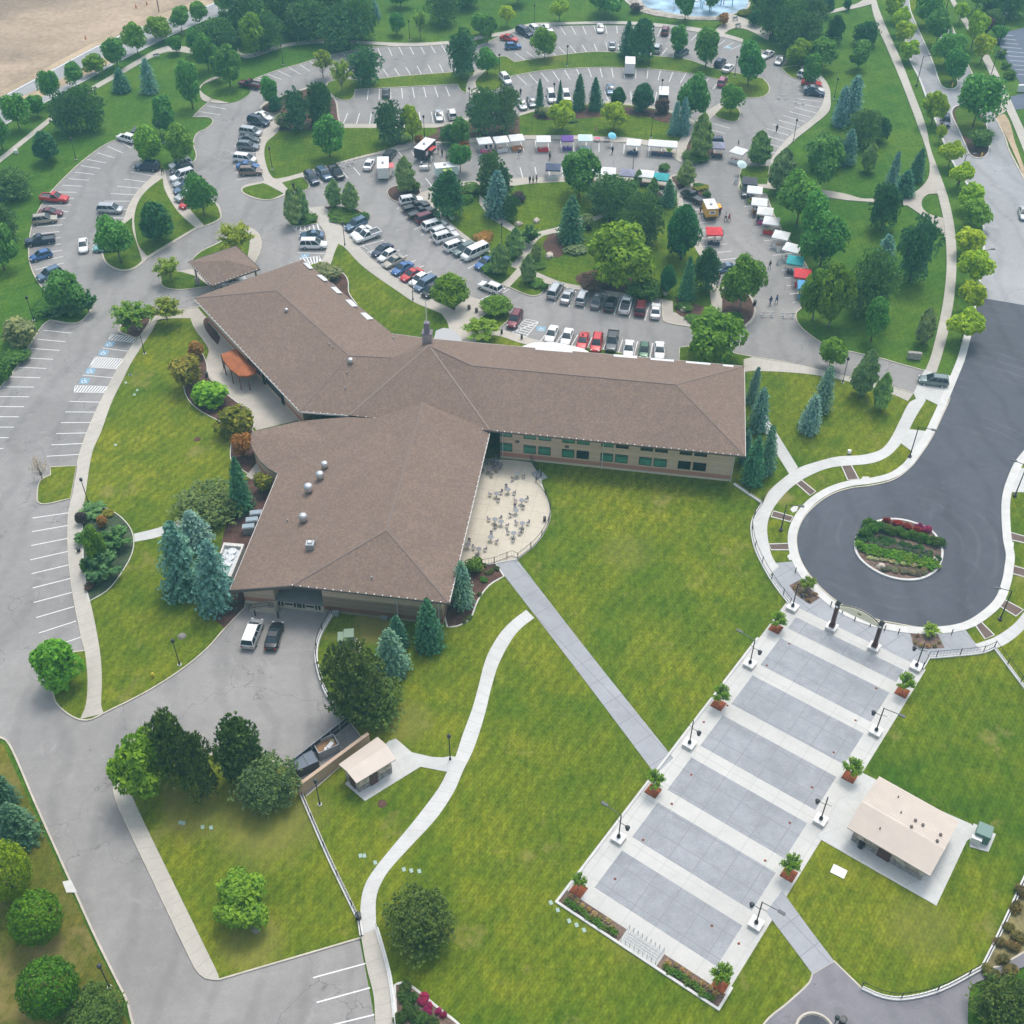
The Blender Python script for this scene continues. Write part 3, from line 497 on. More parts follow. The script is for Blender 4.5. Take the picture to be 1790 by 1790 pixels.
# painted marks
marks=MB()
def pline(a,b,w=.12,z=.055):
    a=Vector(a);b=Vector(b);d=(b-a);d.z=0
    if d.length<.01:return
    d.normalize();q=Vector((-d.y,d.x,0))*w/2;marks.add([(a+q).to_tuple()[:2]+(z,),(a-q).to_tuple()[:2]+(z,),(b-q).to_tuple()[:2]+(z,),(b+q).to_tuple()[:2]+(z,)],[(0,1,2,3)])
def row(keys,w=.14,z=.055):
    ks=[(at(*k[:2]),at(*k[2:4])) for k in keys[::2]];ns=keys[1::2]
    for i,n in enumerate(ns):
        for j in range(n+(1 if i==len(ns)-1 else 0)):
            t=j/n;pline(ks[i][0].lerp(ks[i+1][0],t),ks[i][1].lerp(ks[i+1][1],t),w,z)
ROWS=[[(76.7,577.7,125,582.7),6,(5,676.5,59,677),6,(-45,784,6,784.3)],[(122,702,174.7,703.4),5,(82,798,140,794.6)],
[(57,906,121.4,896.6),3,(53.5,979,120,964),3,(59,1053.7,125.7,1036),2,(68,1107,133,1086),1,(73,1138,144.5,1113)],
[(83,509,118,499),3,(61.5,472,112,460),5,(58,410,104,405),6,(98,336,134,336.5),5,(152,279,185.5,285),3,(206,245,229,259)],
[(228,301,267,308),4,(182,352,227,352),4,(169,413,216,411)],[(424,220,463,224),4,(403,268,448,267),4,(413.5,315,457.5,307.5)],
[(347,195,385,201),1,(362,185,395,191)],[(450,136,463,141),1,(466,129,492,139.5),4,(541,107,558,120)],
[(600,93,610,106),3,(660,84,666.5,99),6,(771.5,78.4,780,92)],[(670,121.5,679,134),5,(768,112,774.6,126)],[(644,156,642,175),7,(779,151,786,169)],
[(608,198,600,217),2,(649,198.6,646,217.5),5,(754,195.6,757.5,215),1,(773,193.6,778,211)],
[(903,56.6,918,69),4,(978.5,46,988.5,61),4,(1058,45,1061,59),1,(1078,46,1079,59),4,(1156,50,1149,64),3,(1220,59,1207,72),2,(1267,71,1252,82),2,(1298,78,1277,87)],
[(900.6,93,919,106),4,(976,82,988.5,94),4,(1059,75.4,1063,90),5,(1166,84,1156.5,97),2,(1206,91,1193.5,103)],
[(904,132,921,148),6,(1028,118,1034,135),2,(1069,118,1072,136),3,(1133,120,1131,138),2,(1177,125,1169.5,143),2,(1222,132,1208.5,148),1,(1240,136,1226.6,151.6),1,(1256,143,1246,156)],
[(951,170,965,185),5,(1057,160,1064,177),4,(1148,161,1144,183.5)],[(1392,147,1432,147),3,(1395,173,1437,178),2,(1389,188,1428,198),5,(1340,225,1378,237),4,(1322,270,1348,279)],
[(1238,214,1276,224.6),1,(1238,226,1268,234)],[(860,250,870,268),2,(909,245,916.5,266),1,(935,243.6,938.5,264),6,(1069.6,251,1068.7,267),4,(1157,258,1155,276)],
[(909,292.7,915,315),1,(935,292,939,312.4),5,(1052,292,1052,314),4,(1150,300,1145,318)],[(744,312,758,330),1,(726,325,735.6,337.5)],[(719,264,726,275.5),1,(697,266,704,275)],
[(527,309.5,540.6,325),3,(600,302,609,312),1,(618,293,629.6,306.6)],[(600,400,640,388),3,(627.5,431.6,671,420),9,(759.5,524.7,800,502)],
[(694,365,735,348),3,(724,402,766,381),7,(818,470,852,450)],[(980,506,968,532),6,(1137,527,1127,560.5)],[(958,580,945,596),7,(1141,600,1136,626)],
[(1192,356,1230,354),3,(1209,391,1248,388),3,(1224,432,1271,426.5),2,(1250,456,1287,452),2,(1254,482,1297,478)],
[(1297,350,1342,346),2,(1305,373,1350,369),8,(1367,473,1412,468),2,(1376,500,1420,495),2,(1385,529,1415,526)],
[(547.6,1709.4,639.4,1684.5),1,(553.7,1752.7,647,1727),1,(560,1797,654.6,1774)],[(1741,60,1772,63),9,(1779,130,1815,132)],[(512,395,566,403),0] if 0 else [(520,442,568,443.4),1,(520,457,560,460)]]
for r_ in ROWS: row(r_)
for a,b_ in (((179,608.6),(227.5,614.7)),((144,656),(197,660.7)),((838,525),(892,500))): pline(at(*a),at(*b_))
def hatch(q,n,w=.14):
    A,B,C,D=[at(*p) for p in q]
    for a,b_ in((A,B),(B,C),(C,D),(D,A)):pline(a,b_)
    for i in range(n):
        t0=i/n;t1=(i+1)/n;pline(D.lerp(C,t0),A.lerp(B,t1),w*1.6)
hatch([(195,585),(242,591),(237.5,599.6),(189,594)],9);hatch([(167,624),(216,628),(206,645.6),(156,642)],11);hatch([(132,674.5),(188.5,676),(183.5,686.6),(129,686)],11)
hatch([(512,395.5),(553,388),(566,402),(517,404)],6);hatch([(919.7,558),(941.5,563),(919.7,589),(894,582)],1);hatch([(524,452),(560,448),(562,462),(540,466)],6)
for i in range(1,7):
    t=i/7;pline(at(919.7,558).lerp(at(894,582),t),at(941.5,563).lerp(at(919.7,589),t),.16)
for i in range(4): pline(at(876+i*5,499+i*2),at(852+i*5,513+i*2))
for i in range(8): # wheel stops between the stalls on the south side of the diagonal row
    pass
struct(marks.obj('road_markings',LINE))
def hcmark(x,y,s=1.25,ang=0.1):
    g=at(x,y);o=MB().add([(g.x-s/2,g.y-s/2,.053),(g.x+s/2,g.y-s/2,.053),(g.x+s/2,g.y+s/2,.053),(g.x-s/2,g.y+s/2,.053)],[(0,1,2,3)])
    struct(o.obj('blue_marking',BLUEP)); m=MB()
    def seg(a,b,w=.1):
        a=Vector((g.x+a[0]*s*.4,g.y+a[1]*s*.4,.058));b=Vector((g.x+b[0]*s*.4,g.y+b[1]*s*.4,.058));d=(b-a).normalized();q=Vector((-d.y,d.x,0))*w/2
        m.add([a+q,a-q,b-q,b+q],[(0,1,2,3)])
    for i in range(8): t0=PI*.75+i*PI*1.35/8;t1=t0+PI*1.35/8;seg((.6*math.cos(t0)-.05,.6*math.sin(t0)-.3),(.6*math.cos(t1)-.05,.6*math.sin(t1)-.3))
    seg((-.15,.55),(-.1,-.05));seg((-.1,-.05),(.45,-.05));seg((.45,-.05),(.7,-.7));seg((-.15,.3),(.35,.3));seg((-.2,.95),(-.1,.8),.22)
    struct(m.obj('wheelchair_symbol',LINE))
for q in ((192,602),(181,617),(158,649),(148,666),(533,448),(946,575),(1273,83)): hcmark(*q,s=1.5)
# ================================================================ plants
def leafcloud(C,NRM,size,aspect=1.6,jit=.6,tri=False):
    n=len(C);C=np.asarray(C);NRM=np.asarray(NRM)+RNG.normal(0,jit,(n,3));NRM/=np.linalg.norm(NRM,axis=1)[:,None]+1e-9
    r=RNG.normal(0,1,(n,3));T=np.cross(NRM,r);T/=np.linalg.norm(T,axis=1)[:,None]+1e-9;B=np.cross(NRM,T)
    s=(size*RNG.uniform(.65,1.35,n))[:,None]
    V=np.empty((n,4,3));V[:,0]=C-T*s*aspect*.5;V[:,1]=C-B*s*.5+T*s*.1;V[:,2]=C+T*s*aspect*.5;V[:,3]=C+B*s*.5+T*s*.1
    return V.reshape(-1,3)
def quads(V): return [(4*i,4*i+1,4*i+2,4*i+3) for i in range(len(V)//4)]
def rdir(n,up=0):
    d=RNG.normal(0,1,(n,3));d[:,2]+=up;return d/np.linalg.norm(d,axis=1)[:,None]
def fastmesh(name,V,mat):
    n=len(V)//4;me=bpy.data.meshes.new(name);me.vertices.add(len(V));me.vertices.foreach_set('co',np.asarray(V,dtype=np.float32).ravel())
    me.loops.add(4*n);me.loops.foreach_set('vertex_index',np.arange(4*n,dtype=np.int32));me.polygons.add(n);me.polygons.foreach_set('loop_start',np.arange(n,dtype=np.int32)*4)
    me.materials.append(mat);me.update(calc_edges=True);me.validate();return me
# crowns live in a unit cell: x,y in -.5..+.5, z in 0..1 (whole tree)
def crown_round(nl=17,per=230,z0=.16,ls=.05,lobe=.2,flat=1.,shape='egg',gap=0):
    out=[];cz=(1+z0)/2;hz=(1-z0)/2
    for i in range(nl):
        d=rdir(1,.15)[0];k=RNG.uniform(.45,1)**.5
        c=np.array([d[0]*(.5-lobe*.8)*k,d[1]*(.5-lobe*.8)*k,cz+d[2]*(hz-lobe*.7*flat)*k])
        t=(c[2]-z0)/(1-z0)
        f={'egg':(1.12-.75*max(0,t-.35)),'pyr':(1.35-1.25*t),'vase':(.35+.85*t),'ball':1.}[shape]
        c[0]*=f;c[1]*=f;r=lobe*RNG.uniform(.75,1.25)
        D=rdir(per,.35);rr=r*RNG.uniform(.55,1.,per)**.5;
        pts=c+D*rr[:,None]*np.array([1,1,flat])
        out.append(leafcloud(pts,D+np.array([0,0,.4]),ls,1.5,.55))
    n=int(nl*per*.22);D=rdir(n);pts=np.array([0,0,cz])+D*np.array([.34,.34,hz*.75])*(RNG.uniform(0,1,n)**.4)[:,None];out.append(leafcloud(pts,D,ls*1.2,1.5,.8))
    V=np.concatenate(out);return V
def crown_ball(n=5200,ls=.035,z0=.06):
    D=rdir(n,.1);r=RNG.uniform(.86,1.02,n)+.05*np.sin(D[:,0]*9+D[:,1]*7)*np.cos(D[:,2]*8+1)+.04*np.sin(D[:,1]*17+D[:,2]*13);pts=D*np.array([.5,.5,(1-z0)/2])*r[:,None]+np.array([0,0,(1+z0)/2])
    return leafcloud(pts,D,ls,1.4,.4)
def crown_spruce(tiers=26,nb=15,q=7,ls=.045,z0=.04,droop=.35,pw=.85,rag=.18):
    C=[];Nn=[];S=[]
    for t in range(tiers):
        f=t/tiers;z=z0+(1-z0)*f**.93;r=.5*(1-f)**pw+.015
        if f<.1:r*=.86+f*1.4
        n=max(5,int(nb*(.45+.8*(1-f))))
        for b in range(n):
            a=2*PI*(b+RNG.uniform(-.35,.35))/n+t*1.7;R_=r*RNG.uniform(1-rag*1.6,1+rag*.55)
            for k in range(q):
                u=(k+.6)/q;rr=R_*u
                for s in(-1,1):
                    w=s*.035*(1.25-u)*RNG.uniform(.5,1.5);
                    C.append((math.cos(a)*rr-math.sin(a)*w,math.sin(a)*rr+math.cos(a)*w,z-droop*rr*rr*.55+.06*u*r-RNG.uniform(0,.018)))
                    Nn.append((math.cos(a)*.35,math.sin(a)*.35,1.));
    return leafcloud(np.array(C),np.array(Nn),ls,1.7,.38)
def crown_pine(nl=26,tuft=20,sp=9,z0=.07,ls=.05,shape='pyr',lobe=.15):
    V=[]
    for i in range(nl):
        d=rdir(1,.1)[0];k=RNG.uniform(.35,1)**.5;cz=(1+z0)/2;hz=(1-z0)/2
        c=np.array([d[0]*.36*k,d[1]*.36*k,cz+d[2]*(hz-.1)*k]);t=(c[2]-z0)/(1-z0);f=(1.3-1.0*t) if shape=='pyr' else (1.1-.4*abs(t-.45));c[:2]*=f
        D=rdir(tuft,.35);P_=c+D*lobe*RNG.uniform(.6,1.05,(tuft,1))*np.array([1,1,.8])
        for p,dd in zip(P_,D):
            T=rdir(sp,0)*.75+dd*.8+np.array([0,0,.35]);T/=np.linalg.norm(T,axis=1)[:,None];L=ls*RNG.uniform(.7,1.3,(sp,1));s=np.cross(T,rdir(sp));s/=np.linalg.norm(s,axis=1)[:,None];s*=ls*.2
            q=np.empty((sp,4,3));q[:,0]=p-s*.5;q[:,1]=p+s*.5;q[:,2]=p+T*L+s;q[:,3]=p+T*L-s;V.append(q.reshape(-1,3))
    n=900;D=rdir(n);t=RNG.uniform(z0+.05,.85,n);pts=np.stack([D[:,0]*.3*(1.25-t),D[:,1]*.3*(1.25-t),t],1);V.append(leafcloud(pts,D,ls*1.1,1.4,.8))
    return np.concatenate(V)
def crown_spray(nb=26,z0=.22,ls=.05,up=.75,per=150,rw=1.):
    V=[];
    for b in range(nb):
        a=2*PI*b/nb*2.4+RNG.uniform(-.3,.3);el=RNG.uniform(.15,1.2)**1.1;L=RNG.uniform(.42,.56)
        for_ = []
        s=np.array([0,0,z0+RNG.uniform(-.04,.1)]);e=np.array([math.cos(a)*L*math.cos(el)*1.05*rw,math.sin(a)*L*math.cos(el)*1.05*rw,z0+ (1-z0)*(.3+.72*math.sin(el))*RNG.uniform(.85,1.0)])
        u=RNG.uniform(.3,1,per)[:,None];p=s+(e-s)*u;p[:,2]+=(.10*np.sin(u*PI))[:,0]
        p+=RNG.normal(0,.03,(per,3))*(0.5+u)*np.array([1,1,.7]);V.append(leafcloud(p,np.tile([0,0,1.],(per,1)),ls,1.7,.55))
    return np.concatenate(V)
def crown_col(n=3300,ls=.07,z0=.12):
    t=RNG.uniform(0,1,n);a=RNG.uniform(0,2*PI,n);lob=.75+.25*np.sin(a*3+t*9)*np.cos(t*14);r=.5*np.sin(np.clip(t*.93+.07,0,1)**.75*PI)**.65*lob*RNG.uniform(.25,1,n)**.45
    p=np.stack([np.cos(a)*r,np.sin(a)*r,z0+(1-z0)*t],1);D=np.stack([np.cos(a),np.sin(a),np.full(n,.6)],1);return leafcloud(p,D,ls,1.5,.6)
def trunk(h=.6,r=.03,br=7,sp=.3,z1=.75):
    m=MB();m.bar((0,0,0),(.01,.01,h*.5),r*1.15,7,r*.8);m.bar((.01,.01,h*.5),(0,0,z1),r*.8,6,r*.25)
    for i in range(br):
        a=i*2.4;z=h*(.42+.5*i/br);e=Vector((math.cos(a)*sp,math.sin(a)*sp,min(.9,z+.22)));s=Vector((0,0,z));mid=s.lerp(e,.5)+Vector((0,0,-.02));m.bar(s,mid,r*.45,5,r*.3);m.bar(mid,e,r*.3,4,r*.1)
    return m
LIB={}
def lib(k,vs,tr,bark,mat): LIB[k]=([fastmesh('crown',v,mat) for v in vs],tr.mesh('trunk',[bark],True),mat)
lib('m',[crown_round() for _ in range(3)],trunk(.5,.028),BARK,LEAF)
lib('l',[crown_round(20,190,.14,.047,.17) for _ in range(3)],trunk(.5,.025),BARKG,LEAF)
lib('g',[crown_round(20,210,.05,.055,.17,shape='pyr') for _ in range(2)],trunk(.4,.03),BARK,LEAF)
lib('y',[crown_round(18,150,.22,.065,.17,.9,'ball') for _ in range(2)],trunk(.4,.03),BARK,LEAF)
lib('v',[crown_spray(30,.2,.042,.75,105) for _ in range(3)],trunk(.35,.03,9,.36,.8),BARKG,LEAF)
lib('c',[crown_col() for _ in range(2)],trunk(.5,.04,5,.14,.85),BARKG,LEAF)
lib('r',[crown_ball() for _ in range(2)],trunk(.4,.04),BARK,LEAF)
lib('p',[crown_pine(34,26,9,.05,.05),crown_pine(38,24,9,.04,.048,'rnd'),crown_pine(36,26,9,.05,.05,'pyr',.14)],trunk(.5,.03,8,.25,.85),BARK,NEEDLE)
lib('o',[crown_pine(46,30,9,.02,.040,'rnd',.155),crown_pine(50,28,9,.02,.038,'rnd',.15)],trunk(.5,.03,8,.3,.85),BARK,NEEDLE)
lib('s',[crown_spruce(pw=.72),crown_spruce(28,15,7,.04,.03,.45,.75,.22)],trunk(.5,.03,0,0,.93),BARK,NEEDLE)
lib('b',[crown_spruce(22,15,7,.046,.02,.25,.52,.2),crown_spruce(24,14,7,.045,.02,.3,.56,.24)],trunk(.5,.03,0,0,.93),BARK,NEEDLE)
lib('h',[crown_round(12,120,-.02,.075,.24,.9,'ball') for _ in range(3)],trunk(.3,.03,4,.2,.5),BARK,LEAF)
lib('j',[crown_spray(22,.0,.075,.6,70,1.0)],trunk(.2,.03,4,.2,.4),BARK,NEEDLE)
lib('d',[crown_round(26,190,.02,.04,.16,1.0,'pyr')],trunk(.4,.03),BARK,LEAF)
_tw=trunk(.3,.03,14,.4,.9); LIB['x']=([fastmesh('crown',crown_spray(22,.1,.04,.75,14),LEAF)],_tw.mesh('trunk',[BARK],True),LEAF)
KC={'m':(.040,.120,.022),'l':(.130,.235,.020),'g':(.060,.150,.018),'y':(.260,.370,.018),'v':(.165,.260,.030),'c':(.100,.150,.055),'r':(.110,.210,.012),'p':(.036,.090,.036),'o':(.050,.100,.032),
    's':(.030,.085,.050),'b':(.095,.185,.165),'h':(.070,.130,.022),'j':(.030,.070,.022),'d':(.022,.075,.030),'x':(.16,.13,.11)}
WORD={'m':('leafy green maple','maple_tree'),'l':('light green leafy tree','leafy_tree'),'g':('dense cone shaped green tree','pear_tree'),'y':('small yellow-green round tree','street_tree'),'v':('airy light green tree','honey_locust'),
 'c':('narrow upright grey-green tree','upright_tree'),'r':('clipped round green tree','round_tree'),'p':('dark green pine','pine_tree'),'o':('bushy broad dark pine','pine_tree'),'s':('green spruce','spruce_tree'),'b':('blue spruce','spruce_tree'),
 'h':('low green shrub','shrub'),'j':('spreading dark juniper shrub','juniper_shrub'),'d':('broad dark evergreen','evergreen_tree'),'x':('bare grey twiggy bush','twiggy_bush')}
ZONES=[(150,120,'along the road at top left'),(330,190,'on the top left lawn'),(70,330,'west of the left car park'),(210,440,'on the left car park island'),(300,255,'between the two left car parks'),(490,40,'in the wood at top left'),
(650,100,'by the top middle car park'),(530,190,'on the bed above the round lawn'),(740,220,'on the bed north of the food trucks'),(860,190,'behind the white tents'),(1030,190,'in the row behind the market'),(1190,220,'at the right end of the market row'),
(930,40,'at the top by the upper lot'),(1150,50,'by the splash pad'),(1240,130,'on the upper right lot island'),(1370,50,'in the grove at top right'),(1470,80,'on the lawn beside the long walk'),(1580,60,'along the boulevard, far end'),
(1690,100,'on the far side of the boulevard'),(1480,250,'east of the outer lot'),(1560,350,'by the curved path junction'),(1390,350,'behind the tents on the right'),(1560,480,'on the lawn left of the boulevard'),(1690,430,'along the boulevard near the road joint'),
(1440,550,'right of the barricades'),(1260,560,'by the barricades at the drive'),(800,330,'on the west end of the garden'),(990,350,'in the middle garden'),(1100,400,'in the thick of the garden'),(1200,480,'on the east end of the garden'),
(900,460,'by the garden path crossing'),(590,360,'on the islands left of the diagonal car row'),(300,520,'by the covered entrance'),(840,540,'by the north entrance walk'),(90,580,'on the corner by the west lot'),(370,690,'in the bed by the orange awning'),
(420,850,'beside the big roof, west side'),(180,960,'in the small garden by the west walk'),(340,1010,'in the cluster by the air handler'),(110,1160,'at the tip of the west walk'),(40,1430,'on the bottom left verge'),(90,1680,'at the bottom left corner'),
(360,1320,'on the lawn below the service yard'),(430,1570,'alone on the bottom lawn'),(660,1190,'between the service yard and lawn'),(730,1600,'beside the curving walk'),(1420,700,'on the lawn right of the building'),(1315,740,'against the east end wall'),
(1230,1450,'in a square plaza bed'),(1500,1070,'in the forecourt beds'),(820,1030,'at the corner below the patio'),(1740,1750,'at the bottom right corner'),(75,835,'on the west lot peninsula'),(1440,640,'beside the east drive'),(1410,820,'by the new kerb strip')]
def zone(x,y): return min(ZONES,key=lambda z:(z[0]-x)**2+(z[1]-y)**2)[2]
Z0={'m':.16,'l':.14,'g':.05,'y':.2,'v':.2,'c':.12,'r':.06,'p':.06,'o':.03,'h':0,'j':0,'d':.03,'x':.1}
def fit_tree(k,x,y,r,top,zadd=.12):
    # place the plant so that its outline, seen obliquely, spans the rows of the photo it spans there
    g=at(x,y);p0=proj(g)[1];sh=p0-proj(g+Vector((0,1,0)))[1];sv=p0-proj(g+Vector((0,0,1)))[1];z0=Z0.get(k,.05);trunkb=k in 'mcvlx' and y<700
    if k in 'sb':
        yb=y-r*sh*.85;h=(yb-top)/sv;
    elif not trunkb:
        ext=(y-top)/2;hz=max(.35*ext,math.sqrt(max(0,ext*ext-(r*sh)**2)));h=2*hz/sv/(1-z0);yb=(y+top)/2+(1+z0)/2*h*sv
        yb=min(yb,y+2)
    else:
        lo,hi=.3,40.
        for _ in range(30):
            m=(lo+hi)/2;e=math.hypot(r*sh*.8,(1-z0)/2*m*sv)
            if y-(1+z0)/2*m*sv-e>top: lo=m
            else: hi=m
        h=lo;yb=y
    return at(x,yb,zadd),max(.5,h)
def tree(k,x,y,w,top,col=None,word=None,trk=True,zadd=.12):
    wm=w*mpp(x,y)*{'m':1.14,'l':1.12,'o':1.16,'p':1.14,'g':1.08,'v':1.06,'y':1.1,'c':1.1,'d':1.1}.get(k,1.04);crs,tr,mat=LIB[k]
    g,h=fit_tree(k,x,y,wm/2/1.04,top)
    name=WORD[k][1] if word is None or k not in 'hj' else 'shrub'
    e=empty(name,g,RNG.uniform(0,6.28));c=mko('crown',crs[RNG.integers(len(crs))],e);c.scale=(wm*RNG.uniform(.95,1.06),wm*RNG.uniform(.95,1.06),h);c.rotation_euler=(RNG.uniform(-.045,.045),RNG.uniform(-.045,.045),RNG.uniform(0,6.28))
    kc=col or KC[k];f=RNG.uniform(.88,1.14)*({'y':1.6,'r':1.5,'l':1.6,'v':1.6,'h':1.8,'b':2.1}.get(k,3.0));c.color=(kc[0]*f*RNG.uniform(.85,1.35 if k in 'mvg' else 1.1),kc[1]*f,kc[2]*f*RNG.uniform(.8,1.2),1)
    if trk: t=mko('trunk',tr,e);t.scale=(max(2.2,h*.55),)*2+(h,)
    cat='shrub' if k in 'hjx' else 'tree';tag(e,f"{word or WORD[k][0]} {zone(x,y)}",cat,(x,y),('shrubs' if cat=='shrub' else 'trees')+' '+zone(x,y).split(',')[0])
    return e
ORA=(.24,.12,.03);YEG=(.21,.19,.025);PUR=(.06,.025,.05);GRY=(.16,.20,.10);YEL=(.17,.19,.02)
TREES='''m 5 262 38 198|m 35 228 48 165|m 67 203 34 165|m 95 180 36 120|m 134 153 38 108|l 168 130 38 92|m 206 118 42 66|l 241 93 42 40|l 283 70 46 24|m 318 55 36 9|m 350 42 34 2|m 392 24 36 -28
o 118 232 58 160|o 158 226 64 148|s 214 165 38 118|b 262 167 36 102|m 337 190 46 108|m 309 92 26 60|m 341 95 30 50|d 84 284 56 225|m 293 236 48 168|g 262 283 54 212|g 318 283 58 208
o 382 95 70 30|o 430 65 80 -30|o 500 45 90 -45|o 575 35 90 -45|o 470 88 60 20|l 446 98 48 20|m 403 152 48 82|m 365 122 42 56|m 385 140 30 95|o 540 70 80 0|p 600 84 84 5|o 632 70 60 -10|b 655 36 26 0|o 545 15 80 -60
m 694 60 30 22|v 735 65 26 18|o 775 42 60 -20|m 840 62 36 22|p 812 10 60 -50|m 475 188 36 135|d 483 197 30 165|p 522 224 48 152|p 560 214 54 134|h 497 222 24 196|m 577 275 54 205|v 565 135 34 85|v 598 160 36 103|p 638 146 58 78|p 683 248 52 172
p 808 133 50 50|m 852 130 38 82|m 852 75 34 25|y 886 43 26 10|y 978 35 32 0|l 952 102 44 45|s 1096 105 38 35|p 1122 105 54 28|m 1183 95 34 45|m 1233 120 44 50|m 1058 25 56 -25|m 1197 35 34 -22|m 1240 20 30 -30|m 700 12 40 -30|m 905 8 40 -30
o 845 235 58 152|o 884 230 50 150|s 943 200 20 137|s 978 184 14 140|s 1011 196 32 130|s 1041 197 34 134|d 1080 190 34 150|d 1122 195 48 142|y 983 227 50 178|y 1073 227 48 182|b 1178 240 26 178|b 1194 240 30 170|m 1203 215 52 128|c 1222 276 40 200
m 1277 198 44 145|m 1307 150 52 75|l 1397 116 48 68|o 1350 60 56 -25|o 1378 80 66 0|o 1400 100 66 18|d 1320 45 30 15|d 1442 28 34 -18|d 1480 18 18 -6|p 1457 72 36 25|m 1435 120 50 66|p 1510 80 52 32|m 1500 120 40 70|o 1340 22 70 -60|o 1410 60 60 -10
b 1483 222 44 132|b 1468 226 36 150|p 1538 245 32 200|o 1505 255 58 190|b 1478 292 36 225|o 1440 295 66 232|c 1516 300 30 250|m 1415 150 40 95
b 1551 355 32 266|s 1598 322 38 258|s 1578 350 46 296|p 1540 398 62 310|p 1590 490 66 375|b 1540 480 46 410|o 1515 550 86 435|m 1522 597 44 520|l 1420 560 50 470|l 1448 572 66 458|c 1612 600 36 540
c 1326 288 44 230|c 1362 335 50 262|m 1392 395 78 300|m 1432 330 60 240|m 1432 470 72 375|m 1415 430 60 340|l 1292 545 72 448|l 1246 632 104 538|l 1448 645 48 592|c 1503 690 46 612|c 1537 715 36 655|b 1433 728 40 640|b 1413 765 44 688
b 1312 710 28 642|b 1324 762 42 678|b 1339 835 34 745|s 1314 856 48 765|b 1300 815 28 750
y 1557 35 32 -8|y 1568 58 28 16|y 1577 77 34 38|y 1587 106 36 72|y 1628 216 46 165|y 1641 246 20 218|y 1657 290 40 248|y 1674 326 38 285|y 1690 366 48 322|l 1695 397 54 348|y 1692 442 54 396|y 1697 496 56 437|y 1692 542 48 490|y 1680 594 60 537
y 1676 38 26 5|y 1698 82 36 25|y 1714 108 34 63|m 1618 45 48 -20|m 1635 80 50 15|m 1650 115 54 55|m 1664 145 48 85|m 1700 222 74 132|h 1712 262 44 225|o 1735 42 36 15|o 1760 28 70 -35|m 1705 20 50 -40|m 1745 70 30 42
p 783 380 66 298|c 709 336 36 275|h 722 336 26 315|m 805 300 40 250|o 858 335 50 262|b 868 386 50 297|o 892 385 30 340|h 822 342 40 318|m 803 258 36 206|p 786 252 40 215|y 722 246 34 192|m 1012 345 68 262|o 1060 375 70 300|o 1085 390 70 310|o 1120 425 72 335|o 1095 435 60 360
s 997 432 60 342|l 1078 502 112 388|d 1190 455 74 352|s 1199 532 38 450|p 1234 508 52 432|d 1165 515 34 460|s 1168 366 36 313|c 1115 322 16 296|c 1140 346 22 310|c 1197 325 36 282|j 925 430 38 392|c 900 450 36 398|c 873 478 40 425|c 922 494 30 445|c 938 456 22 424|p 878 340 40 290
c 515 392 34 330|c 531 385 26 325|c 585 362 32 313|c 615 368 34 318|m 212 460 68 378|d 280 426 74 345|m 357 376 52 302|o 30 348 68 290|b 10 352 32 318|o 12 425 62 352|m 8 472 60 392|m 126 545 64 473|j 120 556 56 522|j 156 548 30 505
v 300 492 46 448|v 418 448 64 386|v 236 578 72 526|v 294 566 54 520|l 788 536 64 478|l 868 545 54 515|v 842 590 62 556|x 74 836 32 794|s 424 906 52 803|o 366 925 112 838|b 346 975 70 896|b 322 1060 90 922|b 378 1082 80 950
l 172 985 36 922|j 206 962 52 918|j 184 1016 62 962|j 163 902 48 880|j 150 952 32 925|g 111 1206 92 1102|s 14 1424 54 1352|s 36 1495 84 1408|r 28 1573 78 1474|r 75 1651 88 1556|r 98 1783 98 1676|o 172 1800 110 1742
l 258 1388 102 1266|p 318 1368 84 1234|p 355 1398 84 1274|p 432 1370 100 1244|o 472 1428 108 1312|l 426 1628 106 1516|s 752 1150 62 1050|s 697 1142 44 1074|b 688 1192 64 1100|o 625 1255 106 1118|o 652 1280 122 1165|b 809 1072 48 982
h 828 1005 36 972|o 736 1675 122 1550|o 1745 1805 100 1705|v 1411 1032 26 1006|v 1625 1112 28 1088'''
for t in TREES.replace('\n','|').split('|'):
    a=t.split();k=a[0];x,y,w,tp=map(float,a[1:])
    col=None
    if k in 'op' and y>1100: col=(.044,.070,.018)
    if (k,x)==('o',472): col=(.060,.085,.034)
    if (k,x)==('o',366): col=(.060,.085,.024)
    if (k,x)==('o',736): col=(.042,.066,.018)
    if k=='g': col=(.075,.165,.014) if y>1000 else KC['g']
    if k=='r' and x<40: col=(.17,.25,.01)
    if (k,x)==('r',98): col=(.07,.17,.012)
    if k=='s' and x<60: col=(.028,.065,.035)
    tree(k,x,y,w,tp,col)
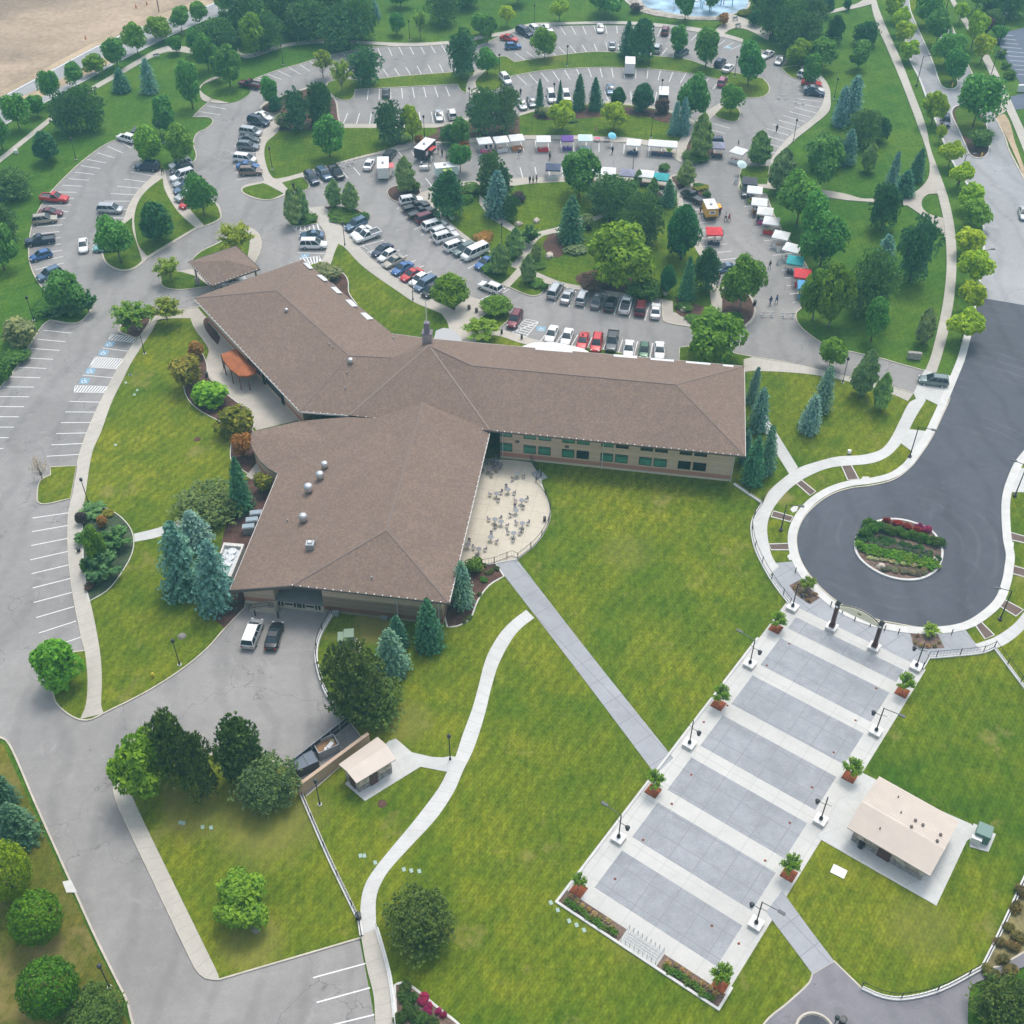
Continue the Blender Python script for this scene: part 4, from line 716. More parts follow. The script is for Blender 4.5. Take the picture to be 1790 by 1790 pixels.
for s in '''o 345 628 34 595|y 332 682 58 620|g 372 716 68 663|q 412 768 66 706|o 425 802 38 754|q 462 862 34 824|p 146 918 22 893|q 188 905 24 888|o 180 922 22 900|p 157 1032 22 1014|g 150 1000 20 975|w 40 610 70 552|g 28 640 60 605|g 85 548 58 522|g 8 668 40 628
g 600 385 60 364|g 634 385 26 368|g 535 390 44 372|g 855 480 44 455|g 935 503 36 486|g 952 508 16 495|o 848 425 40 404|w 573 492 52 458|q 800 345 30 325|g 818 356 26 340|p 905 355 28 332|p 865 352 24 335|p 1035 510 60 478|g 1125 525 66 478|g 1160 300 24 285|g 1215 285 50 262
p 1158 198 28 170|o 812 265 24 243|p 1112 22 26 5|p 1720 62 30 28|g 1750 100 22 85|g 1765 138 26 122|g 1758 120 18 108|o 1265 45 24 22|q 1300 28 30 15|h 1730 20 30 0|g 1235 345 16 332|q 1225 335 30 320|g 560 222 40 196|w 495 225 26 198|o 732 252 18 235|h 700 252 40 236
g 415 838 22 815|g 1195 545 34 528|g 1285 560 26 545|g 1215 565 40 555|g 1240 555 26 540|y 835 1000 24 985|g 846 1018 16 1008|g 1000 215 20 205|q 985 210 22 200|w 950 205 26 185|g 1150 355 22 340|g 1222 330 20 318|p 1150 345 24 335|w 1005 448 40 425|w 1025 400 26 372|g 940 470 30 455'''.replace('\n','|').split('|'):
    a=s.split();x,y,w,tp=map(float,a[1:])
    c,wd={'o':(ORA,'rounded rusty orange shrub'),'y':((.20,.20,.03),'olive and orange tinted shrub'),'g':((.055,.125,.02),'low bushy green shrub'),'q':((.17,.17,.02),'orange flecked green shrub'),'p':((.075,.05,.045),'dark purple-brown leaved shrub'),'w':(GRY,'pale grey-green shrub'),'h':((.05,.1,.03),'mid green rounded shrub')}[a[0]]
    if x==372: c,wd=(.13,.24,.02),'bright lime green shrub'
    tree('h',x,y,w,tp,c,wd)
# plants in beds (small, each on its own)
def plantrow(uvs,label,col,w,h,kind='h',grp=None,cat='plant',name='bed_plant'):
    for p in uvs:
        e=empty(name,p,RNG.uniform(0,6));c=mko('foliage',LIB[kind][0][0],e);s=w*RNG.uniform(.8,1.2);c.scale=(s,s,h*RNG.uniform(.8,1.2));c.color=(*[v*RNG.uniform(.85,1.15) for v in col],1)
        tag(e,label,cat,proj(p),grp or label)
plantrow([pz(um+(UL-um)*.72+RNG.uniform(-.2,.2),v,.18) for v in np.arange(-SB+.8,va-1.2,.55)],'strappy green plant in the left plaza planter',(.10,.20,.03),.8,.55,'j')
plantrow([pz(um+(UL-um)*.32+RNG.uniform(-.2,.2),v,.18) for v in np.arange(-SB+.8,va-1.2,.8)],'tan grass tuft in the left plaza planter',(.42,.30,.14),.6,.45,'j')
plantrow([pz(um+(UL-um)*.72+RNG.uniform(-.2,.2),v,.18) for v in np.arange(vb+1.2,PW+SB-.6,.55)],'strappy green plant in the right plaza planter',(.10,.20,.03),.8,.55,'j')
plantrow([pz(um+(UL-um)*.32+RNG.uniform(-.2,.2),v,.18) for v in np.arange(vb+1.2,PW+SB-.6,.8)],'tan grass tuft in the right plaza planter',(.42,.30,.14),.6,.45,'j')
def along(a,b,n,jx=2,jy=1.5,z=.24): return [at(a[0]+(b[0]-a[0])*i/(n-1)+random.uniform(-jx,jx),a[1]+(b[1]-a[1])*i/(n-1)+random.uniform(-jy,jy),z) for i in range(n)]
plantrow(along((1517,920),(1640,952),26,3,1.8),'tall green hedge plant across the roundabout bed',(.10,.21,.035),1.6,1.15,'h',None,'hedge plant')
plantrow(along((1546,912),(1606,929),13,4,2),'red flowering plant above the roundabout hedge',(.42,.06,.05),1.0,.9)
plantrow(along((1604,925),(1622,929),6),'magenta flowering clump by the roundabout boulder',(.45,.04,.20),1.2,1.0)
plantrow(along((1500,938),(1640,975),44,5,8),'low dark green plant in mid roundabout bed',(.06,.14,.04),1.2,.5)
plantrow(along((1503,958),(1635,990),34,4,5),'bright grass clump low in the roundabout bed',(.11,.24,.02),1.5,.7,'j')
plantrow(along((1520,975),(1600,990),9,2,2),'white-edged hosta near the roundabout kerb',(.50,.55,.30),1.0,.4)
plantrow(along((1545,995),(1620,1003),16,6,4),'grey-green tuft at the roundabout foot',(.22,.22,.15),1.1,.4)
plantrow(along((1530,950),(1620,972),20,8,5),'grey sage plant in roundabout centre',(.14,.17,.12),1.1,.5)
plantrow(along((1528,926),(1512,934),3),'leafy clump at roundabout left side',(.09,.2,.03),2.2,1.3)
plantrow([at(x,y,.21) for x,y in ((1390,1028),(1398,1036),(1408,1042),(1414,1050),(1400,1022),(1425,1040))],'dry tuft in the left forecourt bed',(.28,.22,.12),.6,.4,'j')
plantrow([at(x,y,.21) for x,y in ((1600,1124),(1610,1130),(1622,1130),(1634,1130),(1642,1124),(1604,1112))],'dry tuft in the right forecourt bed',(.28,.22,.12),.6,.4,'j')
plantrow([at(x,y,.21) for x,y in ((738,1752),(752,1760),(766,1768),(748,1768),(775,1776),(742,1744))],'magenta roses in the bottom corner bed',(.42,.03,.15),1.0,.6,grp='magenta roses')
plantrow([at(x,y,.21) for x,y in ((705,1745),(715,1765),(700,1780),(725,1775),(708,1728),(735,1785),(760,1790),(720,1748))],'leafy plant in the bottom corner bed',(.07,.14,.03),1.6,.8)
plantrow([at(x,y,.2) for x,y in ((1728,1700),(1745,1650),(1762,1622),(1775,1590),(1752,1680),(1780,1640),(1740,1710),(1765,1700),(1785,1560),(1770,1655))],'dry olive weed clump outside the corner fence',(.20,.18,.06),1.7,.8)
plantrow([at(x,y,.2) for x,y in ((845,990),(852,1003),(860,1000),(868,995),(820,1080),(812,1088),(838,1040))],'small plant in the bed below the patio',(.12,.16,.05),.9,.5)
# young trees in square steel tree grates along the plaza
grate=MB();grate.box((0,0,.04),(1.5,1.5,.08));gme=grate.mesh('tree_grate',[MULCHR])
PTS=[(1361,1103,1363,1097,1065),(1262,1237,1264,1228,1188),(1146,1387,1148,1380,1340),(1014,1559,1018,1552,1518),(1247,1715,1251,1700,1660),(1370,1525,1376,1512,1472),(1477,1355,1484,1344,1308),(1569,1208,1573,1198,1160)]
for gx,gy,tx,ty,tp in PTS:
    u,v=puv(gx,gy);p=pz(u,-SB+1.0 if v<PW/2 else PW+SB-1.0,.2);e=mko('tree_bed',gme,None,p,PANG);side='left' if v<PW/2 else 'right'
    tag(e,f'square red mulch tree bed on {side} edge of the plaza','tree bed',(gx,gy),f'tree beds along the {side} plaza edge')
    k='v' if gy<1540 or gx>1200 else 'v';e=empty('young_tree',p+Vector((0,0,.08)),RNG.uniform(0,6));h=height(tx,ty,tp)*.78;c=mko('crown',LIB['v'][0][1],e);s=2.0 if gx!=1014 else 1.4;c.scale=(s*1.15,s*1.15,h);c.color=(.24,.42,.045,1);t=mko('trunk',LIB['v'][1],e);t.scale=(1.4,1.4,h)
    tag(e,f'small young tree in a red bed on {side} plaza edge','tree',(tx,ty),f'young trees on the {side} plaza edge')
def rock(x,y,s,h,lab,mat=ROCK):
    b=bmesh.new();bmesh.ops.create_icosphere(b,subdivisions=2,radius=1)
    for v in b.verts: v.co*=1+.22*math.sin(v.co.x*5+x)*math.cos(v.co.y*4+y)+random.uniform(-.08,.08);v.co.z=max(-.4,v.co.z)
    me=bpy.data.meshes.new('boulder');b.to_mesh(me);b.free();me.materials.append(mat);o=mko('boulder',me,None,at(x,y,.2+h*.25),random.uniform(0,3));o.scale=(s,s*.75,h);tag(o,lab,'boulder',(x,y))
for x,y,s,h,l in ((1509,933,.55,.5,'round pale boulder on roundabout left edge'),(1607,925,.65,.6,'white boulder among magenta roundabout flowers'),(1634,979,.6,.5,'pale boulder on roundabout right edge'),(1539,990,.65,.45,'pinkish boulder at the roundabout foot'),
 (960,447,1.0,.6,'white flat boulder on the garden lawn'),(1146,513,1.4,.8,'pinkish boulder pile by the garden walk'),(1160,512,.8,.6,'small pink rock beside boulder pile'),(938,386,.9,.5,'pale boulder on the middle garden lawn'),(907,392,.8,.6,'white rock beside the garden path'),(897,346,1.1,.5,'white rocks by the dark garden shrub'),
 (815,347,.9,.5,'boulder in the west garden bed'),(790,381,.7,.5,'small white rock under the garden pine'),(1196,541,.8,.5,'white rock at the east garden tip'),(1185,400,.6,.4,'light rock near the yellow trailer'),(1418,96,.8,.5,'grey rock under grove tree'),(1412,104,.9,.6,'grey stone mound east of upper lot')):
    rock(x,y,s,h,l)
# ================================================================ main building
ROOFM=hardmat('shingles',(.222,.160,.124),.05,.07,seed=40,big=.1)
def roofshade():
    m=MATS['shingles'];nt=m.node_tree;b=nt.nodes['Principled BSDF'];src=b.inputs['Base Color'].links[0].from_socket;v=pos(nt)
    vo=N(nt,'ShaderNodeTexVoronoi');vo.inputs['Scale'].default_value=4.6;nt.links.new(v,vo.inputs['Vector'])
    s=N(nt,'ShaderNodeSeparateXYZ');nt.links.new(vo.outputs['Color'],s.inputs[0])
    o=mixc(nt,1.,src,mixc(nt,s.outputs[0],(.83,.82,.82),(1.16,1.15,1.14),0,1),0,1,'MULTIPLY')
    o=mixc(nt,s.outputs[1],o,(.185,.135,.12),.88,.89);nt.links.new(o,b.inputs['Base Color'])
roofshade()
def wallmat(name,base,band,z0,z1,foot=.5,footc=(.50,.44,.34)):
    m,nt,b=newmat(name);v=pos(nt);b.inputs['Roughness'].default_value=.85
    s=N(nt,'ShaderNodeSeparateXYZ');nt.links.new(v,s.inputs[0])
    w=N(nt,'ShaderNodeMath');w.operation='PINGPONG';w.inputs[1].default_value=.1;nt.links.new(s.outputs[2],w.inputs[0])
    o=mixc(nt,w.outputs[0],tuple(x*.8 for x in base),base,.0,.03)
    w2=N(nt,'ShaderNodeMath');w2.operation='PINGPONG';w2.inputs[1].default_value=.6;nt.links.new(s.outputs[2],w2.inputs[0])
    o=mixc(nt,w2.outputs[0],(.68,.53,.39),o,.05,.06)
    mp=N(nt,'ShaderNodeMapping');mp.inputs['Scale'].default_value=(1,1,4);nt.links.new(v,mp.inputs['Vector']);o=mixc(nt,1.,o,mixc(nt,noise(nt,mp.outputs[0],1.5,5,.7),(.85,.85,.85),(1.12,1.12,1.12)),0,1,'MULTIPLY')
    def step(c,zz):
        nonlocal o
        r=N(nt,'ShaderNodeMath');r.operation='LESS_THAN';r.inputs[1].default_value=zz;nt.links.new(s.outputs[2],r.inputs[0]);o=mixc(nt,r.outputs[0],o,c,.4,.6)
    step(band,z1);step((.48,.40,.32),z0+.08);step(footc,foot);nt.links.new(o,b.inputs['Base Color']);return m
WALLE=wallmat('block_siding',(.60,.46,.345),(.46,.22,.15),.55,1.35,.5,(.62,.55,.42))
EAVE=plain('fascia',(.13,.11,.10),.6);GUT=plain('gutter',(.62,.60,.57),.5);BULB=plain('bulb',(.85,.85,.82),.3);SOFF=plain('soffit',(.30,.24,.19),.8)
LABB='large brown shingled building with three hipped wings around a centre'
BLD=empty('community_building',at(640,800,0))
BLI=Vector(BLD.location)
def part(o,par=None):
    o.parent=par or BLD
    if par is None:o.matrix_parent_inverse=Matrix.Translation(-BLI)
    return o
z5,z6,zE,zS=5.,6.,6.5,3.4
A=at(338,521,z5);B=at(529,454,z5);C=at(685,583,z5);D=at(524,719,z5);n1=at(484,507.5,8);n2=at(610,621,8)
r1=at(826,639,9.8);r2=at(1182,672,9.8);F1=at(857,752,zE);F2=at(1303,797,zE);B2=at(1301,640,zE);B1=at(890,604,zE)
K=at(750,604,10.0);Pm=at(685,625,7.6);V1=at(610,726,z5);Mx=at(655,731,z5);Cq=at(745,591,5.6)
T=at(740,704,8.9);E2=at(676,926,8.9);S1=at(511,1023,z6);R1=at(785,1054,z6);R2=at(857,752,z6)
L1=at(402,1031,zS)
def pl(x,y): return onplane(x,y,T,E2,L1)
L2=pl(486,828);Hh=pl(573,772);N1=pl(655,731);N2=pl(530,735);TR=at(816,747,7.0)
Mx=onplane(655,731,K,V1,F1);T2=onplane(740,704,K,V1,F1);TR=onplane(816,747,K,V1,F1);print('T2',T2,'T',T,'Mx',Mx.z,'N1',N1.z,'TR',TR.z)
dz=0
bump_=[pl(530,735)]+[at(x,y,pl(486,828).z-.15) for x,y in((441,755),(438,766),(440,779),(447,793),(456,806),(468,817))]+[L2]
roofs=[[A,D,n2,n1],[A,n1,B],[B,n1,n2,C],[D,V1,Pm,n2],[n2,Pm,C],[Pm,K,Cq,C],[V1,K,Pm],[Cq,K,r1,B1],[K,F1,r1],[K,V1,Mx,T2,TR,F1],
 [F1,F2,r2,r1],[F2,B2,r2],[B2,B1,r1,r2],[T,E2,R1,R2],[T,R2,TR],[E2,S1,R1],[T,N1,pl(607,729),N2,Hh,L2,L1,S1,E2]]
def slab(name,polys,mat,th=.22,par=None):
    m=MB()
    for p in polys:
        n=len(p)
        # fan over a robust triangulation (plan projection)
        tr=tessellate_polygon([[Vector((q.x,q.y,0)) for q in p]])
        ar=sum(p[i].x*p[(i+1)%n].y-p[(i+1)%n].x*p[i].y for i in range(n))
        V=[q.copy() for q in p]+[q-Vector((0,0,th)) for q in p];F=[]
        for t in tr:
            a,b,c=(p[i] for i in t);k=(b-a).cross(c-a).z
            t=tuple(t) if k>0 else tuple(t)[::-1];F.append(t);F.append(tuple(i+n for i in t)[::-1])
        for i in range(n):
            j=(i+1)%n;F.append((i,n+i,n+j,j) if ar>0 else (i,j,n+j,n+i))
        m.add(V,F)
    return part(m.obj(name,[mat]),par)
main_roof=slab('roof',roofs,ROOFM)
cl=MB();[cl.add(t,[(0,1,2)]) for t in((T,T2,TR),(T,R2,TR),(T,T2,Mx),(T,Mx,N1),(N1,Mx,V1))];part(cl.obj('roof_cheek',[ROOFM]))
slab('roof',[[Hh,N2]+bump_[1:]] if 0 else [[Hh,bump_[i],bump_[i+1]] for i in range(len(bump_)-1)],ROOFM)
def edge(pts,name,mat,w=.16,h=.26,dz=-.02,par=None):
    m=MB()
    for a,b in zip(pts,pts[1:]):
        d=b-a;L=d.length;m.add(*(lambda q:([a+q*w/2+Vector((0,0,dz)),a-q*w/2+Vector((0,0,dz)),b-q*w/2+Vector((0,0,dz)),b+q*w/2+Vector((0,0,dz)),a+q*w/2+Vector((0,0,dz-h)),a-q*w/2+Vector((0,0,dz-h)),b-q*w/2+Vector((0,0,dz-h)),b+q*w/2+Vector((0,0,dz-h))],[(0,1,2,3),(7,6,5,4),(0,4,5,1),(1,5,6,2),(2,6,7,3),(3,7,4,0)]))(Vector((-d.y,d.x,0)).normalized()))
    return part(m.obj(name,[mat]),par)
edge([V1,D,A],'gutter',GUT);edge([A,B,C],'gutter',EAVE);edge([C,Cq,B1,B2],'gutter',GUT);edge([TR,F1,F2],'gutter',EAVE);edge([F2,B2],'gutter',GUT);edge([V1,Mx],'gutter',EAVE)
edge([S1,R1],'gutter',EAVE);edge([R1,R2],'gutter',GUT);edge([L1,L2],'gutter',GUT);edge([L1,S1],'fascia',EAVE,.2,.5);edge(bump_[1:],'gutter',EAVE);edge([bump_[1],N2],'fascia',EAVE)
def bulbs(pts,sp=1.05,s=.13):
    m=MB()
    for a,b in zip(pts,pts[1:]):
        n=int((b-a).length/sp);q=Vector(((b-a).y,-(b-a).x,0)).normalized()
        for i in range(n+1): p=a.lerp(b,i/max(1,n));m.box(p+Vector((0,0,.02))+q*(-.0),(s,s,s))
    return part(m.obj('string_lights',[BULB]))
bulbs([A,D,V1,Mx]);bulbs([TR,F1,F2]);bulbs([S1,R1,R2])
RCAP=plain('ridge_shingle',(.205,.155,.13),.85,var=.12,scale=3.);VAL=plain('valley_flashing',(.250,.190,.155),.7,var=.08)
for nm,mt,prs in(('ridge_cap',RCAP,((A,n1),(B,n1),(n1,n2),(n2,D),(n2,Pm),(Pm,Cq),(r1,B1),(F2,r2),(B2,r2),(r1,r2),(K,r1),(T,E2),(E2,S1),(E2,R1))),('valley',VAL,((K,V1),(K,F1)))):
    for a,b in prs: edge([a,b],nm,mt,.26,.03,.035)
def inset(a,b,d):
    t=(b-a);t.z=0;q=Vector((t.y,-t.x,0)).normalized();return q*d
def rect(a,b,c,d_,k=1.0):
    cen=(a+b+c+d_)/4;out=[]
    P_=[a,b,c,d_]
    for i in range(4):
        p=P_[i];u=(P_[(i+1)%4]-p);v=(P_[i-1]-p);u.z=v.z=0;out.append(p+(u.normalized()+v.normalized())*k)
    return [Vector((p.x,p.y,0)) for p in out]
def wallbox(name,pts,z1,mat=WALLE,z0=-.1): return part(MB().prism(pts,z0,z1).obj(name,[mat]))
WE=rect(F1,F2,B2,B1,1.3);wallbox('wall',WE,zE-.1)
NWr=rect(A,D,C,B,1.3);wallbox('wall',NWr,z5-.1)
wallbox('wall',[Vector((p.x,p.y,0)) for p in (at(700,600,5),at(760,600,5),at(862,640,5),at(850,740,5),at(690,735,5),at(620,700,5))],5.0)
# south wing with the recessed loading dock
R1w,R2w=rect(R1,R2,T,S1,1.2)[:2]
sd=(S1-R1);sd.z=0;sd.normalize();su=Vector((-sd.y,sd.x,0));su=su if su.y>0 else -su
S0=R1w.copy()                                   # front right corner of the wall
def sw(a,b,z=0): p=S0+sd*a+su*b; return Vector((p.x,p.y,z))
W_=(at(404,1031,3.4)-R1).dot(sd)-2.4; dk0=(at(566,1075)-S0).dot(sd); dk1=(at(481,1066)-S0).dot(sd)
print('south wing',W_,dk0,dk1)
wallbox('wall',[sw(0,0),sw(dk0,0),sw(dk0,5),sw(W_,5.),sw(W_-1.2,24),sw(2,25),sw(0,21)],3.2)
wallbox('wall',[sw(0,0),sw(dk0,0),sw(dk0,4),sw(13,4),sw(13,22),sw(0,22)],5.7)
wallbox('wall',[sw(dk1,0),sw(W_,0),sw(W_,5),sw(dk1,5)],3.3)
part(MB().box((sw((dk0+dk1)/2,2.5,.62)),(dk1-dk0-.02,5,1.2),math.atan2(sd.y,sd.x)).obj('dock_platform',[hardmat('dock_floor',(.30,.31,.30),.15,.15,seed=41)]))
part(MB().box(sw((dk0+dk1)/2,0,.64)-su*.06,(dk1-dk0,.1,1.22),math.atan2(sd.y,sd.x)).obj('dock_front',[plain('dock_beige',(.50,.45,.36),.85,var=.1)]))
for k in (.28,.72):
    m=MB();c=dk0+(dk1-dk0)*(1-k)
    for d_ in(-1.3,-.85,.85,1.3): m.box(sw(c+d_,0,.95)-su*.18,(.22,.14,.7),math.atan2(sd.y,sd.x))
    m.box(sw(c,0,1.0)-su*.16,(1.1,.1,.25),math.atan2(sd.y,sd.x));part(m.obj('dock_bumper',[BLACK]))
# rounded west bay wall
wb=[Vector((p.x,p.y,0)) for p in bump_];cc=sum(wb,Vector())/len(wb);wallbox('wall',[cc+(p-cc)*.9 for p in wb],3.0)
# windows, each its own part with a pane and mullion
def faceframe(a,b):
    d=(b-a);d.z=0;d.normalize();q=Vector((d.y,-d.x,0));return d,q
def window(a,b,px0,px1,y0,y1,blind=1.,door=False,mull=3):
    d,q=faceframe(a,b);n=q
    def hit(x,y): r=ray(x,y);t=((a-CAMP).dot(n))/r.dot(n);return CAMP+r*t
    p0=hit(px0[0],px0[1]);p1=hit(px1[0],px1[1]);s0=(p0-a).dot(d);s1=(p1-a).dot(d);z0=y0;z1=y1;w=s1-s0;c=(s0+s1)/2;ang=math.atan2(d.y,d.x)
    base=a+d*c;base.z=0
    fr=MB()
    for x_,w_ in((-w/2,.07),(w/2,.07)):fr.box(base+d*x_+q*.03+Vector((0,0,(z0+z1)/2)),(w_,.12,z1-z0),ang)
    for z_ in(z0,z1,z1-.3 if not door else z0+.9):fr.box(base+q*.032+Vector((0,0,z_)),(w+.07,.124,.06),ang)
    for i in range(1,mull+1):fr.box(base+d*(-w/2+w*i/(mull+1))+q*.035+Vector((0,0,(z1*2-.3)/2 if not door else (z0+z1)/2)),(.04,.11,.3 if not door else z1-z0),ang)
    o=part(fr.obj('door' if door else 'window',[FRAMEG]))
    p=MB();p.box(base+q*.0+Vector((0,0,(z0+z1)/2)),(w-.04,.06,z1-z0-.04),ang);pa=p.obj('pane',[WINGRN if blind>.5 else WINDARK]);pa.parent=o
    return o
def W(x,y): return (800+x/3.315,560+y/3.315)
a_,b_=WE[0],WE[1]
lo=[(245,315,775,1),(383,451,788,1),(468,536,796,1),(604,672,810,1),(688,757,820,0),(826,895,834,1),(910,980,842,1),(1048,1118,857,1),(1133,1204,865,1),(1272,1343,880,0),(1358,1432,888,0)]
for x0,x1,y,bl in lo: window(a_,b_,W(x0,y),W(x1,y),1.75,3.2,bl)
for x0,x1,y,bl in [(245,315,668,1),(383,453,685,1),(470,540,695,1),(608,678,708,1),(693,764,716,1),(832,902,730,1),(918,990,738,0),(1060,1130,752,0),(1145,1216,760,0),(1287,1357,775,0),(1372,1443,783,0)]:
    window(a_,b_,W(x0,y),W(x1,y),4.55,5.9,bl)
a_,b_=NWr[1],NWr[0]
a_,b_=NWr[0],NWr[1]
for p0,p1,z0,z1,dr in (((440,660),(459,676),1.2,3.4,0),((462,676),(468,690),.2,3.0,1),((470,690),(492,706),1.0,3.0,0),((494,708),(500,718),.2,3.0,1)): window(a_,b_,p0,p1,z0,z1,0,dr,2)
def downpipe(p,z1,q=Vector((0,-.12,0))): 
    m=MB();m.bar(p+q+Vector((0,0,.1)),p+q+Vector((0,0,z1)),.07,6);part(m.obj('downpipe',[GUT]))
dE,qE=faceframe(WE[0],WE[1])
downpipe(WE[0]+dE*.4,zE,qE*.12);downpipe(WE[0]+dE*((WE[1]-WE[0]).length*.445),zE,qE*.12);downpipe(WE[1]-dE*.05,zE-.2,qE*.12);downpipe(sw(6,0),5.7,-su*.12);downpipe(sw(.5,0),5.7,-su*.12)
for x in(.075,.29): m=MB();m.box(WE[0]+dE*((WE[1]-WE[0]).length*x)+qE*.06+Vector((0,0,3.75)),(.6,.12,.4),math.atan2(dE.y,dE.x));part(m.obj('wall_vent',[EAVE]))
m=MB()
for i,x in enumerate((3.6,4.6,5.4,6.9)): m.box(sw(12.5-x,0,4.7)-su*.05,(.45,.1,.25),math.atan2(sd.y,sd.x))
part(m.obj('wall_vent',[EAVE]))
tag(BLD,LABB,'building',(640,800))
# chimney tower with its mast
kk=at(748,604,8);tw=MB();tw.box((kk.x,kk.y,9.0),(1.5,1.3,3.0),-.1);o=part(tw.obj('chimney',[plain('tower_stone',(.36,.31,.30),.9,var=.2)]))
tw=MB();tw.box((kk.x,kk.y,10.56),(1.65,1.45,.14),-.1);tw.box((kk.x,kk.y,11.5),(.85,.8,1.8),-.1);part(tw.obj('chimney_cap',[plain('tower_cap',(.22,.18,.22),.7)]))
tw=MB();tw.bar((kk.x,kk.y,12.4),(kk.x,kk.y,16.6),.09,6,.05);part(tw.obj('mast',[WHITEM]))
# curved entry canopy behind the tower, skylight strips on the north eaves
cen=at(785,592,3.6);m=MB();pts=[at(x,y,3.6) for x,y in((757,598),(762,578),(775,573),(790,575),(803,587),(808,598))];m.prism([(p.x,p.y) for p in pts],3.3,3.6);part(m.obj('entry_canopy',[plain('canopy_grey',(.42,.42,.42),.7)]))
CL=plain('clear_panel',(.66,.67,.68),.35,var=.08)
def strip(name,pts,z,mat=CL):
    q=[at(x,y,z) for x,y in pts];m=MB();n=len(q);m.prism([(p.x,p.y) for p in q],z-.08,z);return part(m.obj(name,[mat]))
def R5(x,y): return (300+x/3.58,400+y/3.58)
for q in ([(822,212),(850,212),(886,245),(862,250)],[(905,288),(940,288),(980,322),(955,326)],[(995,364),(1030,364),(1068,402),(1035,402)],[(1085,444),(1122,442),(1165,484),(1130,486)],[(1180,525),(1215,524),(1262,562),(1225,568)]):
    strip('clear_roof_panel',[R5(*p) for p in q],5.45)
for q in ([(450,155),(665,172),(665,186),(450,170)],[(903,196),(1040,206),(1040,220),(903,210)],[(1117,217),(1253,228),(1253,242),(1117,231)],[(1323,236),(1465,248),(1465,261),(1323,249)],[(1537,256),(1598,260),(1598,273),(1537,269)]):
    strip('clear_roof_panel',[W(*p) for p in q],6.75)
m=MB();q=[at(*W(x,y),4.2) for x,y in((372,150),(440,128),(560,126),(720,160),(760,182),(700,190),(420,168))];m.prism([(p.x,p.y) for p in q],4.0,4.2);part(m.obj('entry_canopy',[plain('canopy_white',(.72,.72,.70),.6)]))
# roof fittings: things standing on the roof
rv=MB();rv.lathe((0,0,0),[(.18,0),(.18,.25)],8);rme=rv.mesh('stem',[SILV]);rc=MB();rc.lathe((0,0,.25),[(.34,0),(.5,.12),(.52,.75),(.40,.95),(.15,1.02)],14);rcm=rc.mesh('cap',[SILV],True)
def roofvent(x,y,s,lab,z=None):
    pnt=onplane(x,y,T,E2,L1) if y>740 else at(x,y,6.6 if x>500 else 7.4)
    if x<520 and y<600: pnt=onplane(x,y,A,n1,n2)
    if 590<x<640 and y<660: pnt=onplane(x,y,D,Pm,n2)
    e=empty('roof_ventilator',pnt-Vector((0,0,.1)));e.scale=(s,)*3;mko('stem',rme,e);mko('cap',rcm,e);tag(e,lab,'roof vent',(x,y))
roofvent(568,818,1.0,'silver mushroom roof vent, highest of four on the big roof');roofvent(560,837,1.12,'silver mushroom roof vent, second down the big roof');roofvent(540,860,1.25,'silver mushroom roof vent, third down the big roof');roofvent(531,911,1.15,'silver mushroom roof vent standing alone lower on roof')
roofvent(613,635,.85,'round white vent on the central part of roof');roofvent(501,545,.6,'small silver flue on the left wing roof')
pnt=onplane(543,958,T,E2,L1);e=empty('roof_unit',pnt);m=MB();m.box((0,0,.5),(1.1,1.0,1.0));m.obj('housing',[GREYM],e);m=MB();m.box((0,0,1.12),(.7,.6,.25),taper=.6);m.obj('hood',[SILV],e);m=MB();m.bar((.5,.6,.2),(.8,.9,1.0),.1);m.obj('pipe',[SILV],e);tag(e,'grey boxy exhaust unit low on the big roof','roof unit',(543,958))
for i,(x,y) in enumerate(((503,912),(650,1012),(576,604),(582,609),(607,654),(604,680),(688,593))):
    pn=onplane(x,y,T,E2,L1) if y>740 and x<700 and (x,y)!=(650,1012) else (onplane(x,y,E2,S1,R1) if y>1000 else (onplane(x,y,A,D,n2) if y<650 else onplane(x,y,V1,Pm,n2)))
    m=MB();m.bar(pn-Vector((0,0,.1)),pn+Vector((0,0,.45)),.09,8);tag(m.obj('plumbing_vent',[GREYM]),f'stubby pipe vent on the brown shingle roof','pipe vent',(x,y),'pipe vents on the roof')
# ---------------- porte cochere roof
PC=empty('entry_shelter',at(395,470));pc=Vector(PC.location)
q=[at(x,y,4.6) for x,y in((329,458),(413,430),(455,470),(370,500))];ap0=at(393,447,6.0);ap1=at(400,462,6.0);apx=at(397,455,6.3)
m=MB()
for i in range(4):
    a,b=q[i],q[(i+1)%4];m.add([a,b,apx,a-Vector((0,0,.25)),b-Vector((0,0,.25)),apx-Vector((0,0,.25))],[(0,1,2),(5,4,3),(0,3,4,1)])
me=fixn(m.mesh('roof',[ROOFM]));o=mko('roof',me,PC);o.matrix_parent_inverse=Matrix.Translation(-pc)
qc=sum(q,Vector())/4
for p in q:
    b=qc+(p-qc)*.85;m=MB();m.box((b.x,b.y,.7),(.7,.7,1.4));m.bar((b.x,b.y,1.4),(b.x,b.y,4.4),.18,6);o=mko('post',m.mesh('post',[STONE]),PC);o.matrix_parent_inverse=Matrix.Translation(-pc)
m=MB()
for i in range(4):
    a,b=q[i],q[(i+1)%4];m.bar(a,b,.11,4)
o=mko('gutter',m.mesh('gutter',[EAVE]),PC);o.matrix_parent_inverse=Matrix.Translation(-pc)
m=MB()
for i in(2,3):
    a,b=q[i],q[(i+1)%4]
    for k in range(14):m.box(a.lerp(b,k/13)+Vector((0,0,.1)),(.12,.12,.12))
o=mko('string_lights',m.mesh('string_lights',[BULB]),PC);o.matrix_parent_inverse=Matrix.Translation(-pc)
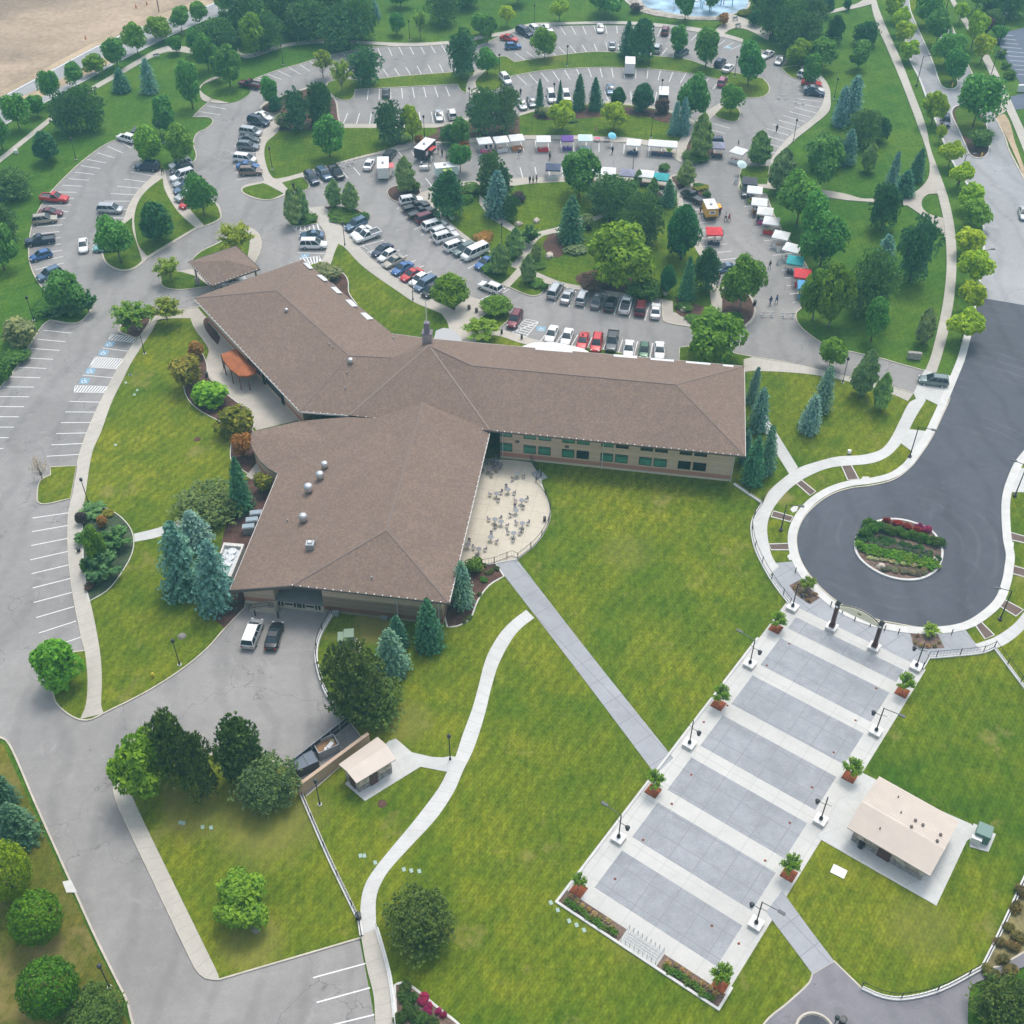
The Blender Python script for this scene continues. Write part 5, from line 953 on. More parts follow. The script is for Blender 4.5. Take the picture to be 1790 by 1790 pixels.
tag(PC,'square hip roofed shelter over the drop-off drive','entry shelter',(395,465))
# ---------------- orange awning on posts
AW=empty('awning',at(425,670));ap=Vector(AW.location)
top=[R5(*p) for p in((405,750),(535,880),(520,905),(475,920),(420,918),(370,880),(325,825),(310,785))]
hz=3.1;tp=[at(x,y,hz) for x,y in top];ce=at(*R5(440,830),3.75);m=MB()
for i in range(len(tp)):
    a,b=tp[i],tp[(i+1)%len(tp)];m.add([a,b,ce],[(0,1,2)]);m.add([a,b,b-Vector((0,0,.35)),a-Vector((0,0,.35))],[(0,3,2,1)])
o=mko('fabric',fixn(m.mesh('fabric',[AWN])),AW);o.matrix_parent_inverse=Matrix.Translation(-ap)
for i in(3,4,5,6,7): 
    p=tp[i];m=MB();m.bar((p.x,p.y,0.15),(p.x,p.y,hz),.09,6);o=mko('post',m.mesh('post',[RUST]),AW);o.matrix_parent_inverse=Matrix.Translation(-ap)
tag(AW,'rusty orange curved awning on thin posts by building','awning',(418,640))
# ---------------- screened air handler on the west side
def quadbox(name,pts,z1,z0,mat,lab,cat,inner=None,hin=.4,shade=None):
    p=[at(x,y,z1) for x,y in pts];c=sum(p,Vector())/len(p);e=empty(name,(c.x,c.y,0));mi=Matrix.Translation((-c.x,-c.y,0));m=MB();n=len(p)
    for i in range(n):
        a,b=p[i],p[(i+1)%n];ai=c+(a-c)*.82;bi=c+(b-c)*.82;m.prism([(a.x,a.y),(b.x,b.y),(bi.x,bi.y),(ai.x,ai.y)],z0,z1-.0004*i)
    o=mko('screen_wall',m.mesh('screen_wall',[mat]),e);o.matrix_parent_inverse=mi
    if inner: 
        m=MB().prism([(c+(a-c)*.81).to_tuple()[:2] for a in p],z0,z1-hin);o=mko('unit_top',m.mesh('unit_top',[inner]),e);o.matrix_parent_inverse=mi
        for k in range(4):
            q=p[0].lerp(p[1],.5).lerp(p[3].lerp(p[2],.5),.2+.2*k);m=MB().lathe((q.x,q.y,z1-hin),[(.65,0),(.65,.25),(.5,.28)],12);o=mko('fan',m.mesh('fan',[MATS['mesh_silver']]),e);o.matrix_parent_inverse=mi
    tag(e,lab,cat,pts[0]);return e
quadbox('air_handler',((391,948),(427,951),(404,1008),(372,1000)),2.6,0,BLOCKW,'white rimmed rooftop-style air handler beside the big roof','air handler',plain('mesh_silver',(.50,.53,.55),.5,.3,var=.35,scale=3.),.5)
for i,(x,y) in enumerate(((449,906),(442,918),(436,930))):
    p=at(x,y,.2);e=empty('condenser',p,.15);m=MB();m.box((0,0,.6),(1.7,1.0,1.2));m.obj('housing',[GREYM],e);m=MB()
    m.box((0,0,1.25),(1.5,.8,.08));m.obj('grille',[plain('grille_blue',(.30,.38,.44),.5) if i==0 else MATS['grille_blue']],e);tag(e,'blue-grey condenser unit tucked by the west eave','condenser',(x,y),'condensers by the west eave')
# ---------------- the two small park buildings
def gable(name,eave,ridge,ze,zr,mat_roof,lab,doorpx,extra,over=.35,wallm=None,ridges=0):
    e4=[at(x,y,ze) for x,y in eave];rr=[at(x,y,zr) for x,y in ridge];c=sum(e4,Vector())/4;e=empty(name,(c.x,c.y,0));mi=Matrix.Translation((-c.x,-c.y,0))
    m=MB()
    for f in((e4[0],e4[1],rr[1],rr[0]),(rr[0],rr[1],e4[2],e4[3])):
        V=list(f)+[v-Vector((0,0,.18)) for v in f];m.add(V,[(0,1,2,3),(7,6,5,4),(0,4,5,1),(1,5,6,2),(2,6,7,3),(3,7,4,0)])
        if ridges:
            a,b,cc_,d_=f
            for k in range(1,ridges): 
                u=k/ridges;m.bar(a.lerp(d_,u)+Vector((0,0,.02)),b.lerp(cc_,u)+Vector((0,0,.01)),.022,4)
    o=mko('roof',fixn(m.mesh('roof',[mat_roof])),e);o.matrix_parent_inverse=mi
    w=rect(*e4,over*1.4);m=MB().prism(w,0,ze-.05);  # walls
    gx=(w[0]+w[3])/2;gy=(w[1]+w[2])/2
    for s,(p0,p1,ap) in enumerate(((w[0],w[3],rr[0]),(w[1],w[2],rr[1]))):
        z=Vector((0,0,ze-.06));inn=((w[1]-w[0]).normalized() if s==0 else (w[0]-w[1]).normalized())*.3;t=(p0+p1)/2+Vector((0,0,zr-.3));m.add([p0+z,p1+z,t,p0+z+inn,p1+z+inn,t+inn],[(0,1,2),(5,4,3),(0,3,4,1),(1,4,5,2),(2,5,3,0)])
    o=mko('wall',fixn(m.mesh('wall',[wallm])),e);o.matrix_parent_inverse=mi
    return e,e4,rr,w,mi
WALL2=wallmat('stone_wall',(.50,.43,.38),(.32,.30,.30),.0,1.2,.02);
def stoneband():
    nt=WALL2.node_tree;b=nt.nodes['Principled BSDF'];src=b.inputs['Base Color'].links[0].from_socket;v=pos(nt);vo=N(nt,'ShaderNodeTexVoronoi');vo.inputs['Scale'].default_value=2.5;nt.links.new(v,vo.inputs['Vector'])
    s=N(nt,'ShaderNodeSeparateXYZ');nt.links.new(vo.outputs['Color'],s.inputs[0]);nt.links.new(mixc(nt,1.,src,mixc(nt,s.outputs[0],(.6,.6,.6),(1.3,1.3,1.3),0,1),0,1,'MULTIPLY'),b.inputs['Base Color'])
stoneband()
ROOF2=plain('cream_metal_roof',(.58,.50,.43),.5,var=.05,scale=.6)
e,e4,rr,w,mi=gable('restroom_building',((1481,1446),(1626,1531),(1677,1435),(1537,1357)),((1507,1400),(1652,1484)),3.0,3.8,ROOF2,'',None,None,.5,WALL2,14)
d,q=faceframe(w[0],w[1]);L=(w[1]-w[0]).length;m=MB();m.box(w[0]+d*(L*.46)+q*.03+Vector((0,0,1.15)),(1.5,.12,2.2),math.atan2(d.y,d.x));o=mko('door',m.mesh('door',[plain('brown_door',(.10,.045,.04),.5)]),e);o.matrix_parent_inverse=mi
m=MB();m.box(w[0]+d*(L*.46)+q*.2+Vector((0,0,2.55)),(.3,.3,.2));o=mko('wall_light',m.mesh('wall_light',[WHITEM]),e);o.matrix_parent_inverse=mi
for x,y in((1570,1394),(1575,1421),(1600,1435),(1593,1446),(1613,1443),(1538,1449),(1644,1460),(1638,1471)):
    pn=onplane(x,y,e4[2],e4[3],rr[0]) if (at(x,y,4)-rr[0]).cross(rr[1]-rr[0]).z*((e4[2]-rr[0]).cross(rr[1]-rr[0]).z)>0 else onplane(x,y,e4[0],e4[1],rr[0])
    m=MB();s=.25 if x>1590 else .12;m.box(pn+Vector((0,0,.12)),(s,s,.35));o=mko('roof_vent',m.mesh('roof_vent',[EAVE]),e);o.matrix_parent_inverse=mi
tag(e,'cream roofed restroom building with stone base beside the plaza','building',(1580,1440))
e,e4,rr,w,mi=gable('small_shed',((592,1336),(623,1369),(692,1327),(660,1288)),((607,1352.5),(677,1308)),3.0,3.01,ROOF2,'',None,None,.3,WALL2)
bpy.data.objects.remove(e.children[0]);rr=[at(x,y,3.4) for x,y in((606,1348),(677,1303))];m=MB()
for f in((e4[0],rr[0],rr[1],e4[3]),(e4[1],e4[2],rr[1],rr[0])):
    V=list(f)+[v-Vector((0,0,.15)) for v in f];m.add(V,[(0,1,2,3),(7,6,5,4),(0,4,5,1),(1,5,6,2),(2,6,7,3),(3,7,4,0)])
o=mko('roof',fixn(m.mesh('roof',[ROOF2])),e);o.matrix_parent_inverse=mi
d,q=faceframe(w[1],w[2]);L=(w[2]-w[1]).length
for a0,wd_ in((.45,1.1),):
    m=MB();m.box(w[1]+d*(L*a0)+q*.03+Vector((0,0,1.1)),(wd_,.12,2.1),math.atan2(d.y,d.x));o=mko('door',m.mesh('door',[MATS['brown_door']]),e);o.matrix_parent_inverse=mi
d,q=faceframe(w[0],w[1]);L=(w[1]-w[0]).length;m=MB();m.box(w[0]+d*(L*.55)+q*.03+Vector((0,0,1.1)),(1.0,.12,2.1),math.atan2(d.y,d.x));o=mko('door',m.mesh('door',[MATS['brown_door']]),e);o.matrix_parent_inverse=mi
tag(e,'small cream roofed block shed behind the dumpster yard','shed',(640,1330))
# ---------------- fences, walls, rails
def posts_on(c,sp):
    out=[];acc=0;out.append(c[0])
    for a,b in zip(c,c[1:]):
        L=(b-a).length;t=sp-acc
        while t<=L: out.append(a.lerp(b,t/L));t+=sp
        acc=(acc+L)%sp
    out.append(c[-1]);return out
def fence(name,s,hh,lab,z=.2,sp=2.4,mat=BLACK,rails=2,wall=None,mesh=True):
    c=curve(s,z,False);P0=c[0].copy();e=empty(name,P0);mi=Matrix.Translation(-P0)
    if wall: o=ribbon('wall_base',c,.4,wall,WHITEW,0,0,False,e);o.matrix_parent_inverse=mi
    zb=wall if wall else z
    m=MB()
    for a,b in zip(c,c[1:]):
        for k in range(rails):
            zz=zb+.12+(hh-.12)*k/max(1,rails-1);m.bar((a.x,a.y,zz),(b.x,b.y,zz),.035,4)
    if mesh:
        for p in posts_on(c,.45): m.bar((p.x,p.y,zb+.12),(p.x,p.y,zb+hh),.012,3)
    o=mko('rail',m.mesh('rail',[mat]),e);o.matrix_parent_inverse=mi
    pm=MB();pm.bar((0,0,0),(0,0,hh+.1),.06,5);pme=pm.mesh('post',[mat])
    for p in posts_on(c,sp):o=mko('post',pme,e);o.location=(p.x-P0.x,p.y-P0.y,zb-P0.z)
    tag(e,lab,'fence',proj(P0));return e
fence('patio_fence','937,843! 951,860 960,880 962,901 955,923 937,950 905,977!',1.1,'black railing curving round the patio edge',.25,3)
fence('patio_fence','864,984! 895,972! 905,977!',1.1,'short black railing across the patio gateway',.25,2)
fence('patio_fence','843,988! 864,984!',1.1,'black railing piece left of patio gateway',.25,2)
fence('stair_railing','928,808! 938,822! 941,826!',1.2,'black stair rail by the patio lawn corner',.25,1.5)
fence('stair_railing','937,843! 938,838! 946,833!',1.1,'black rail beside grey patio steps',.25,1.5)
fence('walk_fence','1333,880 1318,905 1314,924 1320,957 1335,990 1355,1023 1381,1057!',1.1,'black railing curving along the cul-de-sac walk',.22,3.2,wall=.35)
fence('walk_fence','1612,1169! 1623,1150! 1670,1146 1720,1140 1738,1132!',1.1,'black railing right of the plaza head',.22,3.2,wall=.35)
fence('lawn_fence','1283,846! 1333,880!',1.0,'low wall with rail from building corner to walk',.2,3,wall=.35)
fence('lawn_fence','1738,1132! 1790,1201! 1830,1255!',1.1,'white based rail running down the right lawn edge',.2,3,wall=.35)
fence('yard_fence','580,1076! 560,1112 553,1140 556,1170 572,1215 600,1250! 611,1263!',1.1,'black rail on white curved wall of service yard',.2,3,wall=.6)
fence('lawn_fence','525,1385! 575,1500 628,1610! 632,1636!',.9,'long thin white wall with rail down bottom lawn',.2,4,wall=.35)
fence('corner_fence','1506,1727! 1541,1742 1579,1746 1642,1731 1717,1692! 1742,1642 1790,1538! 1840,1430!',1.1,'white wall and rail curving round bottom right lawn',.2,4,wall=.4)
fence('walk_fence','658,1622! 670,1662 682,1711 691,1790 697,1870',.9,'slim white kerb rail beside the bottom walk',.2,4,mat=WHITEM,wall=.3)
# dumpster enclosure
e=empty('enclosure_wall',at(585,1335));mi=Matrix.Translation(-e.location);a=at(523,1392,0);b=at(646,1300,0)
ribbon('block_wall',[at(519,1395,2.0)*1.0,at(646,1277+22,2.0)*1.0] if 0 else [Vector((a.x,a.y,0)),Vector((b.x,b.y,0))],.3,2.0,plain('tan_block',(.50,.35,.25),.85,var=.12),0,0,False,e).matrix_parent_inverse=mi
o=ribbon('wall_top',[Vector((a.x,a.y,0)),Vector((b.x,b.y,0))],.42,2.13,plain('tan_cap',(.52,.38,.28),.85,var=.1),2.0,0,False,e);o.matrix_parent_inverse=mi
tag(e,'long tan block wall screening the dumpsters','wall',(585,1340))
e=empty('gate',at(514,1345));mi=Matrix.Translation(-e.location);a=at(514,1345,0);b=at(611,1268,0);m=MB();n=6
for i in range(n):
    u=a.lerp(b,i/n);v=a.lerp(b,(i+.96)/n);m.add([(u.x,u.y,.25),(v.x,v.y,.25),(v.x,v.y,1.9),(u.x,u.y,1.9)],[(0,1,2,3)])
o=mko('panel',m.mesh('panel',[plain('dark_slats',(.06,.05,.06),.6)]),e);o.matrix_parent_inverse=mi
m=MB()
for i in range(n+1): u=a.lerp(b,i/n);m.bar((u.x,u.y,.05),(u.x,u.y,2.0),.06,6)
for z_ in(.25,1.1,1.9):m.bar((a.x,a.y,z_),(b.x,b.y,z_),.05,5)
o=mko('gate_frame',m.mesh('gate_frame',[GREYM]),e);o.matrix_parent_inverse=mi
tag(e,'dark slatted gate across the dumpster yard','gate',(560,1305))
def dumpster(x,y,rz,openl,lab):
    e=empty('dumpster',at(x,y,.05),rz);m=MB()
    for sx,sy,w_,d_ in((0,-.85,2.6,.08),(0,.85,2.6,.08),(-1.3,0,.08,1.78),(1.3,0,.08,1.78)):m.box((sx,sy,.75),(w_,d_,1.4))
    m.box((0,0,.12),(2.5,1.6,.1));m.obj('bin',[DKGREY if not openl else GREYM],e)
    if openl:
        m=MB();m.box((0,0,.6),(2.4,1.6,.7));m.obj('rubbish',[plain('cardboard',(.30,.17,.09),.9,var=.5,scale=1.5)],e);m=MB();m.box((.4,-.2,1.0),(.9,.5,.3),.5);m.box((-.3,-.5,1.0),(.6,.3,.25),1.1);m.obj('foam_sheet',[WHITE],e)
    else:
        m=MB();m.box((-.62,0,1.5),(1.2,1.8,.08));m.box((.62,0,1.52),(1.2,1.8,.08));m.obj('lid',[plain('bin_lid',(.09,.12,.16),.4)],e)
    tag(e,lab,'dumpster',(x,y))
dumpster(572,1312,.52,True,'open dumpster full of cardboard and foam');dumpster(536,1342,.52,False,'closed dark blue dumpster behind the tan wall')
m=MB().lathe((0,0,0),[(.3,0),(.36,.95),(.3,1.0),(.1,1.05)],10);e=mko('barrel',m.mesh('barrel',[plain('barrel',(.35,.32,.2),.6)],True),None,at(582,1303));tag(e,'tan lidded barrel next to the open dumpster','barrel',(582,1303))
# dock stairs
e=empty('dock_stairs',sw(dk1+2,0,0));mi=Matrix.Translation(-e.location);m=MB();an=math.atan2(sd.y,sd.x)
for i in range(6): m.box(sw(dk1+.8+i*.45,-.75,(1.2-i*.2)/2)-Vector((0,0,0)),(.45,1.3,1.2-i*.2),an)
m.box(sw(dk1+.1,-.75,.6),(1.0,1.3,1.2),an);o=mko('steps',m.mesh('steps',[MATS['dock_beige']]),e);o.matrix_parent_inverse=mi
m=MB();a=sw(dk1-.3,-1.35,1.2);b=sw(dk1+.6,-1.35,1.2);c=sw(dk1+3.3,-1.35,.1)
for o1,o2 in((a,b),(b,c)):
    for z_ in(.5,1.0):m.bar(o1+Vector((0,0,z_)),o2+Vector((0,0,z_)),.035,5)
    for k in range(9): p=o1.lerp(o2,k/8);m.bar(p,p+Vector((0,0,1.0)),.018,4)
o=mko('railing',m.mesh('railing',[BLACK]),e);o.matrix_parent_inverse=mi;tag(e,'concrete dock steps with black railing','stairs',(455,1065))
for x,y in((447,1077),(487,1081)): m=MB();m.bar((0,0,0),(0,0,1.1),.1,8);tag(mko('bollard',m.mesh('bollard',[BLACK]),None,at(x,y)),'black bollard standing before the dock steps','bollard',(x,y),'bollards at the dock')
# plaza foot stairs
m=MB()
for i in range(5): m.add(*(lambda u0,u1,z1:([tuple(pz(u0,va-.3,0)),tuple(pz(u1,va-.3,0)),tuple(pz(u1,vb+.1,0)),tuple(pz(u0,vb+.1,0)),tuple(pz(u0,va-.3,z1)),tuple(pz(u1,va-.3,z1)),tuple(pz(u1,vb+.1,z1)),tuple(pz(u0,vb+.1,z1))],[(0,3,2,1),(4,5,6,7),(0,1,5,4),(1,2,6,5),(2,3,7,6),(3,0,4,7)]))(um+i*.3+.01,um+i*.3+.3,.32-.035*i))
o=m.obj('steps',[CNEWP]);ST=empty('plaza_stairs',pz(um,(va+vb)/2));o.parent=ST;o.matrix_parent_inverse=Matrix.Translation(-Vector(ST.location))
for v_ in list(np.linspace(va-.4,vb+.2,9)):
    m=MB();m.bar(pz(um-.2,v_,.2),pz(um-.2,v_,1.1),.035,5);m.bar(pz(um+1.5,v_,.1),pz(um+1.5,v_,.95),.035,5);m.bar(pz(um-.2,v_,1.1),pz(um+1.5,v_,.95),.035,5);o=m.obj('handrail',[GREYM]);o.parent=ST;o.matrix_parent_inverse=Matrix.Translation(-Vector(ST.location))
tag(ST,'low white stairs with pale handrails at plaza foot','stairs',(1115,1650))
# patio steps
m=MB()
for i in range(4): m.box(at(940+i*2,829+i*1.5,.3-i*.06),(1.5,1.4,.12),.5)
tag(m.obj('patio_steps',[GREYM]),'grey metal steps from the patio corner','stairs',(945,832))
# ================================================================ vehicles
def loft(st,mirror=True):
    """st: list of (x, halfwidth, zbottom, zshoulder, ztop, topinset) -> closed body"""
    m=MB();V=[];n=len(st)
    for x,w,zb,zs,zt,ti in st:
        V+=[(x,-w*.86,zb),(x,-w,zb+.12),(x,-w,zs),(x,-w+ti,zt),(x,w-ti,zt),(x,w,zs),(x,w,zb+.12),(x,w*.86,zb)]
    F=[]
    for i in range(n-1):
        for k in range(8):F.append((8*i+k,8*i+8+k,8*i+8+(k+1)%8,8*i+(k+1)%8))
    F.append(tuple(range(8)));F.append(tuple(range(8*n-8,8*n))[::-1]);m.add(V,F);return m
def green(x0,x1,x2,x3,zb,zt,wb,wt):  # greenhouse frustum: base x0..x3, roof x1..x2
    V=[(x0,-wb,zb),(x3,-wb,zb),(x3,wb,zb),(x0,wb,zb),(x1,-wt,zt),(x2,-wt,zt),(x2,wt,zt),(x1,wt,zt)];F=[(3,2,1,0),(4,5,6,7),(0,1,5,4),(1,2,6,5),(2,3,7,6),(3,0,4,7)];return V,F
def smoothbev(me,w=.06,seg=2):
    b=bmesh.new();b.from_mesh(me);bmesh.ops.recalc_face_normals(b,faces=b.faces)
    eds=[e for e in b.edges if len(e.link_faces)==2 and e.calc_face_angle(0)>.25]
    try:bmesh.ops.bevel(b,geom=eds,offset=w,segments=seg,profile=.6,affect='EDGES',clamp_overlap=True)
    except Exception:pass
    for f in b.faces:f.smooth=True
    b.to_mesh(me);b.free();return me
PT={}
for n_,c_,mt in (('white',(.80,.80,.80),0),('silver',(.50,.52,.54),.5),('grey',(.20,.215,.23),.4),('darkgrey',(.075,.085,.095),.3),('black',(.016,.018,.022),.2),('navy',(.02,.035,.075),.3),('blue',(.05,.14,.36),.2),('bluegrey',(.12,.19,.28),.4),('red',(.55,.03,.03),.1),('maroon',(.16,.02,.035),.3),
    ('green',(.04,.12,.06),.2),('tan',(.42,.38,.31),.3),('brown',(.24,.17,.14),.3),('greengrey',(.16,.21,.20),.4),('teal',(.20,.42,.42),.3),('pink',(.36,.10,.16),.3)): PT[n_]=paint('paint_'+n_,c_,mt)
CW={'bluegrey':'blue-grey','darkgrey':'dark grey','greengrey':'green-grey'}
wm=MB().bar((0,-.11,0),(0,.11,0),.34,14);WHT=wm.mesh('wheel',[TYRE],False);rm=MB().bar((0,-.12,0),(0,.12,0),.2,10);WHR=rm.mesh('rim',[RIM])
CT={}
def cartype(key,L,Wd,Ht,kind):
    w=Wd/2;h=L/2;sh=.62 if kind in 'sh' else .72;bel=.92 if kind in 'sh' else 1.05
    if kind=='p': bel=1.12;sh=.8
    if kind=='s': st=[(-h,w*.80,.34,.62,.86,.22),(-h+.15,w*.94,.26,.72,.94,.16),(-h+1.0,w,.24,.8,.97,.12),(0,w,.22,.8,.93,.1),(h-1.3,w,.24,.74,.90,.14),(h-.35,w*.93,.26,.6,.78,.2),(h,w*.74,.34,.5,.62,.22)];g=(-h+.7,-h+1.5,h-2.35,h-1.35)
    elif kind=='h': st=[(-h,w*.86,.34,.72,.92,.16),(-h+.2,w*.97,.26,.8,.98,.12),(0,w,.22,.8,.95,.1),(h-1.2,w,.24,.76,.92,.14),(h-.3,w*.92,.26,.62,.8,.2),(h,w*.74,.34,.5,.66,.22)];g=(-h+.08,-h+.6,h-2.0,h-1.1)
    elif kind in 'uv': 
        nose=1.25 if kind=='u' else .85
        st=[(-h,w*.88,.4,.8,1.06,.12),(-h+.15,w*.97,.32,.9,1.1,.1),(0,w,.28,.9,1.06,.08),(h-nose,w,.3,.86,1.04,.12),(h-.3,w*.93,.32,.76,.94,.2),(h,w*.78,.4,.62,.80,.2)];g=(-h+.06,-h+.42,h-nose-.95,h-nose+.05)
    elif kind=='V': st=[(-h,w*.95,.4,1.1,1.3,.08),(0,w,.32,1.1,1.3,.06),(h-.9,w,.32,1.05,1.25,.1),(h-.2,w*.92,.34,.86,1.05,.15),(h,w*.8,.42,.7,.9,.18)];g=(-h+.03,-h+.2,h-1.6,h-.75)
    else: st=[(-h,w*.95,.45,.95,1.08,.05),(-.25,w,.38,.95,1.1,.05),(h-1.5,w,.38,.95,1.12,.1),(h-.25,w*.94,.4,.9,1.04,.16),(h,w*.85,.45,.75,.92,.18)];g=(-.45,-.25,h-2.45,h-1.5)
    body=smoothbev(loft(st).mesh('body',[PT['white'],TYRE]),.07,2)
    zb=st[2][4]-.03;V,F=green(g[0],g[1],g[2],g[3],zb,Ht-.04,w*.90,w*.70 if kind!='V' else w*.82)
    gm=smoothbev(MB().add(V,F).mesh('window',[GLASS]),.05,2)
    # roof skin and pillars are painted with the body
    b=MB();wt=(w*.70 if kind!='V' else w*.82)
    b.box(((g[1]+g[2])/2,0,Ht-.02),(g[2]-g[1]+.12,wt*2+.05,.07),taper=.9)
    for sx,x0,x1 in((0,g[0],g[1]),(1,g[3],g[2])):
        for sy in(-1,1): b.bar((x0,sy*w*.905,zb-.02),(x1,sy*wt*1.0,Ht-.03),.055,5)
    if kind in'uvV':
        for fx in((.32,.62) if kind!='V' else (.2,.45,.7)):
            xa=g[0]+(g[3]-g[0])*fx;xb=g[1]+(g[2]-g[1])*fx
            for sy in(-1,1): b.bar((xa,sy*w*.912,zb-.02),(xb,sy*wt*1.01,Ht-.03),.05,5)
    elif kind!='p':
        for sy in(-1,1): b.bar(((g[0]+g[3])/2,sy*w*.912,zb),((g[1]+g[2])/2,sy*wt*1.01,Ht-.03),.04,5)
    if kind in'u':
        for sy in(-1,1): b.bar((g[1]+.1,sy*wt*.86,Ht+.05),(g[2]-.1,sy*wt*.86,Ht+.05),.025,4)
    rf=b.mesh('roof_panel',[PT['white']])
    parts=[('body',body,'P'),('window',gm,None),('roof_panel',rf,'P')]
    if kind=='p':
        bd=MB();x0=-h+.12;x1=-.5;bd.box(((x0+x1)/2,0,1.06),(x1-x0,w*1.62,.10));parts.append(('cargo_bed',bd.mesh('cargo_bed',[DKGREY]),None))
        r=MB()
        for sy in(-1,1): r.box(((x0+x1)/2,sy*w*.9,1.17),(x1-x0+.1,w*.17,.22))
        r.box((x0-.03,0,1.14),(.1,w*1.9,.2));parts.append(('bed_rail',r.mesh('bed_rail',[PT['white']]),'P'))
    for nm,x,mt in(('headlight',h-.10,HEADL),('tail_light',-h+.03,TAILL)):
        for sy in(-1,1): b=MB().box((x,sy*w*.68,.68 if kind in'sh' else .82),(.14,.3,.15));parts.append((nm,b.mesh(nm,[mt]),None))
    wb=L*.30
    CT[key]=(parts,[(sx*wb+ .02,sy*(w-.1)) for sx in(-1,1) for sy in(-1,1)],L,kind)
for k,L_,W_2,H_,kd in(('s',4.7,1.82,1.45,'s'),('h',4.1,1.74,1.5,'h'),('u',4.75,1.9,1.75,'u'),('U',5.2,2.0,1.9,'u'),('v',4.95,1.95,1.76,'v'),('p',5.6,1.98,1.85,'p'),('V',5.7,2.05,2.15,'V')): cartype(k,L_,W_2,H_,kd)
TN={'s':('sedan','sedan'),'h':('hatchback','hatchback'),'u':('suv','suv'),'U':('large suv','suv'),'v':('minivan','minivan'),'p':('pickup truck','pickup truck'),'V':('passenger van','van')}
CACHE={}
def car(t,col,x,y,dx,dy,where,roofcol=None,extra=None):
    parts,wh,L,kind=CT[t];g=at(x,y,.75);a=at(x-dx,y-dy,.75);b=at(x+dx,y+dy,.75);d=b-a;rz=math.atan2(d.y,d.x)
    e=empty(TN[t][0].replace('large ','').replace(' ','_').replace('suv','suv_car'),(g.x,g.y,.05),rz)
    for nm,me,p in parts:
        o=mko(nm,me,e)
        if p:
            o.material_slots[0].link='OBJECT';o.material_slots[0].material=PT[roofcol if (roofcol and nm=='roof_panel') else col]
    for px,py in wh:
        w=mko('wheel',WHT,e);w.location=(px,py,.34);r=mko('rim',WHR,w)
    lab=f"{CW.get(col,col)} {TN[t][0]} {where}" if not extra else f"{CW.get(col,col)} {TN[t][0]} {extra}"
    tag(e,lab,TN[t][1].replace('suv','car').replace('sedan','car').replace('hatchback','car').replace('minivan','van'),(x,y),'vehicles '+where);return e
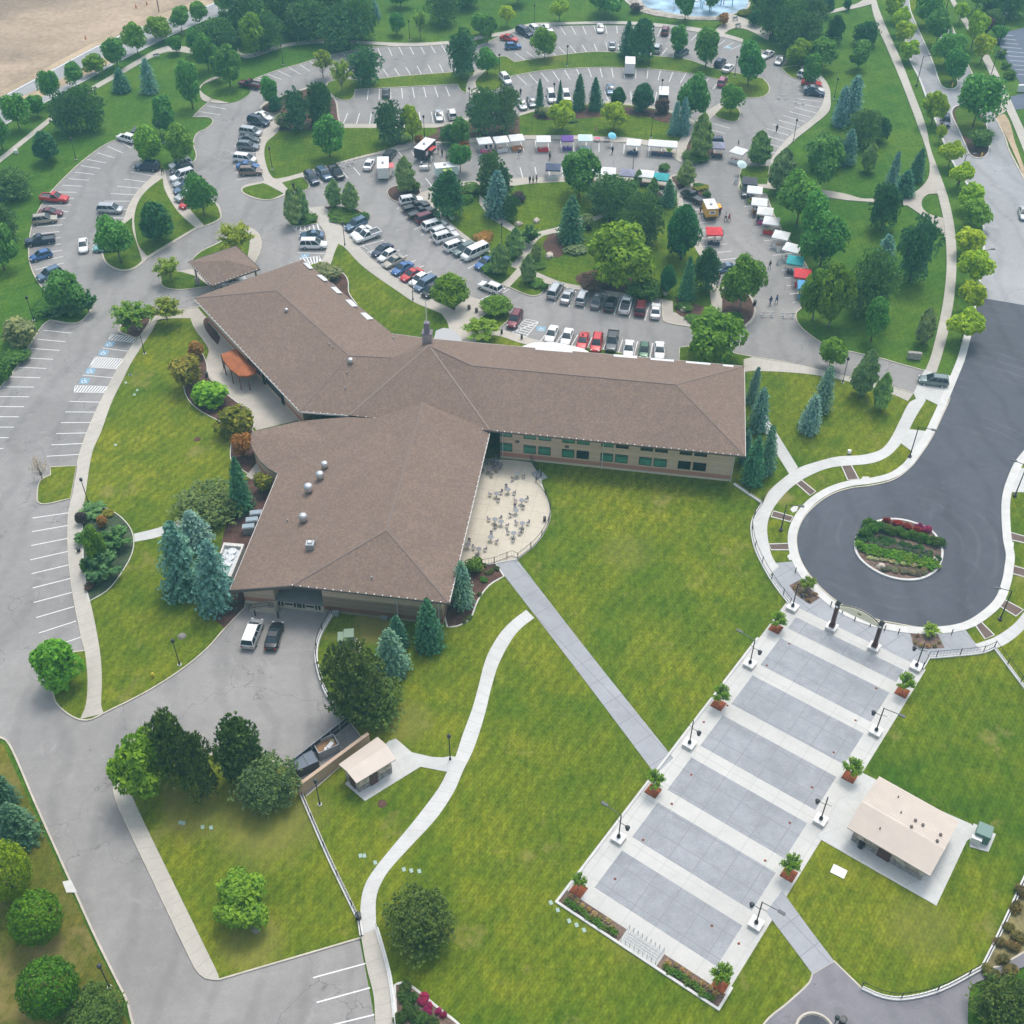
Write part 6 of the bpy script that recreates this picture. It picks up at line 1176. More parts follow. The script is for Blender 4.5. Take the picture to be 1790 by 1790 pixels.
CARS='''in the far left lot
p red 95 346 1 .06|s maroon 88 371 1 0|u tan 78 383 1 -.12|p navy 70 420 -1 .12|h blue 71 446 -1 .28|u bluegrey 86 479 -1 .4|s white 102 519 -1 .55
in the aisle side of the left lot
v silver 192 365 1 .04|s white 145 428 .02 1|U navy 257 291 -1 -.05|s teal 184 432 -1 .05
in the tight row beside the cone tree
u white 315 286 -1 .28|u darkgrey 317 295 -1 .28|U white 319 307 -1 .3|s silver 322 317 -1 .3|s bluegrey 322 328 -1 .35|p silver 327 340 -1 .5|h red 328 354 -1 .6
at the top left parking edge
u white 221 241 -1 -.3|p maroon 437 147 -1 -.2
in the row west of the round lawn
s white 461 202 1 .4|U navy 452 212 1 .25|v silver 438 230 1 .15|s darkgrey 436 242 1 .1|u grey 434 255 1 .08|v white 428 277 1 .12|s blue 433 289 1 .02|u brown 438 299 1 -.02
by the barricades under the round lawn
u navy 545 311 .7 .75|u bluegrey 566 304 .8 .7|p black 588 301 .7 .8|s white 645 286 .45 -1|u darkgrey 681 270 .6 -.8
near the covered entrance walk
s bluegrey 545 410 -1 0|U white 548 427 1 0
in the lower side of the diagonal row
u bluegrey 622 392 -1 .45|s white 631 404 -1 .5|p white 642 412 -1 .35|s navy 668 436 -1 .55|h white 677 446 -1 .55|s tan 688 456 -1 .5|s blue 703 468 -1 .55|s red 719 479 -1 .5|h white 732 488 -1 .6|v bluegrey 744 496 -1 .6|v black 757 507 -1 .6
in the upper side of the diagonal row
u white 719 350 1 -.15|p black 727 361 1 -.25|p black 736 372 1 -.3|v maroon 747 380 1 -.3|v white 759 393 1 -.3|u white 774 404 1 -.35|U white 780 414 1 -.3|v white 797 429 1 -.35|u greengrey 811 436 -1 .4|V white 830 442 -1 .45|s blue 848 458 -1 .55
crossing by the striped walkway
u white 857 502 -1 -.4
in the upper row north of the building
U silver 971 507 .6 -1|s silver 992 516 .5 -1|u silver 1018 519 .4 -1|s grey 1044 525 .38 -1|s black 1067 530 .35 -1|p white 1094 532 .25 -1|U maroon 1120 536 .15 -1|s white 1146 542 .1 -1
in the lower row north of the building
u maroon 900 558 -.55 1|s white 964 583 -.4 1|s white 991 588 -.32 1|s red 1019 595 -.28 1|u red 1043 600 -.22 1|p darkgrey 1070 597 -.18 1|s white 1099 609 -.12 1|h green 1126 612 -.08 1|s white 1153 612 -.02 1
at the market stalls
p black 1211 344 -1 -.55|s bluegrey 1268 468 -1 .1|U navy 1244 249 -1 .0|u darkgrey 1305 333 -.1 1|h white 1222 178 .7 .6
on the far right of the upper lot
s white 1341 95 -.9 .5|s silver 1363 104 -.6 .9|u navy 1259 109 .8 -.9|s white 1273 118 .8 -.9|u pink 1263 142 .5 -1|s red 1419 144 1 .12|s white 1423 155 1 .12|s navy 1424 161 1 .12|u white 1411 133 1 .3
in the top upper lot
U navy 917 56 .9 .4|u white 937 53 .8 .6|s white 957 49 .8 .7|s red 890 66 1 .2|h blue 897 80 1 -.05|s white 1049 48 .1 1|s silver 1070 78 0 -1|u maroon 1163 53 .3 -1|u silver 1149 84 .4 -1|v greengrey 1192 92 .9 -.6
in the curved middle upper lot
u white 884 138 .6 .7|s darkgrey 675 160 .1 -1|s silver 767 201 .2 1|u white 790 199 -.3 -1|u darkgrey 823 189 -.3 -1|s silver 912 181 .5 1|s grey 929 177 .4 1|U white 964 169 .3 1|u white 990 168 .3 1|s bluegrey 1067 155 .1 1
on the boulevard
u navy 1653 211 .15 1|s silver 1790 372 .2 1'''.split('\n')
for i in range(0,len(CARS),2):
    for t in CARS[i+1].split('|'):
        a=t.split();car(a[0],a[1],*map(float,a[2:6]),CARS[i])
car('u','greengrey',1632,665,-1,-.12,'on the boulevard',extra='pulling in across the pale drive apron')
car('v','silver',441,1107,.38,1*-1,'',roofcol='white',extra='with white roof parked in the service yard')
car('s','black',479,1110,.30,-1,'',extra='with red tail lights in the service yard')
car('s','white',408,490,1,-.3,'',extra='half hidden beneath the entry shelter')
# ---------------- box truck, trailers, food vans
def hd(x,y,dx,dy,z=1.): a=at(x-dx,y-dy,z);b=at(x+dx,y+dy,z);d=b-a;return math.atan2(d.y,d.x)
def wheels(e,ps,z=.38):
    for px,py in ps: w=mko('wheel',WHT,e);w.location=(px,py,z)
def boxv(name,x,y,dx,dy,L,W,Hh_,bm,rm_,lab,cat,cab=None,open_=False,hatchm=None,z0=.7):
    e=empty(name,(lambda g:(g.x,g.y,.05))(at(x,y,1.5)),hd(x,y,dx,dy));m=MB()
    if not open_: m.box((0,0,(Hh_+z0)/2),(L,W,Hh_-z0))
    else:
        for sy in(-1,1):m.box((0,sy*W/2,(Hh_+z0)/2),(L,.08,Hh_-z0))
        m.box((-L/2,0,(Hh_+z0)/2),(.08,W,Hh_-z0));m.box((0,0,z0),(L,W,.1))
    m.obj('body',[bm],e);m=MB();m.box((0,0,Hh_+.05),(L+.08,W+.08,.1));m.obj('roof',[rm_],e)
    wheels(e,[(-L*.25,-W/2+.1),(-L*.25,W/2-.1)]+([(L*.5+1.0,-.85),(L*.5+1.0,.85)] if cab else [(-L*.02,-W/2+.1),(-L*.02,W/2-.1)]))
    if cab:
        m=MB();m.box((L/2+.9,0,1.2),(1.8,W*.9,1.4));m.box((L/2+.5,0,2.1),(1.0,W*.85,.7),taper=.85);me=smoothbev(m.mesh('cab',[cab]),.08,2);mko('cab',me,e);m=MB();m.box((L/2+.98,0,2.05),(.3,W*.8,.5));m.obj('windscreen',[GLASS],e)
    if hatchm:
        m=MB();m.box((0,-W/2-.04,1.7),(L*.4,.08,.9));m.obj('serving_hatch',[DKGREY],e);m=MB();m.box((0,-W/2-.5,2.3),(L*.42,1.0,.06));m.obj('hatch_awning',[hatchm],e)
        m=MB();m.lathe((-.3,0,Hh_+.1),[(.28,0),(.28,.3),(.1,.36)],10);m.obj('roof_vent',[GREYM],e)
    tag(e,lab,cat,(x,y));return e
boxv('box_truck',1101,117,0,-1,4.2,2.3,3.0,WHITE,WHITE,'white box truck parked by the curved island','truck',PT['white'])
boxv('food_truck',670,296,.02,-1,5.0,2.3,2.9,WHITE,WHITE,'white and red food truck with roof vent','food truck',PT['red'],hatchm=plain('red_white',(.62,.16,.16),.6))
e=boxv('food_trailer',743,263,.55,-.5,5.2,2.4,2.9,plain('trailer_black',(.03,.03,.04),.5),WHITE,'black food trailer with white roof and red panel','food trailer',None,hatchm=plain('red_panel',(.5,.04,.04),.5))
m=MB();m.box((-1.6,-1.26,1.8),(1.1,.04,1.1));m.obj('side_panel',[MATS['red_panel']],e);m=MB();m.lathe((0,0,0),[(.5,0),(.5,.03)],14);o=m.obj('round_logo',[WHITE],e);o.location=(-1.6,-1.30,1.8);o.rotation_euler=(PI/2,0,0)
YB=plain('trailer_yellow',(.78,.42,.02),.4)
e=boxv('food_trailer',1241,367,-.45,-1,3.8,2.2,2.7,YB,WHITE,'bright yellow food trailer with white roof','food trailer',None,hatchm=YB)
m=MB();m.box((-1.93,0,1.95),(.05,1.3,.75));m.obj('logo_panel',[WHITE],e);m=MB();m.box((-1.96,0,1.98),(.04,.85,.3),taper=.6);m.obj('logo',[plain('logo_dark',(.18,.05,.03),.5)],e);m=MB();m.box((-1.92,0,.9),(.06,2.0,.3));m.obj('bumper',[DKGREY],e)
boxv('utility_trailer',1160,166,.05,-1,4.4,2.1,2.4,DKGREY,WHITE,'dark utility trailer with white top by purple bush','trailer',None)
boxv('utility_trailer',239,229,.4,-.5,2.6,1.6,1.8,DKGREY,DKGREY,'small dark enclosed trailer behind white suv','trailer',None)
# ---------------- market tents
FAB={'white':WHITE,'purple':plain('purple_fabric',(.16,.07,.34),.7),'mint':plain('mint_fabric',(.62,.78,.76),.7),'navy':plain('navy_fabric',(.07,.09,.16),.7),'slate':plain('slate_fabric',(.26,.26,.36),.7),'teal':plain('teal_fabric',(.03,.36,.38),.7),'red':plain('red_fabric',(.68,.04,.05),.7),'blue':plain('blue_fabric',(.10,.35,.62),.7),'dark':plain('dark_fabric',(.07,.07,.09),.7),'sky':plain('sky_fabric',(.22,.62,.78),.7),'pink':plain('pink_fabric',(.75,.12,.30),.7),'lime':plain('lime_fabric',(.35,.45,.1),.7),'orange':plain('orange_goods',(.65,.25,.10),.8)}
def canopy_mesh(Lx,Ly):
    m=MB();V=[];hx,hy=Lx/2,Ly/2
    if Lx>4: rg=[(-hx+hy,0,2.95),(hx-hy,0,2.95)]
    else: rg=[(0,0,2.95),(0,0,2.95)]
    c=[(-hx,-hy,2.25),(hx,-hy,2.25),(hx,hy,2.25),(-hx,hy,2.25)];b=[(x,y,2.0) for x,y,_ in c]
    m.add(c+b+rg,[(0,1,9,8),(1,2,9),(2,3,8,9),(3,0,8),(0,4,5,1),(1,5,6,2),(2,6,7,3),(3,7,4,0)]);return m.mesh('canopy',[WHITE])
CM={}
TL=MB().bar((0,0,0),(0,0,2.25),.035,5).mesh('leg',[WHITEM])
def tent(x,y,col,ux,uy,lab,Lx=3.05,Ly=3.05,cloth='white',goods=None,tdir=1):
    g=at(x,y,2.5);rz=hd(x,y,ux,uy,2.5);e=empty('market_tent',(g.x,g.y,.05),rz)
    if (Lx,Ly) not in CM: CM[(Lx,Ly)]=canopy_mesh(Lx,Ly)
    o=mko('canopy',CM[(Lx,Ly)],e);o.material_slots[0].link='OBJECT';o.material_slots[0].material=FAB[col]
    for sx in(-1,1):
        for sy in(-1,1): l=mko('leg',TL,e);l.location=(sx*(Lx/2-.05),sy*(Ly/2-.05),0)
    tag(e,lab,'market tent',(x,y),'market tents')
    if cloth:
        t=empty('market_table',g*1.0,rz);t.location=Vector((g.x,g.y,.05))+Matrix.Rotation(rz,3,'Z')@Vector((0,-tdir*(Ly/2-.35),0));m=MB();m.box((0,0,.74),(Lx*.72,.75,.04));m.obj('tabletop',[FAB[cloth]],t);m=MB()
        m.box((0,-tdir*.37,.38),(Lx*.72,.03,.68));m.box((-Lx*.36,0,.38),(.03,.75,.68));m.box((Lx*.36,0,.38),(.03,.75,.68));m.obj('tablecloth',[FAB[cloth]],t)
        m=MB()
        for i in range(7): m.box((RNG.uniform(-Lx*.32,Lx*.32),RNG.uniform(-.25,.25),.83),(.22,.2,.14),RNG.uniform(0,3))
        m.obj('goods',[FAB[goods or 'orange']],t);tag(t,f'{cloth} cloth market table under the {col} tent',"table",proj(t.location),'market tables')
for x,y,c,ux,uy,l,cl,gd in((847,244,'white',1,-.1,'white market tent at the left end, pink goods below','pink','white'),(876,242,'white',1,-.1,'white market tent, second from the left in back row','white',None),(903,239,'white',1,-.08,'white market tent third from left, brown goods','orange',None),
 (950,241,'white',1,0,'white tent with a red covered table','red','white'),(992,240,'purple',1,0,'small purple tent with a purple table','purple','white'),(1023,239,'mint',1,.02,'pale mint tent with mint table front','mint','mint'),
 (1108,247,'white',1,.08,'white tent with navy table left of double tent','navy','white'),
 (967,290,'navy',1,.03,'navy blue tent in the front market row','white','white'),(1063,297,'white',1,.06,'white tent in front row beside big tree','white',None),(1097,300,'slate',1,.08,'blue-grey patterned tent in the front market row','dark',None),(1130,302,'white',1,.1,'white tent next to the teal front row tent','dark',None),(1156,307,'teal',1,.12,'teal tent at the right end of front row','dark',None),(1043,300,'white',1,.05,'white tent half hidden behind the big green tree','white',None),
 (1255,252,'slate',1,.05,'grey-purple tent in front of the dark suv','dark',None),(1292,262,'white',1,.3,'white tent at the top of the right hand row','white','pink'),(1311,314,'dark',1,.1,'charcoal grey tent at the top of right row','dark',None),
 (1320,330,'white',1,.1,'white tent just below the charcoal tent','lime','red'),(1328,351,'white',1,.1,'second white tent down the right hand row','orange','orange'),(1338,367,'white',1,.12,'third white tent down the right hand row','pink','blue'),(1349,384,'white',1,.15,'white tent over long red tables','red','lime'),(1366,409,'white',1,.2,'open white tent with bare legs near the middle','white',None),(1385,431,'white',1,.25,'white tent touching the teal tent','white',None),(1391,453,'teal',1,.15,'bright teal tent low in the right hand row','dark','white'),(1404,476,'red',1,.1,'red tent beside the bright teal tent','red','white'),(1410,497,'blue',1,.1,'blue tent lowest in the right hand row','blue','white'),
 (1249,402,'red',1,.02,'red tent standing alone below the yellow trailer','dark','white')):
    tent(x,y,c,ux,uy,l,cloth=cl,goods=gd,Lx=2.6 if c=='purple' else 3.05,Ly=2.6 if c=='purple' else 3.05)
tent(1159,249,'white',1,.07,'long double white tent over a produce table',6.1,3.05,'navy','orange')
def umbrella(x,y,c,lab,r=.95,h=2.4,tilt=.4):
    g=at(x,y,h);e=empty('parasol',(g.x,g.y,.05));m=MB();n=8;V=[(0,0,0)]+[(r*math.cos(2*PI*i/n),r*math.sin(2*PI*i/n),-.4) for i in range(n)];m.add(V,[(0,i+1,(i+1)%n+1) for i in range(n)]);o=m.obj('shade',[FAB[c]],e);o.location=(0,0,h+.2);o.rotation_euler=(tilt,tilt*.5,0)
    MB().bar((0,0,0),(0,0,h+.2),.03,5).obj('pole',[WHITEM],e);tag(e,lab,'parasol',(x,y))
umbrella(1071,237,'sky','tilted light blue parasol in the back market row');umbrella(1298,287,'mint','pale blue and white parasol in the right row',1.1)
def table(x,y,c,ang,lab,L=1.8,chairs=0):
    p=at(x,y,.05);e=empty('folding_table',p,ang);m=MB();m.box((0,0,.74),(L,.75,.05));m.obj('tabletop',[FAB[c]],e)
    for sx in(-1,1):
        for sy in(-1,1):o=mko('leg',MB().bar((0,0,0),(0,0,.72),.02,4).mesh('leg',[GREYM]),e);o.location=(sx*(L/2-.1),sy*.3,0)
    tag(e,lab,'table',(x,y),'tables by the food trucks')
    for i in range(chairs):
        sx=-L/2+.3+i*.6 if i<3 else -L/2+.3+(i-3)*.6;sy=-.7 if i<3 else .7;folding(p+Matrix.Rotation(ang,3,'Z')@Vector((sx,sy,0)),ang+(0 if sy<0 else PI),'white')
chm=MB();chm.box((0,0,.44),(.42,.42,.04));chb=MB();chb.box((0,-.21,.68),(.42,.04,.4));chl=MB()
for sx in(-1,1):
    for sy in(-1,1):chl.bar((sx*.18,sy*.18,0),(sx*.18,sy*.18,.44),.018,4)
CHS,CHB,CHL=chm.mesh('seat',[WHITE]),chb.mesh('backrest',[WHITE]),chl.mesh('leg_frame',[GREYM])
def folding(p,a,c): e=empty('folding_chair',p,a);mko('seat',CHS,e);mko('backrest',CHB,e);mko('leg_frame',CHL,e);tag(e,'white folding chair at the food truck tables','chair',proj(p),'white folding chairs')
table(743,296,'white',.05,'white folding table near the black food trailer',2.2,6);table(793,277,'white',.2,'white folding table beside the tree bed',1.6,5);table(1044,247,'pink',.0,'small pink table in back market row',1.2);table(1061,247,'navy',.0,'small dark table beside the parasol',1.2);table(845,277,'blue',.1,'blue covered table below the left tents',1.6)
boxv('food_cart',780,297,1,-.1,4.6,2.3,2.5,FAB['mint'],WHITE,'white roofed food stand painted teal and yellow','food stand',None,hatchm=FAB['lime'])
# barricades
bm_=MB()
for sx in(-1,1):
    bm_.bar((sx*.8,-.35,0),(sx*.8,0,1.05),.05,4);bm_.bar((sx*.8,.35,0),(sx*.8,0,1.05),.05,4);bm_.box((sx*.8,-.3,.12),(.5,.12,.18));bm_.box((sx*.8,.3,.12),(.5,.12,.18))
BF=bm_.mesh('frame',[WHITE]);bb=MB();bb.box((0,-.06,.92),(2.3,.04,.2));bb.box((0,.06,.6),(1.7,.04,.14));BB=bb.mesh('board',[plain('barrier_board',(.80,.72,.72),.6)])
for x,y,a,l in((1341,553,0,'white barricade, left one across the drive'),(1377,555,-.05,'white barricade, right one across the drive'),(1367,173,-.25,'white barricade, left one at the upper lot exit'),(1398,181,-.3,'white barricade, right one at the upper lot exit'),(596,294,1.1,'stacked white barricade beside black pickup'),(605,291,1.1,'stacked white barricade in the middle of the group'),(614,288,1.1,'stacked white barricade nearest white sedan')):
    e=empty('barricade',at(x,y,.05),a);mko('frame',BF,e);mko('board',BB,e);tag(e,l,'barricade',(x,y),'white barricades')
for x,y,l in((688,307,'white sandwich board by the food truck'),(1361,463,'white sandwich board in market lane'),(1360,440,'white sandwich board left of white tent'),(1286,322,'white sign frame in the market lane')):
    m=MB();m.bar((0,0,0),(0,0,.01),.01,3);m=MB();V=[(-.35,-.3,0),(.35,-.3,0),(.35,0,1.1),(-.35,0,1.1),(-.35,.3,0),(.35,.3,0)];m.add(V,[(0,1,2,3),(3,2,5,4)]);tag(mko('sandwich_board',m.mesh('sandwich_board',[WHITE]),None,at(x,y,.05),random.uniform(-.3,.3)),l,'sign',(x,y))
# ---------------- people
def person_mesh(pose):
    J={'pel':(0,0,.95),'chest':(0,0,1.32),'neck':(0,0,1.5),'head':(0,.02,1.62),'top':(0,.02,1.72)}
    s=.0 if pose==0 else .22
    for k,sx in(('l',-1),('r',1)):
        J['hip'+k]=(sx*.09,0,.92);J['kn'+k]=(sx*.1,s*sx*.8,.5);J['an'+k]=(sx*.1,s*sx*1.1-.02,.07);J['to'+k]=(sx*.11,s*sx*1.1+.13,.03)
        J['sh'+k]=(sx*.19,0,1.43);J['el'+k]=(sx*.25,-.03-s*sx*.6,1.15);J['wr'+k]=(sx*.25,.1-s*sx*.9,.93)
    ks=list(J);E=[('pel','chest'),('chest','neck'),('neck','head'),('head','top')]
    for k in'lr':E+=[('pel','hip'+k),('hip'+k,'kn'+k),('kn'+k,'an'+k),('an'+k,'to'+k),('chest','sh'+k),('sh'+k,'el'+k),('el'+k,'wr'+k)]
    RD={'pel':.13,'chest':.15,'neck':.06,'head':.1,'top':.07,'hip':.1,'kn':.065,'an':.045,'to':.04,'sh':.065,'el':.048,'wr':.035}
    def grow(sel,extra,name,mat):
        k2=[k for k in ks if k in sel];me=bpy.data.meshes.new(name);me.from_pydata([J[k] for k in k2],[(k2.index(a),k2.index(b)) for a,b in E if a in k2 and b in k2],[]);o=bpy.data.objects.new(name,me);COL.objects.link(o)
        md=o.modifiers.new('s','SKIN');me.skin_vertices if len(me.skin_vertices) else None
        if not len(me.skin_vertices):
            bb_=bmesh.new();bb_.from_mesh(me);bb_.verts.layers.skin.verify();bb_.to_mesh(me);bb_.free()
        for i,k in enumerate(k2):
            r=RD.get(k,RD.get(k[:-1],.05))*extra;me.skin_vertices[0].data[i].radius=(r*(1.25 if k in('pel','chest') else 1),r)
        me.skin_vertices[0].data[0].use_root=True
        sb=o.modifiers.new('b','SUBSURF');sb.levels=1;sb.render_levels=1
        dg=bpy.context.evaluated_depsgraph_get();m2=bpy.data.meshes.new_from_object(o.evaluated_get(dg));bpy.data.objects.remove(o);m2.name=name;m2.materials.clear();m2.materials.append(mat)
        for p in m2.polygons:p.use_smooth=True
        return m2
    body=grow(set(ks),1.0,'person',SKIN)
    shirt=grow({'pel','chest','neck','shl','shr','ell','elr'},1.17,'shirt',WHITE);trs=grow({'pel','hipl','hipr','knl','knr','anl','anr'},1.2,'trousers',WHITE)
    h=MB().lathe((0,.0,1.62),[(.07,-.04),(.115,.02),(.11,.09),(.06,.14),(.01,.155)],10).mesh('hair',[HAIR],True);return body,shirt,trs,h
POSE=[person_mesh(0),person_mesh(1)]
CLO={k:plain('cloth_'+k,c,.8) for k,c in {'white':(.75,.75,.75),'black':(.03,.03,.035),'blue':(.06,.13,.35),'navy':(.03,.05,.12),'red':(.5,.04,.06),'grey':(.25,.25,.27),'pink':(.65,.2,.3),'khaki':(.4,.33,.2),'denim':(.10,.15,.27),'maroon':(.22,.04,.08),'green':(.08,.25,.12)}.items()}
def person(x,y,top,bot,pose,where,ang=None):
    p=at(x,y,.05);b,s,t,h=POSE[pose];e=mko('person',b,None,p,ang if ang is not None else RNG.uniform(0,6.28));sc=RNG.uniform(.97,1.05);e.scale=(sc,)*3
    for nm,me,c in(('shirt',s,top),('trousers',t,bot)):
        o=mko(nm,me,e);o.material_slots[0].link='OBJECT';o.material_slots[0].material=CLO[c]
    mko('hair',h,e);tag(e,f"person in {top} top and {bot} trousers {'walking' if pose else 'standing'} {where}",'person',(x,y),'people '+where)
for t in '''1357 231 black black 1 on the upper right stalls|1346 533 navy denim 1 behind the drive barricades|1357 530 blue denim 1 behind the drive barricades|1345 469 black grey 1 in the lower market lane|1338 498 white black 1 in the lower market lane|1274 387 red maroon 1 by the red tent|1268 386 white black 1 by the red tent|1259 373 red black 0 at the yellow trailer|1257 377 maroon black 0 at the yellow trailer|1224 372 grey maroon 0 behind the yellow trailer|1236 412 white denim 0 under the lone red tent|1262 417 white grey 0 under the lone red tent|1250 414 navy black 0 under the lone red tent
1317 366 red black 0 at the right tents|1321 369 maroon denim 0 at the right tents|1322 376 white denim 0 at the right tents|1317 381 black denim 0 at the right tents|1324 390 navy black 0 at the right tents|1393 486 red red 0 by the lowest tents|1387 483 white red 0 by the lowest tents|1262 498 red maroon 0 under the tree by the barricades|1267 494 white red 0 under the tree by the barricades|1256 492 maroon black 0 under the tree by the barricades
907 276 navy white 1 strolling before the left tents|909 269 white black 1 strolling before the left tents|850 265 navy black 0 before the left tents|858 262 blue black 0 before the left tents|866 264 black black 0 before the left tents|1070 269 black black 0 in the back market lane|1041 234 pink khaki 0 behind the small tables|926 321 black black 0 seated edge of the garden walk|932 321 white grey 0 on the garden walk edge|938 319 maroon black 0 on the garden walk edge|961 279 grey black 0 behind the navy tent
754 284 white white 0 by the black food trailer|766 268 pink khaki 0 by the black food trailer|773 273 black black 0 by the black food trailer|747 277 black navy 0 by the black food trailer|737 294 white black 0 at the white folding table|750 297 khaki white 0 at the white folding table|781 283 grey maroon 0 at the white folding table|787 279 white khaki 0 at the white folding table|514 333 black black 1 on the walk by the small lawn|285 305 black black 1 on the left curved walk|910 167 black black 0 in the upper curved lot|1290 258 black white 0 at the top right tent|1303 320 white grey 0 near the charcoal tent|1248 382 red white 0 above the lone red tent|1373 430 white white 0 left of the white tents|698 292 pink white 0 at the food truck window|1018 598 black black 0 between the red cars'''.replace('\n','|').split('|'):
    a=t.split(' ',5);person(float(a[0]),float(a[1]),a[2],a[3],int(a[4]),a[5])
# ================================================================ lamps, signs, small things
lp=MB();lp.lathe((0,0,0),[(.16,0),(.14,.35),(.07,.5),(.055,4.4)],8);LPm=lp.mesh('pole',[BLACK],True);lh=MB();lh.lathe((0,0,4.4),[(.1,0),(.24,.12),(.26,.22)],8);LHm=lh.mesh('lamp_head',[BLACK]);lg=MB();lg.lathe((0,0,4.62),[(.2,0),(.24,.22),(.12,.36),(.04,.42)],8);LGm=lg.mesh('lamp_cap',[DKGREY],True)
lb=MB();lb.lathe((0,0,0),[(.27,0),(.27,.08)],12);LBm=lb.mesh('footing',[KERBW])
def lamp(x,y,where):
    e=empty('lamp_post',at(x,y,.15));[mko(n_,m_,e) for n_,m_ in(('footing',LBm),('pole',LPm),('lamp_head',LHm),('lamp_cap',LGm))];tag(e,f'black post lamp with round head {where}','lamp post',(x,y),'black post lamps')
for x,y,w in((192,1726,'at the bottom left kerb'),(155,880,'beside the west walk and lawn'),(253,618,'beside the accessible stalls'),(133,279,'on the top left lawn'),(314,1162,'on the west lawn above the drive'),(559,1406,'at the bottom of the dumpster yard'),(787,1328,'at the small shed path'),(476,296,'on the round lawn by the walk'),(603,429,'at the top of the diagonal row walk'),(722,525,'on the lawn below the diagonal row'),
  (877,430,'inside the west garden'),(1135,512,'on the east garden edge'),(1106,299,'behind the front row tents'),(742,240,'left of the black trailer'),(495,113,'on the top left strip'),(716,70,'at the top middle path'),(934,42,'at the top of upper lot'),(991,115,'on the curved upper island'),(873,130,'at left end of the curved island'),(968,182,'among the row of spruces'),(1134,118,'behind the box truck'),(1138,240,'above the double tent'),(1387,246,'on the curved east walk'),(1284,134,'by the far right island'),(1458,173,'on lawn right of the east walk'),(1473,668,'beside the east drive'),(821,190,'between the dark pines'),(59,560,'at the corner junipers'),(284,250,'between two round trees'),(1155,175,'by the dark trailer')):
    lamp(x,y,w)
def streetlight(x,y,tx,ty,dx,dy,h,lab):
    g=at(x,y,.18);a=at(tx,ty,h);arm=Vector((dx,dy,0));e=empty('street_light',g);m=MB();m.lathe((0,0,0),[(.3,0),(.3,.3),(.1,.32),(.07,h)],8);m.obj('pole',[BLACK],e);m=MB();m.bar((0,0,h-.1),(dx*.85,dy*.85,h+.12),.05,5);m.obj('arm',[BLACK],e);m=MB();m.box((dx,dy,h+.12),(.8,.34,.14),math.atan2(dy,dx));m.obj('lamp_head',[DKGREY],e);tag(e,lab,'street light',(x,y),'street lights with an arm')
for x,y,dx,dy,h,l in((1602,150,1.5,.2,7,'tall street light at the far boulevard kerb'),(1675,322,1.6,.2,6.5,'tall street light by the yellow-green trees'),(1704,492,1.5,.2,6.5,'tall street light where the dark asphalt begins'),(1590,799,2.0,-.9,6,'street light by the left pale kerb pad'),(1365,927,2.0,-.4,5,'street light left of the turning circle'),(1748,1083,-1.8,.4,5.6,'street light right of the turning circle'),(1774,867,-1.6,.9,6,'street light by the right pale kerb pad'),(1730,140,1.2,1.0,6.5,'street light beside the far side drive'),(1746,78,.3,1.5,7,'street light by the far parking lot'),(1654,16,.4,1.2,7,'street light at top of the boulevard')):
    streetlight(x,y,x,y,dx,dy,h,l)
# plaza lamps on concrete plinths
def plazalamp(x,y,lab,arm=0):
    u,v=puv(x,y);side=-1 if v<PW/2 else 1;g=pz(u,-SB+1.15 if side<0 else PW+SB-1.15,.2);e=empty('plaza_lamp',g,PANG);m=MB();m.box((0,0,.22),(1.25,1.25,.44));m.obj('plinth',[BLOCKW],e);m=MB();m.box((0,0,.47),(1.4,1.4,.08));m.obj('plinth_cap',[WHITEW],e)
    m=MB();m.lathe((0,0,.5),[(.24,0),(.22,.3),(.08,.5),(.07,4.4)],8);m.obj('pole',[BLACK],e);s=-side if (PBv.dot(Matrix.Rotation(PANG,3,'Z')@Vector((0,1,0))))>0 else side
    inw=(-side)*(1 if PBv.dot(Matrix.Rotation(PANG,3,'Z')@Vector((0,1,0)))>0 else -1)
    m=MB();m.bar((0,0,3.4),(0,inw*.9,3.4),.04,5);m.bar((0,0,3.6),(0,-inw*.7,3.7),.03,5);m.obj('bracket',[BLACK],e);m=MB();m.lathe((0,inw*.95,2.75),[(.08,0),(.2,.1),(.26,.55),(.3,.6),(.1,.72)],8);m.obj('lantern',[BLACK],e)
    if arm: m=MB();m.bar((0,0,4.8),(0,-inw*1.9,5.1),.05,5);m.box((0,-inw*2.2,5.1),(.34,.8,.14));m.obj('arm_light',[DKGREY],e)
    tag(e,lab,'lamp post',(x,y),'plaza lamps on concrete plinths')
for x,y,l,a in((1083,1470,'plaza lamp on plinth, lowest on the left edge',1),(1207,1306,'plaza lamp on plinth, second up on left edge',0),(1313,1166,'plaza lamp on plinth, upper left edge with arm',1),(1387,1067,'plaza lamp on plinth at the head, left corner',0),(1313,1614,'plaza lamp on plinth, lowest on the right edge',1),(1427,1434,'plaza lamp on plinth left of the restroom building',0),(1525,1280,'plaza lamp on plinth, upper right edge with arm',1),(1595,1167,'plaza lamp on plinth at the head, right corner',0)): plazalamp(x,y,l,a)
